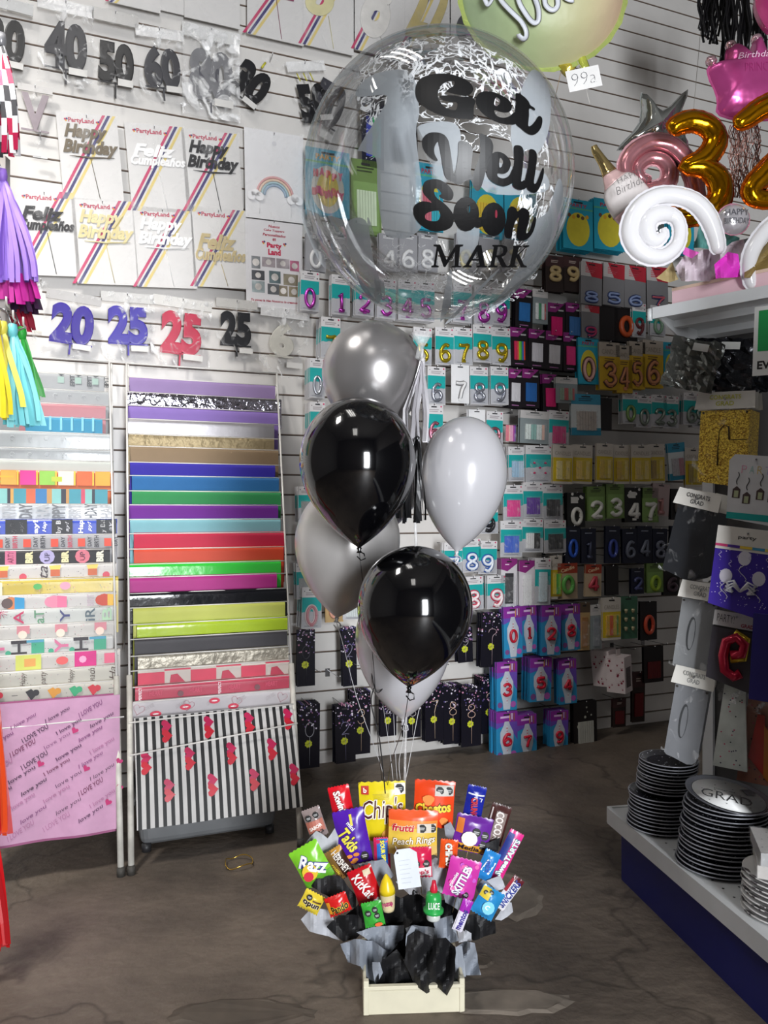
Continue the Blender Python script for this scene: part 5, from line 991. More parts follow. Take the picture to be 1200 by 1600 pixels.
foiltube('number_balloon', D([(545, 115), (600, 65), (700, 40), (800, 75), (850, 150), (825, 235), (760, 300), (650, 345), (770, 350), (860, 420), (885, 520), (850, 600), (770, 650), (640, 680), (560, 640)]),
         [10, 14, 16, 17, 17, 16, 15, 11, 15, 18, 18, 17, 16, 14, 9], 2.6, GOLD, 'gold foil number three balloon above the white spiral', GSEAM)
foiltube('number_balloon', [(1148, 196), (1166, 186), (1192, 168), (1222, 160), (1250, 185), (1240, 225), (1205, 262), (1178, 290), (1176, 306), (1200, 312), (1240, 312)], [9, 13, 15, 16, 17, 17, 17, 15, 14, 13, 9], 2.5, GOLD, 'gold foil number two balloon cut by the right edge', GSEAM)
foiltube('number_balloon', [(1240, 330), (1205, 352), (1178, 388), (1170, 420), (1176, 452)], [9, 11, 12, 11, 9], 2.42, WF, 'white curved balloon at the right edge above the gold tissue', mat('DAD8DC', .3))
def foilshape(name, px, Y, T, m, lab, yaw=0, seam=None, text=None, extra=None):
    cx = sum(p[0] for p in px) / len(px); cy = sum(p[1] for p in px) / len(px); c = P(cx, cy, Y); root = empty(name, Matrix.Translation(c), lab, 'balloon')
    o = [((p[0] - cx) / 1200 * Y, -(p[1] - cy) / 1200 * Y) for p in px]
    g = G(); g.inflate(o, T, m); g.obj('foil_body', root)
    if seam:
        g = G(); n = len(o); k1 = [(p[0] * (1 + .05 + .015 * (i % 2)), 0, p[1] * (1.05 + .015 * (i % 2))) for i, p in enumerate(o)]
        g.add([(p[0], 0, p[1]) for p in o] + k1, [(i, (i + 1) % n, n + (i + 1) % n, n + i) for i in range(n)], seam); g.obj('seam', root)
    if extra: extra(root, o, Y)
    return root
def surfz(T, R_): return lambda X, Z: -T * math.sqrt(max(.03, 1 - min(1, math.hypot(X, Z) / R_) ** 2.4)) - .002
# crown
crown = cr([(1126, 178), (1122, 150), (1108, 116), (1112, 102), (1124, 108), (1133, 102), (1136, 80), (1145, 70), (1154, 84), (1162, 92), (1170, 88), (1176, 68), (1186, 58), (1194, 76), (1204, 92), (1225, 90), (1238, 76), (1248, 92), (1242, 120), (1228, 172), (1180, 186)], 3)
def cx_(root, o, Y):
    g = G(); s_ = surfz(.05, .14); g.text('Birthday', .0, .012, .13, .028, 0, mat('E4BED4', .3), 4, 0, .3, surf=s_); g.text('PRINCESS', .02, -.026, .12, .03, 0, mat('9A2A6A', .3), 3, -.02, surf=s_); g.obj('lettering', root)
    for k, (x, y) in enumerate(((1111, 96), (1142, 72), (1182, 62))): q = P(x, y, Y) - P(sum(p[0] for p in crown) / len(crown), sum(p[1] for p in crown) / len(crown), Y); G().lathe([(0, -.02), (.016, -.012), (.02, 0), (.016, .012), (0, .02)], mat('E0B9C4', .15, .8, 'crinkle'), 12, tuple(q)).obj('point_ball', root)
foilshape('crown_balloon', crown, 2.7, .05, mat('C24E90', .22, .5, 'foil'), 'pink crown balloon with white and purple lettering, top right', seam=mat('C25A90', .3, .5, 'crinkle'), extra=cx_)
star = []
for k, (x, y) in enumerate([(1003, 146), (1032, 176), (1073, 142), (1060, 190), (1074, 228), (1036, 222), (1026, 250), (1008, 224), (966, 234), (1000, 192)]): star.append((x, y))
foilshape('star_balloon', cr(star, 3), 2.95, .055, SILB, 'silver star balloon behind the gold number three', seam=mat('C4C9C8', .2, .8, 'crinkle'))
bot = cr([(1000, 258), (1018, 292), (1014, 330), (996, 352), (972, 354), (952, 336), (938, 302), (936, 280), (955, 262), (980, 252)], 3)
c = P(930, 228, 2.62); root = empty('bottle_balloon', Matrix.Translation(c), 'champagne bottle balloon with gold neck, tilted to the left', 'balloon')
ax = [(928, 228), (932, 238), (944, 256), (957, 278), (968, 292), (986, 318), (1002, 344)]; rr = [5, 7, 9, 16, 30, 35, 30]
sm = cr(ax, 6, False); rs = cr([(q,) for q in rr], 6, False); k = 2.62 / 1200
def seg(i0, i1, m, nm, lb=None):
    G().tube([tuple(P(sm[i][0], sm[i][1], 2.62) - c) for i in range(i0, i1 + 1)], [rs[i][0] * k * (1 if i < len(sm) - 3 else (1, .92, .7, .3)[i - len(sm) + 4] if i >= len(sm) - 3 else 1) for i in range(i0, i1 + 1)], m, 20, flat=.6).obj(nm, root, label=lb)
seg(0, 16, mat('C4AE78', .12, .9, 'foil'), 'neck', 'shiny pale gold neck'); seg(16, 21, mat('D8B4B2', .3, .2, 'foil'), 'shoulder', 'pink foil shoulder'); seg(21, 31, mat('DDD6D4', .3), 'label', 'white printed label'); seg(31, 36, mat('D4AEB0', .3, .2, 'foil'), 'base', 'pink foil base')
g = G(); qq = P(976, 296, 2.62) - c
g.text('HAPPY', qq.x - .002, qq.z + .02, .09, .018, -.062, mat('5A5656', .4), 24, -.02); g.text('Birthday', qq.x + .004, qq.z - .016, .12, .034, -.072, mat('3A3838', .4), 26, -.02, .3); g.obj('lettering', root)
hb = [(1146 + 25 * math.cos(t * .349), 343 + 24 * math.sin(t * .349)) for t in range(18)]
def hx(root, o, Y): g = G(); s_ = surfz(.03, .062); g.text('HAPPY', 0, .014, .075, .02, 0, mat('5A5A60', .3), 0, 0, surf=s_); g.text('BIRTHDAY', 0, -.014, .08, .018, 0, mat('5A5A60', .3), 0, 0, surf=s_); g.obj('lettering', root)
foilshape('round_balloon', hb, 2.5, .03, mat('D0CDD2', .15, .5, 'foil'), 'small round silver Happy Birthday balloon under the gold three', seam=mat('C07A8E', .3, .4, 'crinkle'), extra=hx)
# rose gold streamers behind the gold balloons
g = G(); rd = random.Random(4)
for k in range(46):
    x = 1140 + rd.uniform(0, 46); g.tube([tuple(P(x + 3 * math.sin(t * 1.3 + k) + rd.uniform(-1.5, 1.5), 196 + t * 8 + rd.uniform(-2, 2), 2.68 + .02 * (k % 3)) - P(1160, 200, 2.68)) for t in range(15)], .0016, mat('B98A80', .2, .7), 3)
g.obj('foil_streamer', mx=Matrix.Translation(P(1160, 200, 2.68)), label='shimmering rose gold foil streamers between the gold numbers', cat='streamer', kind='stuff')
# tissue on the shelf and the long pink box
def tis(px, Y, col, lab, dep=.05, name='tissue_paper', root=None, rough=.6, seed=0, yoff=0, grp='', cat='tissue paper', fold=None):
    rd = random.Random(seed or int(px[0][0] * 3 + px[0][1])); n = len(px); cx = sum(p[0] for p in px) / n; cy = sum(p[1] for p in px) / n; c = P(cx, cy, Y)
    o = []
    for i in range(n):      # slightly wavy torn outline
        a, b = px[i], px[(i + 1) % n]; L_ = math.hypot(b[0] - a[0], b[1] - a[1]); q = max(1, int(L_ / 9))
        for k in range(q): o.append((a[0] + (b[0] - a[0]) * k / q + (rd.uniform(-.9, .9) if k else 0), a[1] + (b[1] - a[1]) * k / q + (rd.uniform(-.9, .9) if k else 0)))
    cu = bpy.data.curves.new('c', 'CURVE'); cu.dimensions = '2D'; cu.fill_mode = 'BOTH'; sp = cu.splines.new('POLY'); sp.points.add(len(o) - 1); sp.use_cyclic_u = True
    for i, p in enumerate(o): sp.points[i].co = (p[0], -p[1], 0, 1)
    ob = bpy.data.objects.new('c', cu); bm = bmesh.new(); bm.from_mesh(ob.to_mesh()); ob.to_mesh_clear(); bpy.data.objects.remove(ob); bpy.data.curves.remove(cu)
    ph = [rd.uniform(0, 6) for _ in range(4)]; an = rd.uniform(-.5, .5) if fold is None else fold; fr = rd.uniform(.05, .08)
    for ax_ in (0, 1):
        vs = [v.co[ax_] for v in bm.verts]; q = min(vs) + 5
        while q < max(vs):
            n_ = Vector((1, 0, 0)) if ax_ == 0 else Vector((0, 1, 0)); bmesh.ops.bisect_plane(bm, geom=bm.verts[:] + bm.edges[:] + bm.faces[:], plane_co=n_ * q, plane_no=n_); q += 5
    bmesh.ops.remove_doubles(bm, verts=bm.verts[:], dist=.01)
    def dy(x, y):
        a = (x - cx) * math.cos(an) + (y - cy) * math.sin(an); b = -(x - cx) * math.sin(an) + (y - cy) * math.cos(an)
        return dep * (.55 * (abs((a * fr + ph[0] + .4 * math.sin(b * .07 + ph[1])) % 2 - 1) - .5) + .3 * math.sin(a * .17 + b * .05 + ph[2]) + .12 * math.sin(b * .14 + a * .1 + ph[3]))
    g = G(); bm.verts.ensure_lookup_table()
    for i, v in enumerate(bm.verts): v.index = i
    g.add([tuple(P(v.co.x, -v.co.y, Y + dy(v.co.x, -v.co.y)) - c) for v in bm.verts], [tuple(v.index for v in f.verts) for f in bm.faces], mat(col, rough, 0, 'tissue', .04), False); bm.free()
    return g.obj(name, root, Matrix.Translation(c), label=lab, cat=None if root else cat, group=grp or None)
TD = lambda L_: [(920 + a / 4.286, 180 + b / 4.286) for a, b in L_]
tis(TD([(580, 1020), (640, 940), (780, 900), (900, 900), (960, 850), (1040, 830), (1060, 1110), (620, 1110)]), 2.52, 'D9CBD4', 'pale pink tulle tissue standing in the long box', .08)
tis(TD([(640, 880), (740, 920), (690, 960), (630, 930)]), 2.48, 'D85CB8', 'small bright pink tissue corner left of the spiral stem', .02)
tis(TD([(840, 1000), (930, 915), (1000, 930), (1025, 1080), (850, 1095)]), 2.42, 'E838CC', 'vivid magenta tissue right of the spiral stem', .04)
tis(TD([(1060, 940), (1150, 840), (1210, 840), (1210, 1090), (1040, 1090)]), 2.42, '8A7440', 'gold brown tissue at the right edge of the box', .05)
tis(TD([(450, 1090), (520, 1030), (560, 980), (600, 1100), (540, 1120)]), 2.56, 'A8966A', 'beige tissue corner hanging beside the long box', .03)
tis(TD([(470, 610), (600, 600), (700, 650), (710, 740), (640, 745)]), 2.62, 'D8862A', 'orange gold foil piece behind the white spiral', .03)
tis(TD([(740, 740), (1010, 820), (1000, 900), (700, 890)]), 2.6, '5A9A94', 'teal and gold package tips behind the spiral stem', .03)
root = empty('gift_box_long', UM @ Matrix.Translation((0, 0, 0)), 'long pink and cream box lying on the white top shelf', 'box')
g = G(); g.box(.045, .9, .04, .16, .005, .075, mat('E8C4CC', .35, 0, 'paper', .03)); g.box(.045, .9, .038, .162, .004, .024, mat('DCCCA8', .4)); g.box(.045, .9, .038, .162, .068, .078, mat('DEC2AE', .4)); g.obj('box_body', root)
# black fringe curtain, pink balloon and green hanging balloon, price tag
g = G(); rd = random.Random(8)
for k in range(70):
    x = 1092 + rd.uniform(0, 104); lng = rd.uniform(60, 118) if x > 1122 else rd.uniform(40, 74); b0 = P(x, -30, 3.6)
    g.tube([tuple(P(x + 2.5 * math.sin(t * 1.1 + k), -30 + (lng + 26) * t / 8, 3.6 + .03 * (k % 4)) - P(1140, -30, 3.6)) for t in range(9)], .006, mat('0E0D10', .3, .2), 4, flat=.2)
g.obj('fringe_curtain', mx=Matrix.Translation(P(1140, -30, 3.6)), label='black shredded fringe curtain hanging at the top right', cat='curtain', kind='stuff')
G().tube([tuple(P(1100, -10, 4.0)), tuple(P(1083, 180, 4.0))], .0012, 'A09A90', 4).obj('hanging_thread', label='thin pale thread hanging down before the bare slat wall', cat='thread')
foilshape('pink_balloon', cr([(1180, 0), (1190, 32), (1210, 52), (1235, 40), (1245, 0), (1225, -40), (1192, -38)], 4), 2.4, .06, mat('B83A78', .25, .3, 'foil'), 'pink and orange balloon cut by the top right corner')
circ = [(848 + 126 * math.cos(t * .1309), -12 + 118 * math.sin(t * .1309)) for t in range(48)]
def gx(root, o, Y):
    s_ = surfz(.16, .31); g = G(); wm_ = mat('D8DCE4', .35); gm_ = mat('6A6E68', .4); cx, cy = 848, -12
    TT = lambda L_: [(700 + a / 5.4545, b / 5.4545) for a, b in L_]
    for L_ in ([(300, -40), (320, 10), (340, 40), (370, 0), (375, -40)], [(430, -60), (450, 0), (500, 60), (560, 120), (620, 180), (660, 250), (665, 310), (640, 335), (605, 310), (600, 290)], [(590, -40), (610, 30), (650, 100), (700, 170), (740, 195), (770, 170), (770, 80), (745, 0), (730, -40)], [(820, -30), (830, 40), (870, 80), (910, 80), (935, 40), (930, -30)], [(980, -60), (1000, -20), (1040, 0), (1070, 0)]):
        for m_, dx, dr in ((gm_, 4, .0012), (wm_, 0, .0)):
            c0 = P(cx, cy, Y); q = []
            for p in cr(TT(L_), 5, False):
                yy = -.12
                for _ in range(4): v = P(p[0] + dx / 5.45, p[1], Y + yy) - c0; yy = s_(v.x, v.z) - (.002 if dx else .005)
                q.append((v.x, yy, v.z))
            g.tube(q, .0085 + dr, m_, 6, flat=.25)
    g.obj('lettering', root, label='white script lettering with grey outline')
    g = G(); q = lambda x, y, yy=0: ((x - cx) / 1200 * Y, yy, -(y - cy) / 1200 * Y)
    g.tube([q(905, 78), q(898, 96, .01), (q(880, 112))], [.012, .014, .03], mat('C9B84A', .2, .5, 'crinkle'), 8, flat=.4); g.tube([q(905, 78), q(912, 98), q(916, 118)], [.012, .016, .022], mat('C4CC5A', .2, .5, 'crinkle'), 8, flat=.4); g.obj('tail', root, label='crinkled yellow foil tail')
    g = G(); g.tube([q(876, 114), q(868, 150), q(866, 170)], .0012, 'C4A88A', 3); g.obj('string', root)
GB = mat('A8B860', .45, .0, 'foil')
if 1:
    nt = GB.node_tree; N = nt.nodes; L = nt.links; tc = N.new('ShaderNodeTexCoord'); sx = N.new('ShaderNodeSeparateXYZ'); rp = N.new('ShaderNodeValToRGB'); mp = N.new('ShaderNodeMapRange')
    L.new(tc.outputs['Object'], sx.inputs[0]); L.new(sx.outputs['X'], mp.inputs[0]); mp.inputs[1].default_value = -.3; mp.inputs[2].default_value = .3; L.new(mp.outputs[0], rp.inputs[0])
    e = rp.color_ramp.elements; e[0].color = lin('A4BC94'); e[1].color = lin('D2B098'); e.new(.42).color = lin('B2C090'); e.new(.72).color = lin('C4BE94'); L.new(rp.outputs[0], N['Principled BSDF'].inputs['Base Color'])
foilshape('round_balloon', circ, 2.75, .16, GB, 'large green to peach round balloon with white script at top', seam=mat('B4C470', .25, .4, 'crinkle'), extra=gx)
root = empty('price_tag', PM(912, 122, 2.6, -12, 0), 'white handwritten price tag hanging below the green balloon', 'price tag')
g = G(); g.box(-.057, .057, -.001, .001, -.038, .034, mat('E9E8E6', .5, 0, 'paper')); g.text('99a', -.0, -.001, .082, .042, -.0016, '2A2C3A', 0, -.03, .1); g.obj('tag_card', root); G().tube([(0, 0, .034), (-.01, 0, .06)], .001, 'C9C0B0', 3).obj('string', root); G().tube([(0, 0, -.038), (.002, .0, -.09)], .001, 'D9D6D0', 3).obj('thread', root)
# ---------------------------------------------------------------- tassels at the left edge
def tassel(x, y, x0, x1, yb, Y, cols, lab, n=26, wd=.012, seed=0, m_kind='', rough=.5, metal=0, grp='tassel bunches at the left edge', stripe=None, flare=1.3):
    rd = random.Random(seed or int(x + y)); c = P(x, y, Y); root = empty('tassel', Matrix.Translation(c), lab, 'tassel', grp)
    g = G()
    for k in range(n):
        u = k / (n - 1) + rd.uniform(-.02, .02); xb = x0 + (x1 - x0) * u; e = P(xb, yb + rd.uniform(-6, 6), Y + rd.uniform(-.08, .08)) - c; col = cols[int(rd.random() * len(cols))]
        m = mat(col, rough, metal, m_kind, .05); P_ = []
        for t in range(8):
            f = t / 7; ff = 1 - (1 - f) ** flare; wv = .004 * math.sin(f * 5 + k); q = Vector((e.x * ff + wv, e.y * ff, e.z * f)); h = wd * (.35 + .65 * min(1, f * 3)); a_ = rd.uniform(-.3, .3)
            P_.append(((q.x - h / 2, q.y - .002, q.z), (q.x + h / 2, q.y + .004 * math.sin(k), q.z)))
        vs = [p for ab in P_ for p in ab]
        if stripe:
            for t in range(7): g.add([vs[2 * t], vs[2 * t + 1], vs[2 * t + 3], vs[2 * t + 2]], [(0, 1, 2, 3)], mat(stripe[(t + k) % len(stripe)], rough, metal, m_kind))
        else: g.add(vs, [(2 * t, 2 * t + 1, 2 * t + 3, 2 * t + 2) for t in range(7)], m)
    g.obj('strips', root); G().lathe([(0, .02), (.012, .018), (.015, .0), (.012, -.02), (0, -.022)], mat(cols[0], rough, metal, m_kind, .05), 10).obj('knot', root)
    G().tube([(0, 0, .01), (-.02, .0, .06), (-.05, 0, .07)], .0025, HK, 6).obj('hanger_wire', root)
tassel(2, 62, -22, 30, 240, 2.3, ['9A9A9E'], 'red, silver and white striped foil tassel at the left edge', 20, .016, stripe=['A81E46', 'C9C9CC', '3A3A3E', 'D8D8DA'], rough=.25, metal=.3, flare=1.6)
tassel(4, 274, -34, 58, 436, 2.34, ['8E68C8', '9A78D2', '7F5AC0'], 'lilac tissue tassel at the left edge', 44, .014, flare=1.5)
tassel(4, 330, -30, 60, 470, 2.42, ['C81E96', 'B01A86'], 'magenta tissue tassel below the lilac one', 34, .014); tassel(4, 350, -30, 64, 486, 2.5, ['3A1440', '2A1030'], 'dark plum tissue tassel below the magenta one', 34, .014); tassel(2, 400, -30, 52, 516, 2.56, ['A81838', '8A1A30'], 'crimson tissue tassel above the wire hooks', 30, .014)
tassel(20, 516, 10, 68, 662, 2.3, ['6EC8D2', '86D4DA', '5CB8C4'], 'aqua tissue tassel at the left edge', 34, .014); tassel(-6, 510, -34, 16, 652, 2.24, ['DCC822', 'D2BE1E'], 'yellow tissue tassel at the left edge', 30, .014); tassel(4, 512, 16, 34, 632, 2.28, ['D8CC52'], 'single loose pale yellow strip beside the aqua tassel', 4, .016); tassel(34, 520, 40, 66, 624, 2.4, ['2EB040', '3A9A40'], 'green tissue tassel behind the aqua one', 10, .012)
tassel(-20, 1000, -40, 14, 1300, 2.2, ['B8121A', 'D8481E', 'C81E1A'], 'red and orange fringe hanging low at the left edge, upper half', 34, .014, rough=.3); tassel(-22, 1240, -40, 16, 1480, 2.16, ['9A0C14', 'B81218'], 'dark red fringe tail near the floor at the left edge', 26, .012, rough=.3)
root = empty('hook_strip', PM(-12, 480, 2.3), 'white wire hook strip between the purple and aqua tassels', 'hook strip')
for k, (dx, dz) in enumerate(((.02, -.005), (.05, .0), (.07, -.04), (.1, -.06))): G().tube([(0, .12, dz + .01), (dx, 0, dz), (dx + .012, -.04, dz - .002), (dx + .016, -.05, dz + .018)], .003, mat('D9D4D0', .3), 6).obj('hook', root)
G().box(-.03, -.01, .1, .13, -.3, .5, mat('B9B4B0', .4)).obj('upright_bar', root)

# ---------------------------------------------------------------- bouquet: tray, tissue, sweets, balloons
PN = mat('D6D0B8', .4, 0, 'wood', .06)
X0, X1, YF, YB, HB = P(568, 0, 2.0).x, P(726, 0, 2.0).x, 1.99, 2.2, .085
root = empty('wooden_tray', Matrix.Translation(((X0 + X1) / 2, YF, 0)) @ Matrix.Rotation(R(3), 4, 'Z'), 'small pale painted wooden tray on the floor holding the bouquet', 'tray')
hw = (X1 - X0) / 2
for nm, bb in (('front_board', (-hw, hw, 0, .008, .004, .062)), ('top_rail', (-hw, hw, -.003, .011, .064, .074)), ('back_board', (-hw, hw, .2, .208, .004, HB)), ('side_board', (-hw, -hw + .008, .008, .2, .004, HB)), ('side_board', (hw - .008, hw, .008, .2, .004, HB)), ('bottom_board', (-hw, hw, 0, .208, 0, .006)), ('corner_post', (-hw, -hw + .014, -.002, .014, 0, .088)), ('corner_post', (hw - .014, hw, -.002, .014, 0, .088))):
    o = G().box(*bb, PN).obj(nm, root); b = o.modifiers.new('b', 'BEVEL'); b.width = .0015
G().box(-hw + .01, hw - .01, .02, .19, .008, .045, mat('1C2420', .9)).obj('foam_block', root)
T8 = lambda *L_: [(440 + a / 3, 1370 + b / 3) for a, b in L_]
BLK, GRY, WHT = '121215', '8E949E', 'B4B6BC'
TS = [(2.16, BLK, 'black tissue backing behind the yellow bottle', T8((300, 180), (440, 60), (560, 100), (620, 60), (700, 120), (800, 100), (840, 200), (800, 300), (600, 330), (420, 300)), .03),
 (2.12, WHT, 'white tissue corner at far left of the bouquet', T8((90, 200), (140, 145), (235, 160), (250, 215), (215, 235), (275, 298), (130, 255)), .02),
 (2.10, BLK, 'black tissue fold at left of the bouquet', T8((210, 235), (270, 180), (380, 175), (400, 230), (350, 290), (290, 305)), .03),
 (2.10, BLK, 'black tissue fold under the blue and yellow sweet', T8((850, 180), (920, 170), (1000, 210), (1003, 265), (900, 300), (840, 240)), .03),
 (2.13, WHT, 'white tissue corner at far right of the bouquet', T8((1000, 200), (1050, 120), (1078, 120), (1085, 165), (1030, 205)), .015),
 (2.06, GRY, 'grey tissue curling out at lower left', T8((275, 315), (340, 292), (430, 300), (500, 350), (470, 450), (440, 505), (400, 470), (370, 420), (310, 400)), .05),
 (2.08, GRY, 'grey tissue gathered left of centre', T8((350, 260), (430, 235), (575, 225), (570, 290), (500, 370), (410, 300)), .04),
 (2.07, GRY, 'grey tissue behind the front black sheet, right', T8((580, 240), (620, 225), (720, 240), (705, 205), (800, 180), (830, 300), (760, 320), (600, 330)), .04),
 (2.09, GRY, 'pale grey tissue hanging out at right', T8((810, 335), (860, 300), (905, 310), (935, 460), (860, 462), (850, 475), (815, 450)), .04),
 (2.1, WHT, 'light tissue fold above the right grey sheet', T8((825, 225), (890, 265), (890, 300), (830, 310)), .02),
 (2.02, BLK, 'black tissue hanging over the tray front, left', T8((440, 515), (470, 390), (540, 340), (600, 420), (640, 515), (540, 522)), .04),
 (1.985, BLK, 'big black tissue sheet draped over the tray front', T8((575, 400), (590, 280), (640, 250), (720, 290), (770, 285), (815, 330), (815, 450), (803, 505), (775, 558), (735, 520), (680, 548), (625, 508), (600, 450)), .05),
 (2.0, GRY, 'narrow grey tissue edge in front of the black sheet', T8((578, 390), (585, 270), (610, 228), (640, 240), (600, 300), (590, 395)), .02),
 (2.02, GRY, 'grey tissue strip over left tray corner', T8((425, 400), (460, 400), (475, 450), (440, 510), (430, 460)), .02)]
TS += [(2.11, BLK, 'black tissue lining the inside of the tray', [(572, 1536), (566, 1490), (600, 1470), (690, 1470), (722, 1490), (724, 1532)], .03),
 (2.05, GRY, 'grey tissue tuck at the right tray corner', [(700, 1480), (722, 1478), (728, 1526), (712, 1530)], .02),
 (2.17, WHT, 'white tissue peak left of the purple crisps', [(478, 1316), (494, 1298), (512, 1310), (523, 1294), (540, 1330), (520, 1336), (498, 1332)], .01),
 (2.17, WHT, 'white tissue peak behind the green sweets', [(462, 1328), (486, 1312), (500, 1332), (480, 1340)], .01),
 (2.12, BLK, 'black tissue below the green sweets', [(486, 1385), (498, 1366), (530, 1368), (556, 1398), (556, 1420), (520, 1405)], .02),
 (2.12, GRY, 'grey tissue behind the white label card', [(560, 1350), (600, 1342), (616, 1368), (600, 1384), (570, 1360)], .02),
 (2.1, WHT, 'light tissue in front of the yellow bottle', [(562, 1410), (576, 1392), (592, 1395), (594, 1412), (572, 1418)], .01),
 (2.15, WHT, 'light grey tissue in the middle of the bouquet', [(618, 1378), (650, 1362), (680, 1340), (702, 1350), (716, 1372), (708, 1394), (640, 1398)], .03),
 (2.14, GRY, 'translucent grey tissue right of the green bottle', [(690, 1385), (708, 1375), (722, 1404), (716, 1422), (696, 1410)], .02),
 (2.17, GRY, 'grey tissue triangle left of the blue bar', [(694, 1290), (704, 1284), (712, 1300), (706, 1314), (696, 1306)], .01),
 (2.16, BLK, 'black tissue tip right of the purple pack', [(756, 1318), (782, 1308), (778, 1330), (756, 1336)], .01),
 (2.12, WHT, 'white tissue triangle left of the dark blue bar', [(760, 1376), (782, 1368), (790, 1388), (776, 1392)], .01),
 (2.13, GRY, 'grey tissue behind the blue and yellow sweet', [(744, 1386), (764, 1366), (776, 1400), (752, 1410)], .02)]
for Y, c, nm, px, dep in TS: tis(px, Y, c, nm, dep, grp='tissue papers gathered in the tray')
def sweet(cx, cy, w, h, ang, Y, col, lab, draw, top=None, name='sweet_pack', th=.014, cat='sweet', yaw=0, jag=True, stick=True):
    k = Y / 1200; w *= k; h *= k; root = empty(name, PM(cx, cy, Y, ang, yaw, -4), lab, cat, 'sweets and snacks in the bouquet')
    m = mat(col, .25, 0, 'wrap', .03); th = min(th, w * .22)
    sf = lambda X, Z: -th * max(0, 1 - (abs(X) / (w / 2)) ** 2.2) * max(0, 1 - (abs(Z) / (h / 2 * .9)) ** 4) ** .6 - .0012
    g = G(); nu, nv = 14, 18; rd = random.Random(int(cx * cy))
    ns = [[rd.uniform(-1, 1) * .0012 for _ in range(nu + 1)] for _ in range(nv + 1)]
    colf = (lambda u, v: mat(top(u, v), .25, 0, 'wrap', .03)) if top else None
    for sg in (1, -1):
        def fn(u, v, sg=sg):
            X = (u - .5) * w; Z = (v - .5) * h; y = (sf(X, Z) + .0012) * sg
            j = (.0015 if round(u * nu) % 2 else -.0015) if (jag and v in (0, 1)) else 0
            pin = 1 - .03 * math.sin(math.pi * v) * (1 if jag else 0)
            return (X * pin, y + ns[round(v * nv)][round(u * nu)] * (abs(y) > .001), Z + j)
        g.grid(fn, nu, nv, m, colfn=colf)
    g.obj('wrapper', root); g = G(); draw(g, w, h, sf)
    if g.v: g.obj('printed_label', root)
    if stick and cy < 1380: G().tube([(0, .012, 0), (0, .02, -h * .5 - .05)], .0012, mat('C9B78A', .6), 5).obj('stick', root)
    return root
def octa(g, x, z, r, s): g.add([(x + r * math.cos(R(22.5 + 45 * k)), s(x, z) - .0012, z + r * math.sin(R(22.5 + 45 * k))) for k in range(8)], [tuple(range(8))], '141414'); g.add([(x + a * r, s(x, z) - .0016, z + b * r) for a, b in ((-.6, .05), (.6, .05), (.6, .25), (-.6, .25))], [(0, 1, 2, 3)], 'B9B9B9'); g.add([(x + a * r, s(x, z) - .0016, z + b * r) for a, b in ((-.5, -.3), (.5, -.3), (.5, -.12), (-.5, -.12))], [(0, 1, 2, 3)], 'B9B9B9')
def pat(g, pts, c, s, e=.0006): g.add([(p[0], s(p[0], p[1]) - e, p[1]) for p in pts], [tuple(range(len(pts)))], c)
def rr_(g, x0, z0, x1, z1, c, s, e=.0006, n=5):
    for i in range(n):
        for j in range(n):
            a, b = x0 + (x1 - x0) * i / n, x0 + (x1 - x0) * (i + 1) / n; p, q = z0 + (z1 - z0) * j / n, z0 + (z1 - z0) * (j + 1) / n
            pat(g, [(a, p), (b, p), (b, q), (a, q)], c, s, e)
def tx(g, t, x, z, w, h, c, s, rot=0, bold=.03, shear=0, out=None, e=.0014):
    if out: g.text(t, x, z, w * 1.03, h * 1.05, 0, out, rot, bold + .05, shear, surf=lambda X, Z: s(X, Z) - e + .0006)
    g.text(t, x, z, w, h, 0, c, rot, bold, shear, surf=lambda X, Z: s(X, Z) - e)
def dchips(g, w, h, s):
    rr_(g, -w * .44, h * .3, -w * .28, h * .44, 'B8322A', s); tx(g, 'b', -w * .36, h * .37, w * .07, h * .08, 'F0E8E0', s); rr_(g, w * .26, h * .28, w * .49, h * .47, 'E4E2DC', s); octa(g, w * .37, h * .38, w * .1, s)
    tx(g, "Chip's", 0, h * .02, w * .86, h * .42, '4A1420', s, 4, 0, .25, 'F2EEDC'); g.add([(w * .2 + w * .24 * math.cos(t), s(w * .2, -h * .3) - .002, -h * .3 + h * .08 * math.sin(t) + .1 * w * math.cos(t)) for t in [k * .524 for k in range(12)]], [tuple(range(12))], 'D89A3A')
    for k in range(5): pat(g, [(-w * .2 + k * .002, h * (.3 - .02 * k)), (w * .15, h * (.3 - .02 * k)), (w * .15, h * (.305 - .02 * k)), (-w * .2, h * (.305 - .02 * k))], 'A89A1E', s)
def dcheet(g, w, h, s):
    rr_(g, w * .0, h * .2, w * .46, h * .42, 'C9C4BC', s); octa(g, w * .12, h * .31, w * .1, s); octa(g, w * .34, h * .31, w * .1, s); tx(g, 'Cheetos', -w * .02, -h * .06, w * .86, h * .22, 'F2D23A', s, 6, .04, 0, '1A1414')
    for a, b, r in ((-.15, .1, .14), (.25, -.33, .1)): g.add([(w * a + w * r * (1 + .2 * math.sin(3 * t)) * math.cos(t), s(w * a, h * b) - .0008, h * b + h * r * .8 * math.sin(t)) for t in [k * .524 for k in range(12)]], [tuple(range(12))], 'E8862A')
def dskw(g, w, h, s): tx(g, 'Skwinkles', 0, -h * .0, h * .8, w * .34, 'F2ECE8', s, -80, .04, 0, '8A0E1A')
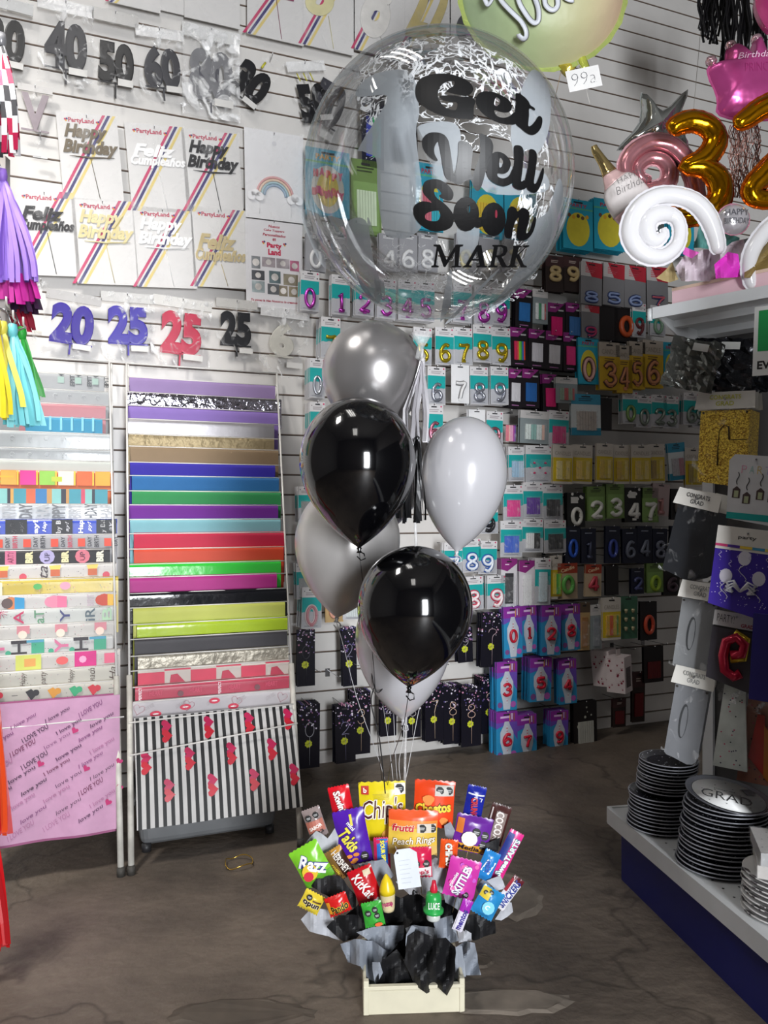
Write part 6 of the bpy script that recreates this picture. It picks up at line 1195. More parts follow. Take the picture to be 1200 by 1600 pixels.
def dtak(g, w, h, s):
    tx(g, 'Takis', -w * .12, -h * .02, h * .42, w * .4, 'E8DC4A', s, -62, .03, .1, '3A1A5A'); tx(g, 'mini', w * .02, h * .22, w * .3, h * .07, 'E8E4F0', s, -60); rr_(g, w * .02, h * .22, w * .1, h * .42, 'D8C83A', s)
    octa(g, w * .26, -h * .36, w * .14, s)
    for a, b in ((-.2, -.32), (-.05, -.4), (.02, -.3), (-.12, -.44)): g.add([(w * a + w * .1 * math.cos(t), s(w * a, h * b) - .001, h * b + h * .035 * math.sin(t)) for t in [k * .785 for k in range(8)]], [tuple(range(8))], 'D8822A')
def dcan(g, w, h, s):
    octa(g, -w * .2, h * .22, w * .17, s); octa(g, w * .2, h * .26, w * .17, s); rr_(g, -w * .45, -h * .3, w * .45, h * .1, 'B06A5A', s, .0004); tx(g, 'SABOR', 0, -h * .12, w * .7, h * .12, 'F0E8E0', s, 10); tx(g, '123', w * .1, -h * .32, w * .5, h * .12, '2A1414', s, 10)
def dgreen(g, w, h, s):
    g.add([(-w * .12 + w * .25 * math.cos(t), s(0, 0) - .0006, -h * .12 + h * .2 * math.sin(t)) for t in [k * .524 for k in range(12)]], [tuple(range(12))], 'D8B82A'); g.add([(-w * .22 + w * .16 * math.cos(t), s(0, 0) - .001, -h * .2 + h * .12 * math.sin(t)) for t in [k * .524 for k in range(12)]], [tuple(range(12))], 'C8203A')
    tx(g, 'Razz', w * .08, h * .0, h * .72, w * .42, 'F2F2F6', s, -38, .03, .1, '2A2A7A')
def dhersh(g, w, h, s): rr_(g, -w * .48, -h * .48, -w * .1, h * .5, '7A5A2A', s, .0004); tx(g, "HERSHEY'S", w * .14, 0, h * .86, w * .36, 'D9D2C8', s, -82, .02); tx(g, 'milk', -w * .28, -h * .1, h * .4, w * .16, 'E0C03A', s, -82)
def dkit(g, w, h, s): tx(g, 'KitKat', -w * .04, h * .02, h * .74, w * .4, 'F2F0EE', s, -68, .02, .15); rr_(g, w * .12, h * .26, w * .4, h * .42, 'C9B89A', s)
def dsour(g, w, h, s): rr_(g, -w * .3, -h * .46, w * .35, h * .46, '2A6AC0', s, .0005); tx(g, 'SOUR SPRAY', w * .08, 0, h * .86, w * .26, 'E8E03A', s, -86, .04, 0, '1A2A6A'); 
def dpeach(g, w, h, s):
    tx(g, 'frutti', -w * .2, h * .12, w * .44, h * .16, 'C01A30', s, 0, .03, .1, 'F2E0C0'); rr_(g, w * .08, h * .02, w * .46, h * .22, 'D2C8B8', s); octa(g, w * .18, h * .12, w * .085, s); octa(g, w * .38, h * .12, w * .085, s); tx(g, 'Peach Rings', w * .02, -h * .18, w * .86, h * .2, 'F6F0E0', s, 5, .01, .25, '8A6A1E')
def dpink(g, w, h, s): octa(g, -w * .18, 0, w * .16, s); octa(g, w * .24, .0, w * .16, s); rr_(g, -w * .45, -h * .45, w * .45, -h * .12, 'E6DCDC', s, .0004); tx(g, "pop's", 0, -h * .28, w * .7, h * .2, 'C0284A', s, 0, .03)
def dchip(g, w, h, s): tx(g, 'CHIPILO', 0, 0, h * .8, w * .4, 'F2EEE0', s, -84, .05, 0, '1E1414'); 
def dpurp(g, w, h, s):
    rr_(g, -w * .46, h * .0, -w * .28, h * .4, 'D8762A', s); rr_(g, -w * .46, -h * .48, w * .46, -h * .26, 'D89A2A', s, .0005); octa(g, w * .08, h * .1, w * .12, s); octa(g, w * .32, h * .04, w * .12, s); octa(g, w * .3, -h * .22, w * .12, s)
    g.add([(-w * .08 + w * .22 * math.cos(t), s(0, 0) - .0012, -h * .1 + h * .2 * math.sin(t)) for t in [k * .524 for k in range(12)]], [tuple(range(12))], 'E8E0D8'); tx(g, 'Media', -w * .05, -h * .36, w * .6, h * .14, '2A1A2A', s)
def dcrunch(g, w, h, s): rr_(g, -w * .42, h * .26, w * .42, h * .3, 'E0E4EE', s); pat(g, [(-w * .3, -h * .48), (w * .1, -h * .48), (w * .36, h * .2), (-w * .1, h * .22)], 'E4E4EA', s, .001); tx(g, 'CRUNCH', 0, -h * .12, h * .64, w * .36, 'B81A2E', s, -82, .05, 0, None, .002)
def dbrown(g, w, h, s): rr_(g, -w * .2, -h * .4, w * .34, h * .34, '8A7A74', s, .0005); tx(g, 'COCOA', w * .05, 0, h * .7, w * .4, 'E4DCD6', s, -84, .03); rr_(g, -w * .44, -h * .2, -w * .38, h * .4, 'D8CCC8', s)
def dswt(g, w, h, s): rr_(g, -w * .48, -h * .1, -w * .08, h * .44, '2A3A8A', s, .0005); tx(g, 'SweeTARTS', w * .12, 0, h * .76, w * .4, 'E8F2F0', s, 84, .04, 0, '1A7A8A')
def dblue(g, w, h, s): pat(g, [(-w * .35, -h * .2), (w * .2, -h * .25), (w * .38, h * .2), (-w * .2, h * .22)], 'E6EAF2', s, .001); tx(g, 'mini', 0, 0, h * .36, w * .3, '2A4AA8', s, -75, .03, 0, None, .002)
def dskit(g, w, h, s):
    rd = random.Random(2)
    for k in range(12): a, b = rd.uniform(-.4, .4) * w, rd.uniform(-.42, .42) * h; g.add([(a + .006 * math.cos(t), s(a, b) - .0007, b + .006 * math.sin(t)) for t in [q * .785 for q in range(8)]], [tuple(range(8))], rd.choice(['E85AA8', 'C04AC0', 'F09AC8']))
    tx(g, 'SKITTLES', -w * .02, -h * .02, h * .8, w * .26, 'F2F2F6', s, 74, .04, 0, '3A1A6A'); tx(g, 'gummies', -w * .26, -h * .04, h * .4, w * .14, 'F2F2F6', s, 74, .02); octa(g, w * .2, -h * .36, w * .1, s)
def dsnick(g, w, h, s): tx(g, 'SNICKERS', w * .05, -h * .0, h * .84, w * .56, '2A3A90', s, 88, .03, .2); rr_(g, -w * .5, h * .0, -w * .3, h * .4, 'A02A3A', s)
def dcand(g, w, h, s): rr_(g, -w * .48, h * .1, -w * .1, h * .46, 'D8C03A', s, .0005); octa(g, -w * .3, h * .3, w * .1, s); octa(g, -w * .1, h * .38, w * .1, s); g.add([(w * .05 + w * .26 * math.cos(t), s(0, 0) - .001, -h * .1 + h * .22 * math.sin(t)) for t in [k * .524 for k in range(12)]], [tuple(range(12))], '7AC8E0'); tx(g, 'ICE', w * .05, -h * .1, w * .4, h * .16, 'F2F6FA', s, 0, .03)
def dment(g, w, h, s): rr_(g, -w * .4, -h * .48, w * .4, h * .1, 'DCD8E4', s, .0004); tx(g, 'mentos', 0, -h * .12, h * .66, w * .5, '3A2A8A', s, 86, .04)
def dduv(g, w, h, s): octa(g, -w * .2, h * .24, w * .14, s); tx(g, 'opun', 0, -h * .1, w * .8, h * .3, '2A1A10', s, 0, .04, 0, 'F0E8C8'); rr_(g, w * .0, h * .12, w * .42, h * .2, '5A3A1A', s)
def dpanda(g, w, h, s): tx(g, 'Pando', w * .05, -h * .12, w * .76, h * .4, '1A1414', s, 4, .03, .1, 'E8C83A'); rr_(g, -w * .46, -h * .3, -w * .3, h * .3, 'E8A02A', s)
def dgr(g, w, h, s): octa(g, -w * .2, h * .12, w * .15, s); octa(g, w * .15, h * .22, w * .15, s); octa(g, w * .2, -.02 * h, w * .15, s); g.add([(w * .2 + w * .2 * math.cos(t), s(0, 0) - .001, -h * .36 + h * .08 * math.sin(t)) for t in [k * .785 for k in range(8)]], [tuple(range(8))], 'D8622A')
sweet(598, 1267, 74, 90, -2, 2.2, 'DCC81E', 'large yellow crisp bag with dark red script', dchips)
sweet(678, 1256, 64, 72, 4, 2.2, 'E8481E', 'orange cheese snack bag with yellow lettering', dcheet)
sweet(534, 1258, 34, 60, -12, 2.2, 'D01424', 'red pack with white sideways lettering, top left', dskw)
sweet(551, 1307, 50, 84, -12, 2.17, '4E1E9E', 'purple chilli crisp bag with yellow lettering', dtak)
sweet(492, 1285, 30, 46, -20, 2.19, '8A7C7A', 'small grey and pink bag with black octagons, left', dcan)
sweet(487, 1350, 50, 62, -30, 2.13, '72B82A', 'green sweet bag with white blue-edged lettering', dgreen, top=lambda u, v: '5AA02A' if v < .25 else '7AC02E')
sweet(531, 1348, 30, 48, -32, 2.13, '3A2016', 'dark brown chocolate bar with gold top', dhersh, top=lambda u, v: 'B98A3A' if v > .86 else '3A2016')
sweet(570, 1382, 40, 54, -22, 2.1, 'B8101E', 'red wafer pack with white lettering', dkit)
sweet(597, 1333, 26, 48, -2, 2.15, 'C8285A', 'blue and crimson sour sweet pack with yellow letters', dsour)
sweet(645, 1300, 78, 68, 2, 2.15, 'E8A03A', 'orange and yellow gummy ring bag in the centre', dpeach, top=lambda u, v: 'E0582A' if v > .8 else 'E88A3A' if v > .62 else 'E0BC4A' if v > .2 else 'D8B868')
sweet(657, 1347, 36, 46, -2, 2.13, 'C81E4A', 'crimson and white small bag behind the white label', dpink)
sweet(701, 1334, 28, 44, 5, 2.13, 'E0521E', 'small orange bag with white sideways lettering', dchip)
sweet(738, 1303, 58, 56, 12, 2.17, '6A2A96', 'purple and orange bag with three black octagons', dpurp)
sweet(741, 1256, 30, 56, 12, 2.2, '1E2A9A', 'dark blue chocolate bar with white and red lettering', dcrunch)
sweet(776, 1288, 32, 62, 18, 2.19, '4A2A28', 'brown chocolate bar with pale lettering, top right', dbrown)
sweet(790, 1337, 24, 82, 28, 2.16, 'E0308A', 'long pink sweet roll pack pointing right', dswt)
sweet(762, 1352, 26, 46, 25, 2.13, '2A82C8', 'light blue mini bar with white patch', dblue)
sweet(722, 1372, 50, 60, 14, 2.1, 'C83AA0', 'pink and violet gummy bag with white sideways letters', dskit)
sweet(795, 1395, 20, 56, 38, 2.12, 'E4E2E6', 'white chocolate bar with blue lettering and maroon top', dsnick, top=lambda u, v: '5A1A22' if v > .84 else 'E4E2E6')
sweet(762, 1410, 38, 46, 30, 2.08, '2A86C0', 'blue sweet bag with yellow corner', dcand)
sweet(723, 1430, 17, 50, 22, 2.05, '8A2AA0', 'slim purple and white mint roll', dment, top=lambda u, v: 'A02AA8' if v > .6 else 'DCD8E4')
sweet(487, 1409, 34, 30, 28, 2.1, 'D8C03A', 'small yellow sweet sachet at lower left', dduv)
sweet(528, 1413, 36, 30, -22, 2.08, 'C81E1E', 'small red and yellow sweet sachet at lower left', dpanda)
sweet(583, 1428, 32, 38, -12, 2.04, '3AA038', 'small green bag with three black octagons', dgr)
# cone bottle, green bottle, label card
def bottle(px, py, Y, h, parts, lab, tilt, name):
    k = Y / 1200; root = empty(name, PM(px, py, Y, tilt), lab, 'sweet', 'sweets and snacks in the bouquet')
    for nm, prof, m, lb in parts: G().lathe([(r * k, z * k) for r, z in prof], m, 20).obj(nm, root, label=lb)
    return root, k
r_, k = bottle(607, 1420, 2.07, 50, [('body', [(9, -2), (10, 2), (12, 24), (12, 26)], mat('D9C9A0', .3), 'cream printed body'), ('cone_cap', [(12.5, 25), (12, 32), (8, 44), (2, 54), (0, 55)], mat('E0C41E', .3), 'yellow cone cap')], 'cream bottle with yellow cone cap in the bouquet', -4, 'candy_bottle')
G().text('rozop', 0, .02, .028, .014, -.0215, 'B82A6A', 10, .03).obj('printed_label', r_)
r_, k = bottle(677, 1434, 2.05, 62, [('body', [(0, -2), (10, -2), (11, 0), (11, 12), (0, 12)], mat('C9CCC8', .25), 'clear bottom'), ('sleeve', [(16, 10), (16, 14), (12, 16), (12.5, 32), (11, 38), (6, 41), (0, 41)], mat('2AA04A', .3), 'green ribbed sleeve'), ('tip', [(6, 40), (6, 46), (4, 52), (3, 58), (0, 59)], mat('C8203A', .25), 'red tip')], 'green sweet bottle with red tip in the bouquet', 1, 'candy_bottle')
G().text('LUCE', 0, .042, .03, .018, -.0225, 'E8F0E8', 0, .02).obj('printed_label', r_)
root = empty('label_card', PM(632, 1326, 2.07, -8), 'white blank gift label with punched corner among the sweets', 'label')
k = 2.07 / 1200; g = G(); g.slab([(-12 * k, 0), (8 * k, 0), (18 * k, -8 * k), (18 * k, -62 * k), (-18 * k, -62 * k), (-18 * k, -8 * k)], -.001, .0015, mat('D9DEE6', .5, 0, 'paper')); g.disc(-12 * k, -5 * k, .003, -.0014, '1A1A1A', 10)
for i in range(6): g.rect(-12 * k, -(18 + 7 * i) * k, (6 - 3 * (i % 2)) * k, -(17.4 + 7 * i) * k, -.0014, 'B4B9C2')
g.obj('card', root); G().tube([(-12 * k, 0, -5 * k), (-14 * k, .01, 3 * k), (-10 * k, .03, -10 * k)], .0008, 'C9C9C9', 4).obj('string', root)
# ---------------------------------------------------------------- balloons
def latex(cx, cy, wpx, hpx, Y, m, lab, tilt=0, name='latex_balloon', to=None, strc='DADADC', knotdir=None, rough=None):
    k = Y / 1200; a = wpx / 2 * k; top = hpx * .43 * k; bot = hpx * .57 * k
    root = empty(name, PM(cx, cy, Y, tilt), lab, 'balloon', 'latex balloons of the bouquet')
    pr = []
    for i in range(15): t = math.pi / 2 * i / 14; pr.append((a * math.sin(t), top * math.cos(t)))
    for i in range(1, 15):
        t = i / 14; r_ = a * math.sqrt(max(0, 1 - t ** 2)) ** (1 + .55 * t) ; r_ = a * ((1 - t ** 1.9) ** .82); pr.append((max(r_, .005), -bot * t * .985))
    pr.append((.004, -bot)); G().lathe(pr, m, 48).obj('skin', root)
    g = G(); g.lathe([(.003, -bot + .004), (.007, -bot), (.004, -bot - .005), (.008, -bot - .012), (.0, -bot - .012)], m, 12); g.tube([(0, 0, -bot - .008), (.012, -.004, -bot - .014), (.014, -.004, -bot - .026), (.004, -.003, -bot - .03), (-.006, 0, -bot - .02)], .0018, m, 6); g.obj('knot', root)
    if to:
        e = root.matrix_world.inverted() @ P(*to); s_ = Vector((0, 0, -bot - .01)); pts = []
        for i in range(13):
            f = i / 12; q = s_.lerp(e, f); q.x += .008 * math.sin(f * 5 + cx) * math.sin(math.pi * f); pts.append(tuple(q))
        G().tube(pts, .001, mat(strc, .3), 5).obj('string', root)
    return root
BKL = mat('060608', .10, 0, 'latex', 0); WHL = mat('BEBDC1', .22, 0, 'latex', .01); SLL = mat('A9A6A6', .28, .75, 'pearl', .02)
latex(583, 585, 160, 190, 2.1, SLL, 'silver balloon at top, behind upper black balloon', 0, to=(622, 1236, 2.24), strc='C9C9CC')
latex(574, 722, 198, 230, 2.42, SLL, 'grey balloon mostly hidden right behind the upper black one', 0, to=(616, 1238, 2.24), strc='C9C9CC')
latex(543, 846, 164, 212, 2.16, mat('B9B6B4', .3, .35, 'pearl', .02), 'pearly silver balloon at lower left behind the black ones', 8, to=(606, 1236, 2.24), strc='C9C9CC')
latex(724, 742, 136, 212, 2.08, WHL, 'white balloon at the right of the bunch', 5, to=(630, 1236, 2.24), strc='E0E0E0')
latex(630, 1000, 150, 220, 2.16, WHL, 'white balloon lowest, behind lower black balloon', 0, to=(626, 1236, 2.24), strc='E0E0E0')
latex(559, 722, 182, 236, 1.9, BKL, 'glossy black balloon, upper one', -1, to=(600, 1240, 2.24), strc='1A1A1C')
latex(648, 948, 180, 222, 1.86, BKL, 'glossy black balloon, lower one', 4, to=(604, 1240, 2.24), strc='1A1A1C')
g = G()
for k, (xa, xb) in enumerate(((638, 634), (630, 622), (644, 640))): g.tube([tuple(P(xa, 640, 2.1) - P(640, 640, 2.1)), tuple(P((xa + xb) / 2 + 4, 1000, 2.2) - P(640, 640, 2.1)), tuple(P(xb, 1330, 2.14) - P(640, 640, 2.1))], .0028, clearmat('stick_film', .35, .4), 6)
# ribbon fringe under the bubble
def ribbons(x, y, x0, x1, yb, Y, cols, lab, n, seed, wd=.008):
    rd = random.Random(seed); c = P(x, y, Y); root = empty('ribbon_tassel', Matrix.Translation(c), lab, 'ribbon'); g = G()
    for k in range(n):
        e = P(x0 + (x1 - x0) * k / (n - 1), yb + rd.uniform(-8, 4), Y + rd.uniform(-.03, .03)) - c; m = mat(cols[k % len(cols)], .3, .2); vs = []
        for t in range(9):
            f = t / 8; q = Vector((e.x * min(1, f * 1.6) + .003 * math.sin(f * 6 + k), e.y * f, e.z * f)); an = k + f * 1.5; vs += [(q.x - wd / 2 * math.cos(an * .5), q.y - wd / 2 * math.sin(an * .5), q.z), (q.x + wd / 2 * math.cos(an * .5), q.y + wd / 2 * math.sin(an * .5), q.z)]
        g.add(vs, [(2 * t, 2 * t + 1, 2 * t + 3, 2 * t + 2) for t in range(8)], m)
    g.obj('ribbons', root); G().lathe([(0, .008), (.008, 0), (0, -.012)], mat(cols[0], .3), 10).obj('knot', root)
ribbons(660, 562, 634, 666, 690, 2.0, ['C9C7C9', 'B4B2B6', 'DAD8DC'], 'silver grey ribbon tassel hanging from the bubble balloon', 12, 3, .012)
ribbons(652, 684, 622, 663, 815, 1.98, ['121214', '1A1A1D', '0C0C0E'], 'black ribbon tassel below the silver ribbons', 16, 4, .012)
# ---------------------------------------------------------------- the clear bubble balloon
YBB = 1.98; cB = P(683, 284, YBB); RB = .345
def onB(px, py, f=1.0):      # point of the bubble's front facing the room
    d = Vector(((px - 600) / 1200, 1, -(py - 800) / 1200)).normalized(); o = Vector((0, 0, CAMZ)) - cB
    b = o.dot(d); c_ = o.dot(o) - (RB * f) ** 2; D_ = b * b - c_
    t = -b - math.sqrt(D_) if D_ > 0 else -b
    return o + d * t
def bubmat():
    m = bpy.data.materials.new('clear_bubble_film'); m.use_nodes = True; nt = m.node_tree; N = nt.nodes; L = nt.links; out = N['Material Output']; N.remove(N['Principled BSDF'])
    tr = N.new('ShaderNodeBsdfTransparent'); tr.inputs[0].default_value = (.975, .98, .985, 1); gl = N.new('ShaderNodeBsdfGlossy'); gl.inputs['Roughness'].default_value = .03
    lw = N.new('ShaderNodeLayerWeight'); lw.inputs[0].default_value = .35; mr = N.new('ShaderNodeMapRange'); L.new(lw.outputs['Fresnel'], mr.inputs[0]); mr.inputs[3].default_value = .012; mr.inputs[4].default_value = .6
    mx = N.new('ShaderNodeMixShader'); L.new(mr.outputs[0], mx.inputs[0]); L.new(tr.outputs[0], mx.inputs[1]); L.new(gl.outputs[0], mx.inputs[2]); L.new(mx.outputs[0], out.inputs[0]); return m
root = empty('bubble_balloon', Matrix.Translation(cB), 'big clear bubble balloon with black get well soon lettering', 'balloon')
G().lathe([(RB * math.sin(math.pi * i / 48), -RB * math.cos(math.pi * i / 48)) for i in range(49)], bubmat(), 96).obj('film', root)
BINK = mat('0B0B0D', .4)
def decal(polys, off, m, name, lab=None, smooth=True, f=1.004, cell=9):
    bm = bmesh.new()
    cu = bpy.data.curves.new('c', 'CURVE'); cu.dimensions = '2D'; cu.fill_mode = 'BOTH'
    for pl in polys:
        pts = cr(pl, 5) if smooth else pl
        sp = cu.splines.new('POLY'); sp.points.add(len(pts) - 1); sp.use_cyclic_u = True
        for i, p in enumerate(pts): sp.points[i].co = (off[0] + p[0] / off[2], -(off[1] + p[1] / off[2]), 0, 1)
    ob = bpy.data.objects.new('c', cu); me = ob.to_mesh(); bm.from_mesh(me); ob.to_mesh_clear(); bpy.data.objects.remove(ob); bpy.data.curves.remove(cu)
    xs = [v.co.x for v in bm.verts]; ys = [v.co.y for v in bm.verts]
    for ax_, lo, hi in ((0, min(xs), max(xs)), (1, min(ys), max(ys))):
        c = lo + cell
        while c < hi:
            n_ = Vector((1, 0, 0)) if ax_ == 0 else Vector((0, 1, 0)); bmesh.ops.bisect_plane(bm, geom=bm.verts[:] + bm.edges[:] + bm.faces[:], plane_co=n_ * c, plane_no=n_); c += cell
    g = G(); bm.verts.ensure_lookup_table()
    for i, v in enumerate(bm.verts): v.index = i
    g.add([tuple(onB(v.co.x, -v.co.y, f)) for v in bm.verts], [tuple(v.index for v in fc.verts) for fc in bm.faces], m); bm.free()
    return g.obj(name, root, label=lab)
A = (640, 100, 5.4545); B = (640, 240, 5.4545)
Lg = [[(50,230),(70,150),(130,105),(230,82),(340,85),(440,115),(510,155),(542,205),(530,245),(490,270),(430,264),(360,250),(315,232),(345,205),(375,185),(382,150),(340,145),(290,165),(255,205),(240,260),(255,310),(290,360),(340,385),(396,388),(402,330),(340,322),(285,308),(255,275),(300,268),(380,268),(440,280),(490,277),(540,290),(560,320),(548,370),(545,440),(535,468),(460,468),(350,455),(230,425),(130,370),(70,310)]]
Le = [[(563,300),(590,250),(650,232),(720,240),(790,270),(850,310),(872,360),(860,400),(820,415),(770,408),(725,395),(728,420),(750,445),(800,458),(850,445),(895,410),(915,440),(915,500),(880,516),(820,515),(750,498),(680,465),(610,410),(570,350)], [(740,285),(765,300),(770,330),(745,358),(722,345),(725,310)]]
Lt = [[(900,300),(905,250),(935,250),(940,225),(950,257),(985,285),(1015,320),(1030,350),(1065,375),(1065,395),(1022,378),(1018,440),(1012,525),(1040,520),(1075,480),(1095,448),(1115,445),(1132,470),(1125,530),(1095,580),(1050,605),(1000,590),(950,550),(905,505),(900,400),(905,318),(870,305),(862,282)]]
Lw = [[(105,680),(115,630),(160,590),(225,582),(290,600),(330,650),(345,720),(360,820),(375,930),(387,935),(402,860),(415,760),(422,662),(470,660),(520,690),(538,740),(530,830),(522,925),(537,950),(562,880),(592,800),(603,720),(598,600),(640,605),(690,640),(712,690),(708,750),(690,800),(670,850),(650,900),(635,970),(605,1060),(575,1082),(545,1050),(520,990),(470,1000),(430,1030),(370,1010),(310,965),(285,880),(270,780),(252,690),(245,660),(225,680),(210,720),(215,770),(240,820),(215,822),(165,790),(120,735)]]
L2 = [[(690,775),(740,748),(800,762),(850,810),(862,860),(840,915),(800,935),(752,930),(755,960),(800,975),(850,950),(885,890),(902,990),(870,1018),(810,1042),(740,1025),(685,985),(655,920),(660,840)], [(775,800),(795,830),(790,870),(767,880),(765,830)]]
L3 = [[(890,712),(910,692),(950,700),(972,740),(970,820),(960,920),(952,1000),(980,990),(1000,1045),(960,1072),(915,1065),(880,1030),(878,930),(890,820)]]
L4 = [[(1018,737),(1045,725),(1078,750),(1085,810),(1072,920),(1060,1010),(1080,1015),(1105,960),(1130,890),(1145,895),(1140,960),(1110,1050),(1075,1095),(1035,1090),(1000,1055),(985,1000),(1005,900),(1015,800)]]
S1 = [[(110,290),(130,240),(190,218),(260,225),(330,270),(372,330),(365,385),(330,402),(280,385),(250,362),(270,340),(240,302),(213,302),(212,340),(235,380),(290,420),(340,470),(372,520),(375,580),(350,630),(290,658),(210,662),(130,635),(65,575),(32,500),(45,440),(100,408),(155,410),(188,418),(150,378),(118,340)], [(237,487),(180,495),(135,520),(140,560),(190,575),(240,570),(261,530),(252,494)]]
El = lambda cx, cy, a, b, n=16: [(cx + a * math.cos(6.2832 * k / n), cy + b * math.sin(6.2832 * k / n)) for k in range(n)]
decal(Lg, A, BINK, 'letter_g'); decal(Le, A, BINK, 'letter_e'); decal(Lt, A, BINK, 'letter_t'); decal(Lw, A, BINK, 'letter_w'); decal(L2, A, BINK, 'letter_e'); decal(L3, A, BINK, 'letter_l', f=1.005); decal(L4, A, BINK, 'letter_l')
decal(S1, B, BINK, 'letter_s'); decal([El(482, 515, 112, 148), El(503, 472, 13, 36, 10)], B, BINK, 'letter_o', smooth=False); decal([El(715, 560, 106, 145), El(738, 515, 11, 36, 10)], B, BINK, 'letter_o', smooth=False, f=1.005); decal([[(560, 570), (590, 545), (630, 545), (640, 600), (600, 630), (560, 625)]], B, BINK, 'letter_joint')
decal([[(808,640),(825,560),(830,500),(842,468),(870,450),(905,465),(922,492),(960,462),(1000,475),(1020,510),(1015,590),(992,660),(1002,680),(1030,640),(1055,560),(1070,538),(1080,560),(1060,650),(1020,715),(970,742),(925,735),(912,690),(922,600),(930,545),(902,580),(880,650),(870,710),(845,725),(812,705)]], B, BINK, 'letter_n')
for nm, pl in (('letter_m', [[(205,775),(262,775),(315,905),(395,775),(458,775),(455,790),(430,795),(417,955),(440,958),(438,970),(355,970),(358,957),(383,955),(388,835),(305,967),(290,967),(243,830),(225,950),(250,957),(248,970),(183,970),(185,957),(205,950),(230,795),(203,790)]]),
               ('letter_a', [[(577,780),(612,780),(642,955),(662,958),(660,970),(570,970),(572,957),(597,952),(590,912),(528,912),(507,950),(530,957),(528,970),(455,970),(458,957),(477,950)], [(538,898),(588,898),(577,832)]]),
               ('letter_r', [[(705,778),(790,778),(830,795),(835,830),(815,865),(785,880),(825,955),(845,960),(843,970),(788,970),(745,885),(733,885),(723,950),(750,957),(748,970),(668,970),(670,957),(690,950),(718,795),(705,790)], [(752,795),(780,793),(798,810),(795,845),(770,866),(740,868)]]),
               ('letter_k', [[(880,785),(955,785),(953,797),(930,800),(920,860),(985,800),(965,795),(967,783),(1020,780),(1018,793),(995,800),(935,860),(975,950),(1000,957),(998,970),(950,970),(908,885),(895,950),(914,957),(912,970),(835,970),(838,957),(855,950),(885,800)]])): decal(pl, B, BINK, nm, smooth=False)
# white paint smears and scratches on the film
def smear(name, alpha, sc, cutlo, cuthi, stretch, line=False, col='A9AEB2'):
    m = bpy.data.materials.new(name); m.use_nodes = True; nt = m.node_tree; N = nt.nodes; L = nt.links; out = N['Material Output']; b = N['Principled BSDF']; b.inputs['Base Color'].default_value = lin('F4F5F6' if line else col); b.inputs['Roughness'].default_value = .5
    tr = N.new('ShaderNodeBsdfTransparent'); mx = N.new('ShaderNodeMixShader'); tc = N.new('ShaderNodeTexCoord'); mp = N.new('ShaderNodeMapping'); mp.inputs['Scale'].default_value = stretch; nz = N.new('ShaderNodeTexNoise'); nz.inputs['Scale'].default_value = sc; nz.inputs['Detail'].default_value = 5; nz.inputs['Distortion'].default_value = .8
    L.new(tc.outputs['Object'], mp.inputs[0]); L.new(mp.outputs[0], nz.inputs['Vector']); mr = N.new('ShaderNodeMapRange'); L.new(nz.outputs['Fac'], mr.inputs[0]); mr.inputs[1].default_value = cutlo; mr.inputs[2].default_value = cuthi; mr.inputs[3].default_value = 0; mr.inputs[4].default_value = alpha
    if line:
        ma = N.new('ShaderNodeMath'); ma.operation = 'SUBTRACT'; L.new(nz.outputs['Fac'], ma.inputs[0]); ma.inputs[1].default_value = .5; mb = N.new('ShaderNodeMath'); mb.operation = 'ABSOLUTE'; L.new(ma.outputs[0], mb.inputs[0]); L.new(mb.outputs[0], mr.inputs[0]); mr.inputs[3].default_value = alpha; mr.inputs[4].default_value = 0
    L.new(mr.outputs[0], mx.inputs[0]); L.new(tr.outputs[0], mx.inputs[1]); L.new(b.outputs[0], mx.inputs[2]); L.new(mx.outputs[0], out.inputs[0]); return m
SOL = smear('milky_paint', .84, 7, .26, .42, (1, 1, .35)); SPL = smear('scratched_paint', .95, 34, .02, .045, (1, 1, .6), True); SPL2 = smear('scribbled_paint', .8, 22, .010, .028, (1, 1, 1.8), True); SPH = smear('streaked_paint', .8, 9, .44, .5, (1, 1, .3))
Z0 = (0, 0, 1)
decal([[(556,150),(580,118),(640,112),(655,170),(650,210),(660,300),(660,350),(640,370),(622,372),(600,362),(590,300),(588,250),(575,240),(566,236),(560,232),(585,190),(605,150)]], Z0, SOL, 'paint_smear', 'broad milky smear left of the lettering', f=.996)
decal([[(498,150),(556,100),(560,160),(560,330),(553,330),(553,200),(540,150)]], Z0, SPH, 'paint_smear', f=.996)
decal([[(541,352),(560,340),(575,352),(582,400),(596,450),(590,475),(565,450),(548,400)]], Z0, SOL, 'paint_smear', 'solid white smear low at left', f=.996)
decal([[(800,190),(830,110),(858,140),(858,200),(840,240),(820,235),(812,290),(802,240)]], Z0, SOL, 'paint_smear', 'pale smear right of the top word', f=.997)
decal([[(856,330),(872,280),(880,300),(870,360),(850,400),(820,440),(790,470),(760,490),(790,450),(820,400),(830,350)]], Z0, SOL, 'paint_smear', 'white smear along the lower right rim', f=.996)
decal([[(650,200),(700,190),(720,210),(712,280),(700,320),(668,300),(650,250)]], Z0, SPH, 'paint_smear', f=.995)
decal([[(715,355),(748,352),(742,400),(728,412),(720,400)]], Z0, SOL, 'paint_smear', 'white smear under the last big word', f=.995)
decal([[(700,430),(706,428),(704,470),(694,496),(688,498)]], Z0, SOL, 'paint_drip', f=.995); decal([[(768,430),(778,424),(740,465),(706,500),(700,500)]], Z0, SOL, 'paint_drip', f=.995); decal([[(574,350),(580,350),(592,400),(602,460),(590,470)]], Z0, SPH, 'paint_drip', f=.995)
decal([[(560,110),(590,80),(640,62),(720,58),(790,90),(830,130),(850,190),(800,180),(760,160),(720,150),(690,140),(650,150),(640,190),(600,200),(560,180)]], Z0, SPL, 'scratched_patch', 'dense fine white scratches across the crown', f=.994)
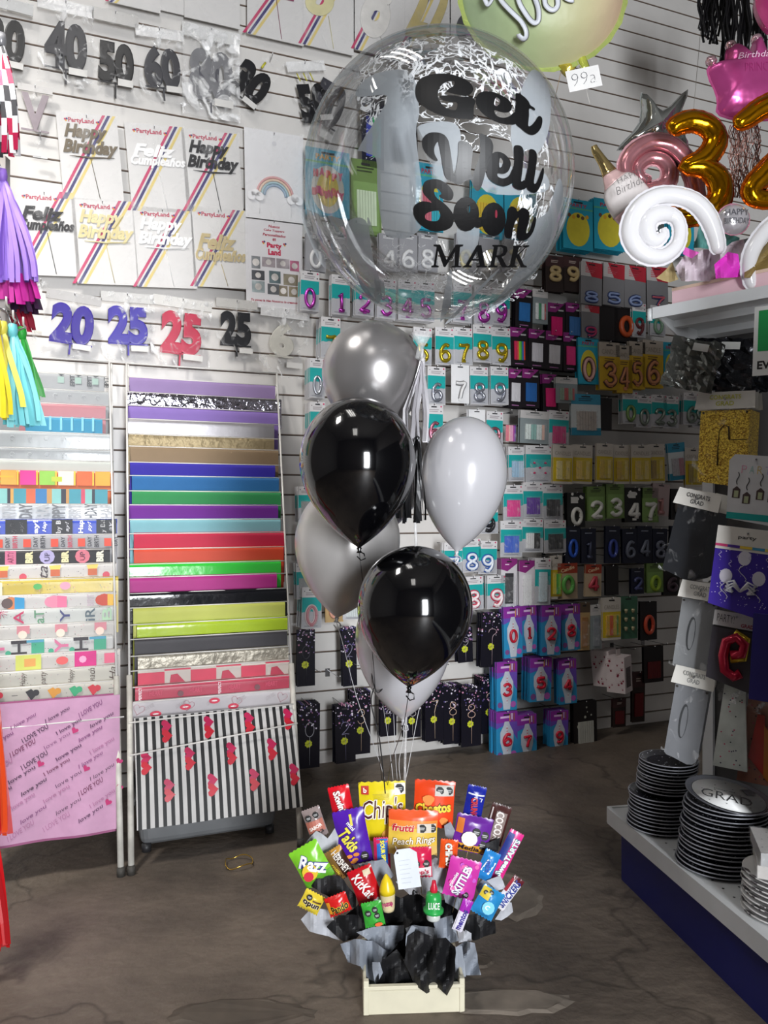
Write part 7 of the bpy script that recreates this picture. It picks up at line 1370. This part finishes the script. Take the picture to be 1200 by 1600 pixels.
decal([[(560,115),(600,80),(680,60),(790,90),(830,135),(850,200),(850,260),(780,240),(700,230),(655,200),(610,230),(580,250),(565,200)]], Z0, SPL2, 'scratched_patch', f=.990)
decal([[(470,330),(500,335),(540,350),(545,420),(510,420),(490,390)]], Z0, SPH, 'paint_smear', f=.994); decal([[(810,300),(862,290),(870,340),(840,400),(820,420),(800,380)]], Z0, SPL, 'scratched_patch', f=.993)
decal([[(600,380),(700,390),(760,400),(840,420),(790,480),(700,500),(600,480)]], Z0, smear('faint_scratches', .7, 26, .004, .02, (1, 1, .8), True), 'scratched_patch', f=.993)
decal([[(750,250),(800,260),(850,270),(850,300),(760,300)]], Z0, SPH, 'paint_smear', f=.993)
g = G(); e = P(658, 528, YBB) - cB
g.tube([tuple(e + Vector((0, 0, .01))), tuple(e + Vector((.0, 0, -.02))), tuple(P(652, 560, 2.0) - cB)], [.03, .009, .006], clearmat('neck_film', .3, .5, 30, 'F4F4F4', .1), 12); g.obj('neck', root, label='gathered clear film neck')
g = G(); g.tube([tuple(P(660, 545, 2.0) - cB), tuple(P(645, 700, 2.02) - cB), tuple(P(650, 850, 2.05) - cB), tuple(P(636, 1050, 2.1) - cB), tuple(P(632, 1240, 2.24) - cB)], .004, clearmat('stick_film', .35, .4), 8); g.obj('clear_stick', root)
# black curling ribbons by the strings
for k, L_ in enumerate(([(577, 1020), (582, 1060), (590, 1082), (602, 1070), (600, 1066)], [(584, 1075), (580, 1100), (592, 1150), (598, 1200), (602, 1240)])):
    c = P(*L_[0], 2.08); g = G(); g.tube([tuple(P(a, b, 2.08) - c) for a, b in cr(L_, 5, False)], .0018, mat('141416', .3), 5); g.obj('curling_ribbon', mx=Matrix.Translation(c), label=['black curled ribbon loop beside the lower black balloon', 'black ribbon strand falling to the sweets'][k], cat='ribbon')

# ceiling lamp fixtures above the frame
for nm, x, y in (('aisle', -.59, 1.7), ('door side', -.3, -1.3), ('left side', -1.74, 1.5)):
    root = empty('ceiling_lamp', Matrix.Translation((x, y, 4.66)), 'white fluorescent ceiling lamp, %s one' % nm, 'lamp'); G().box(-.32, .32, -.65, .65, .02, .08, mat('D9D9D6', .5)).obj('housing', root)
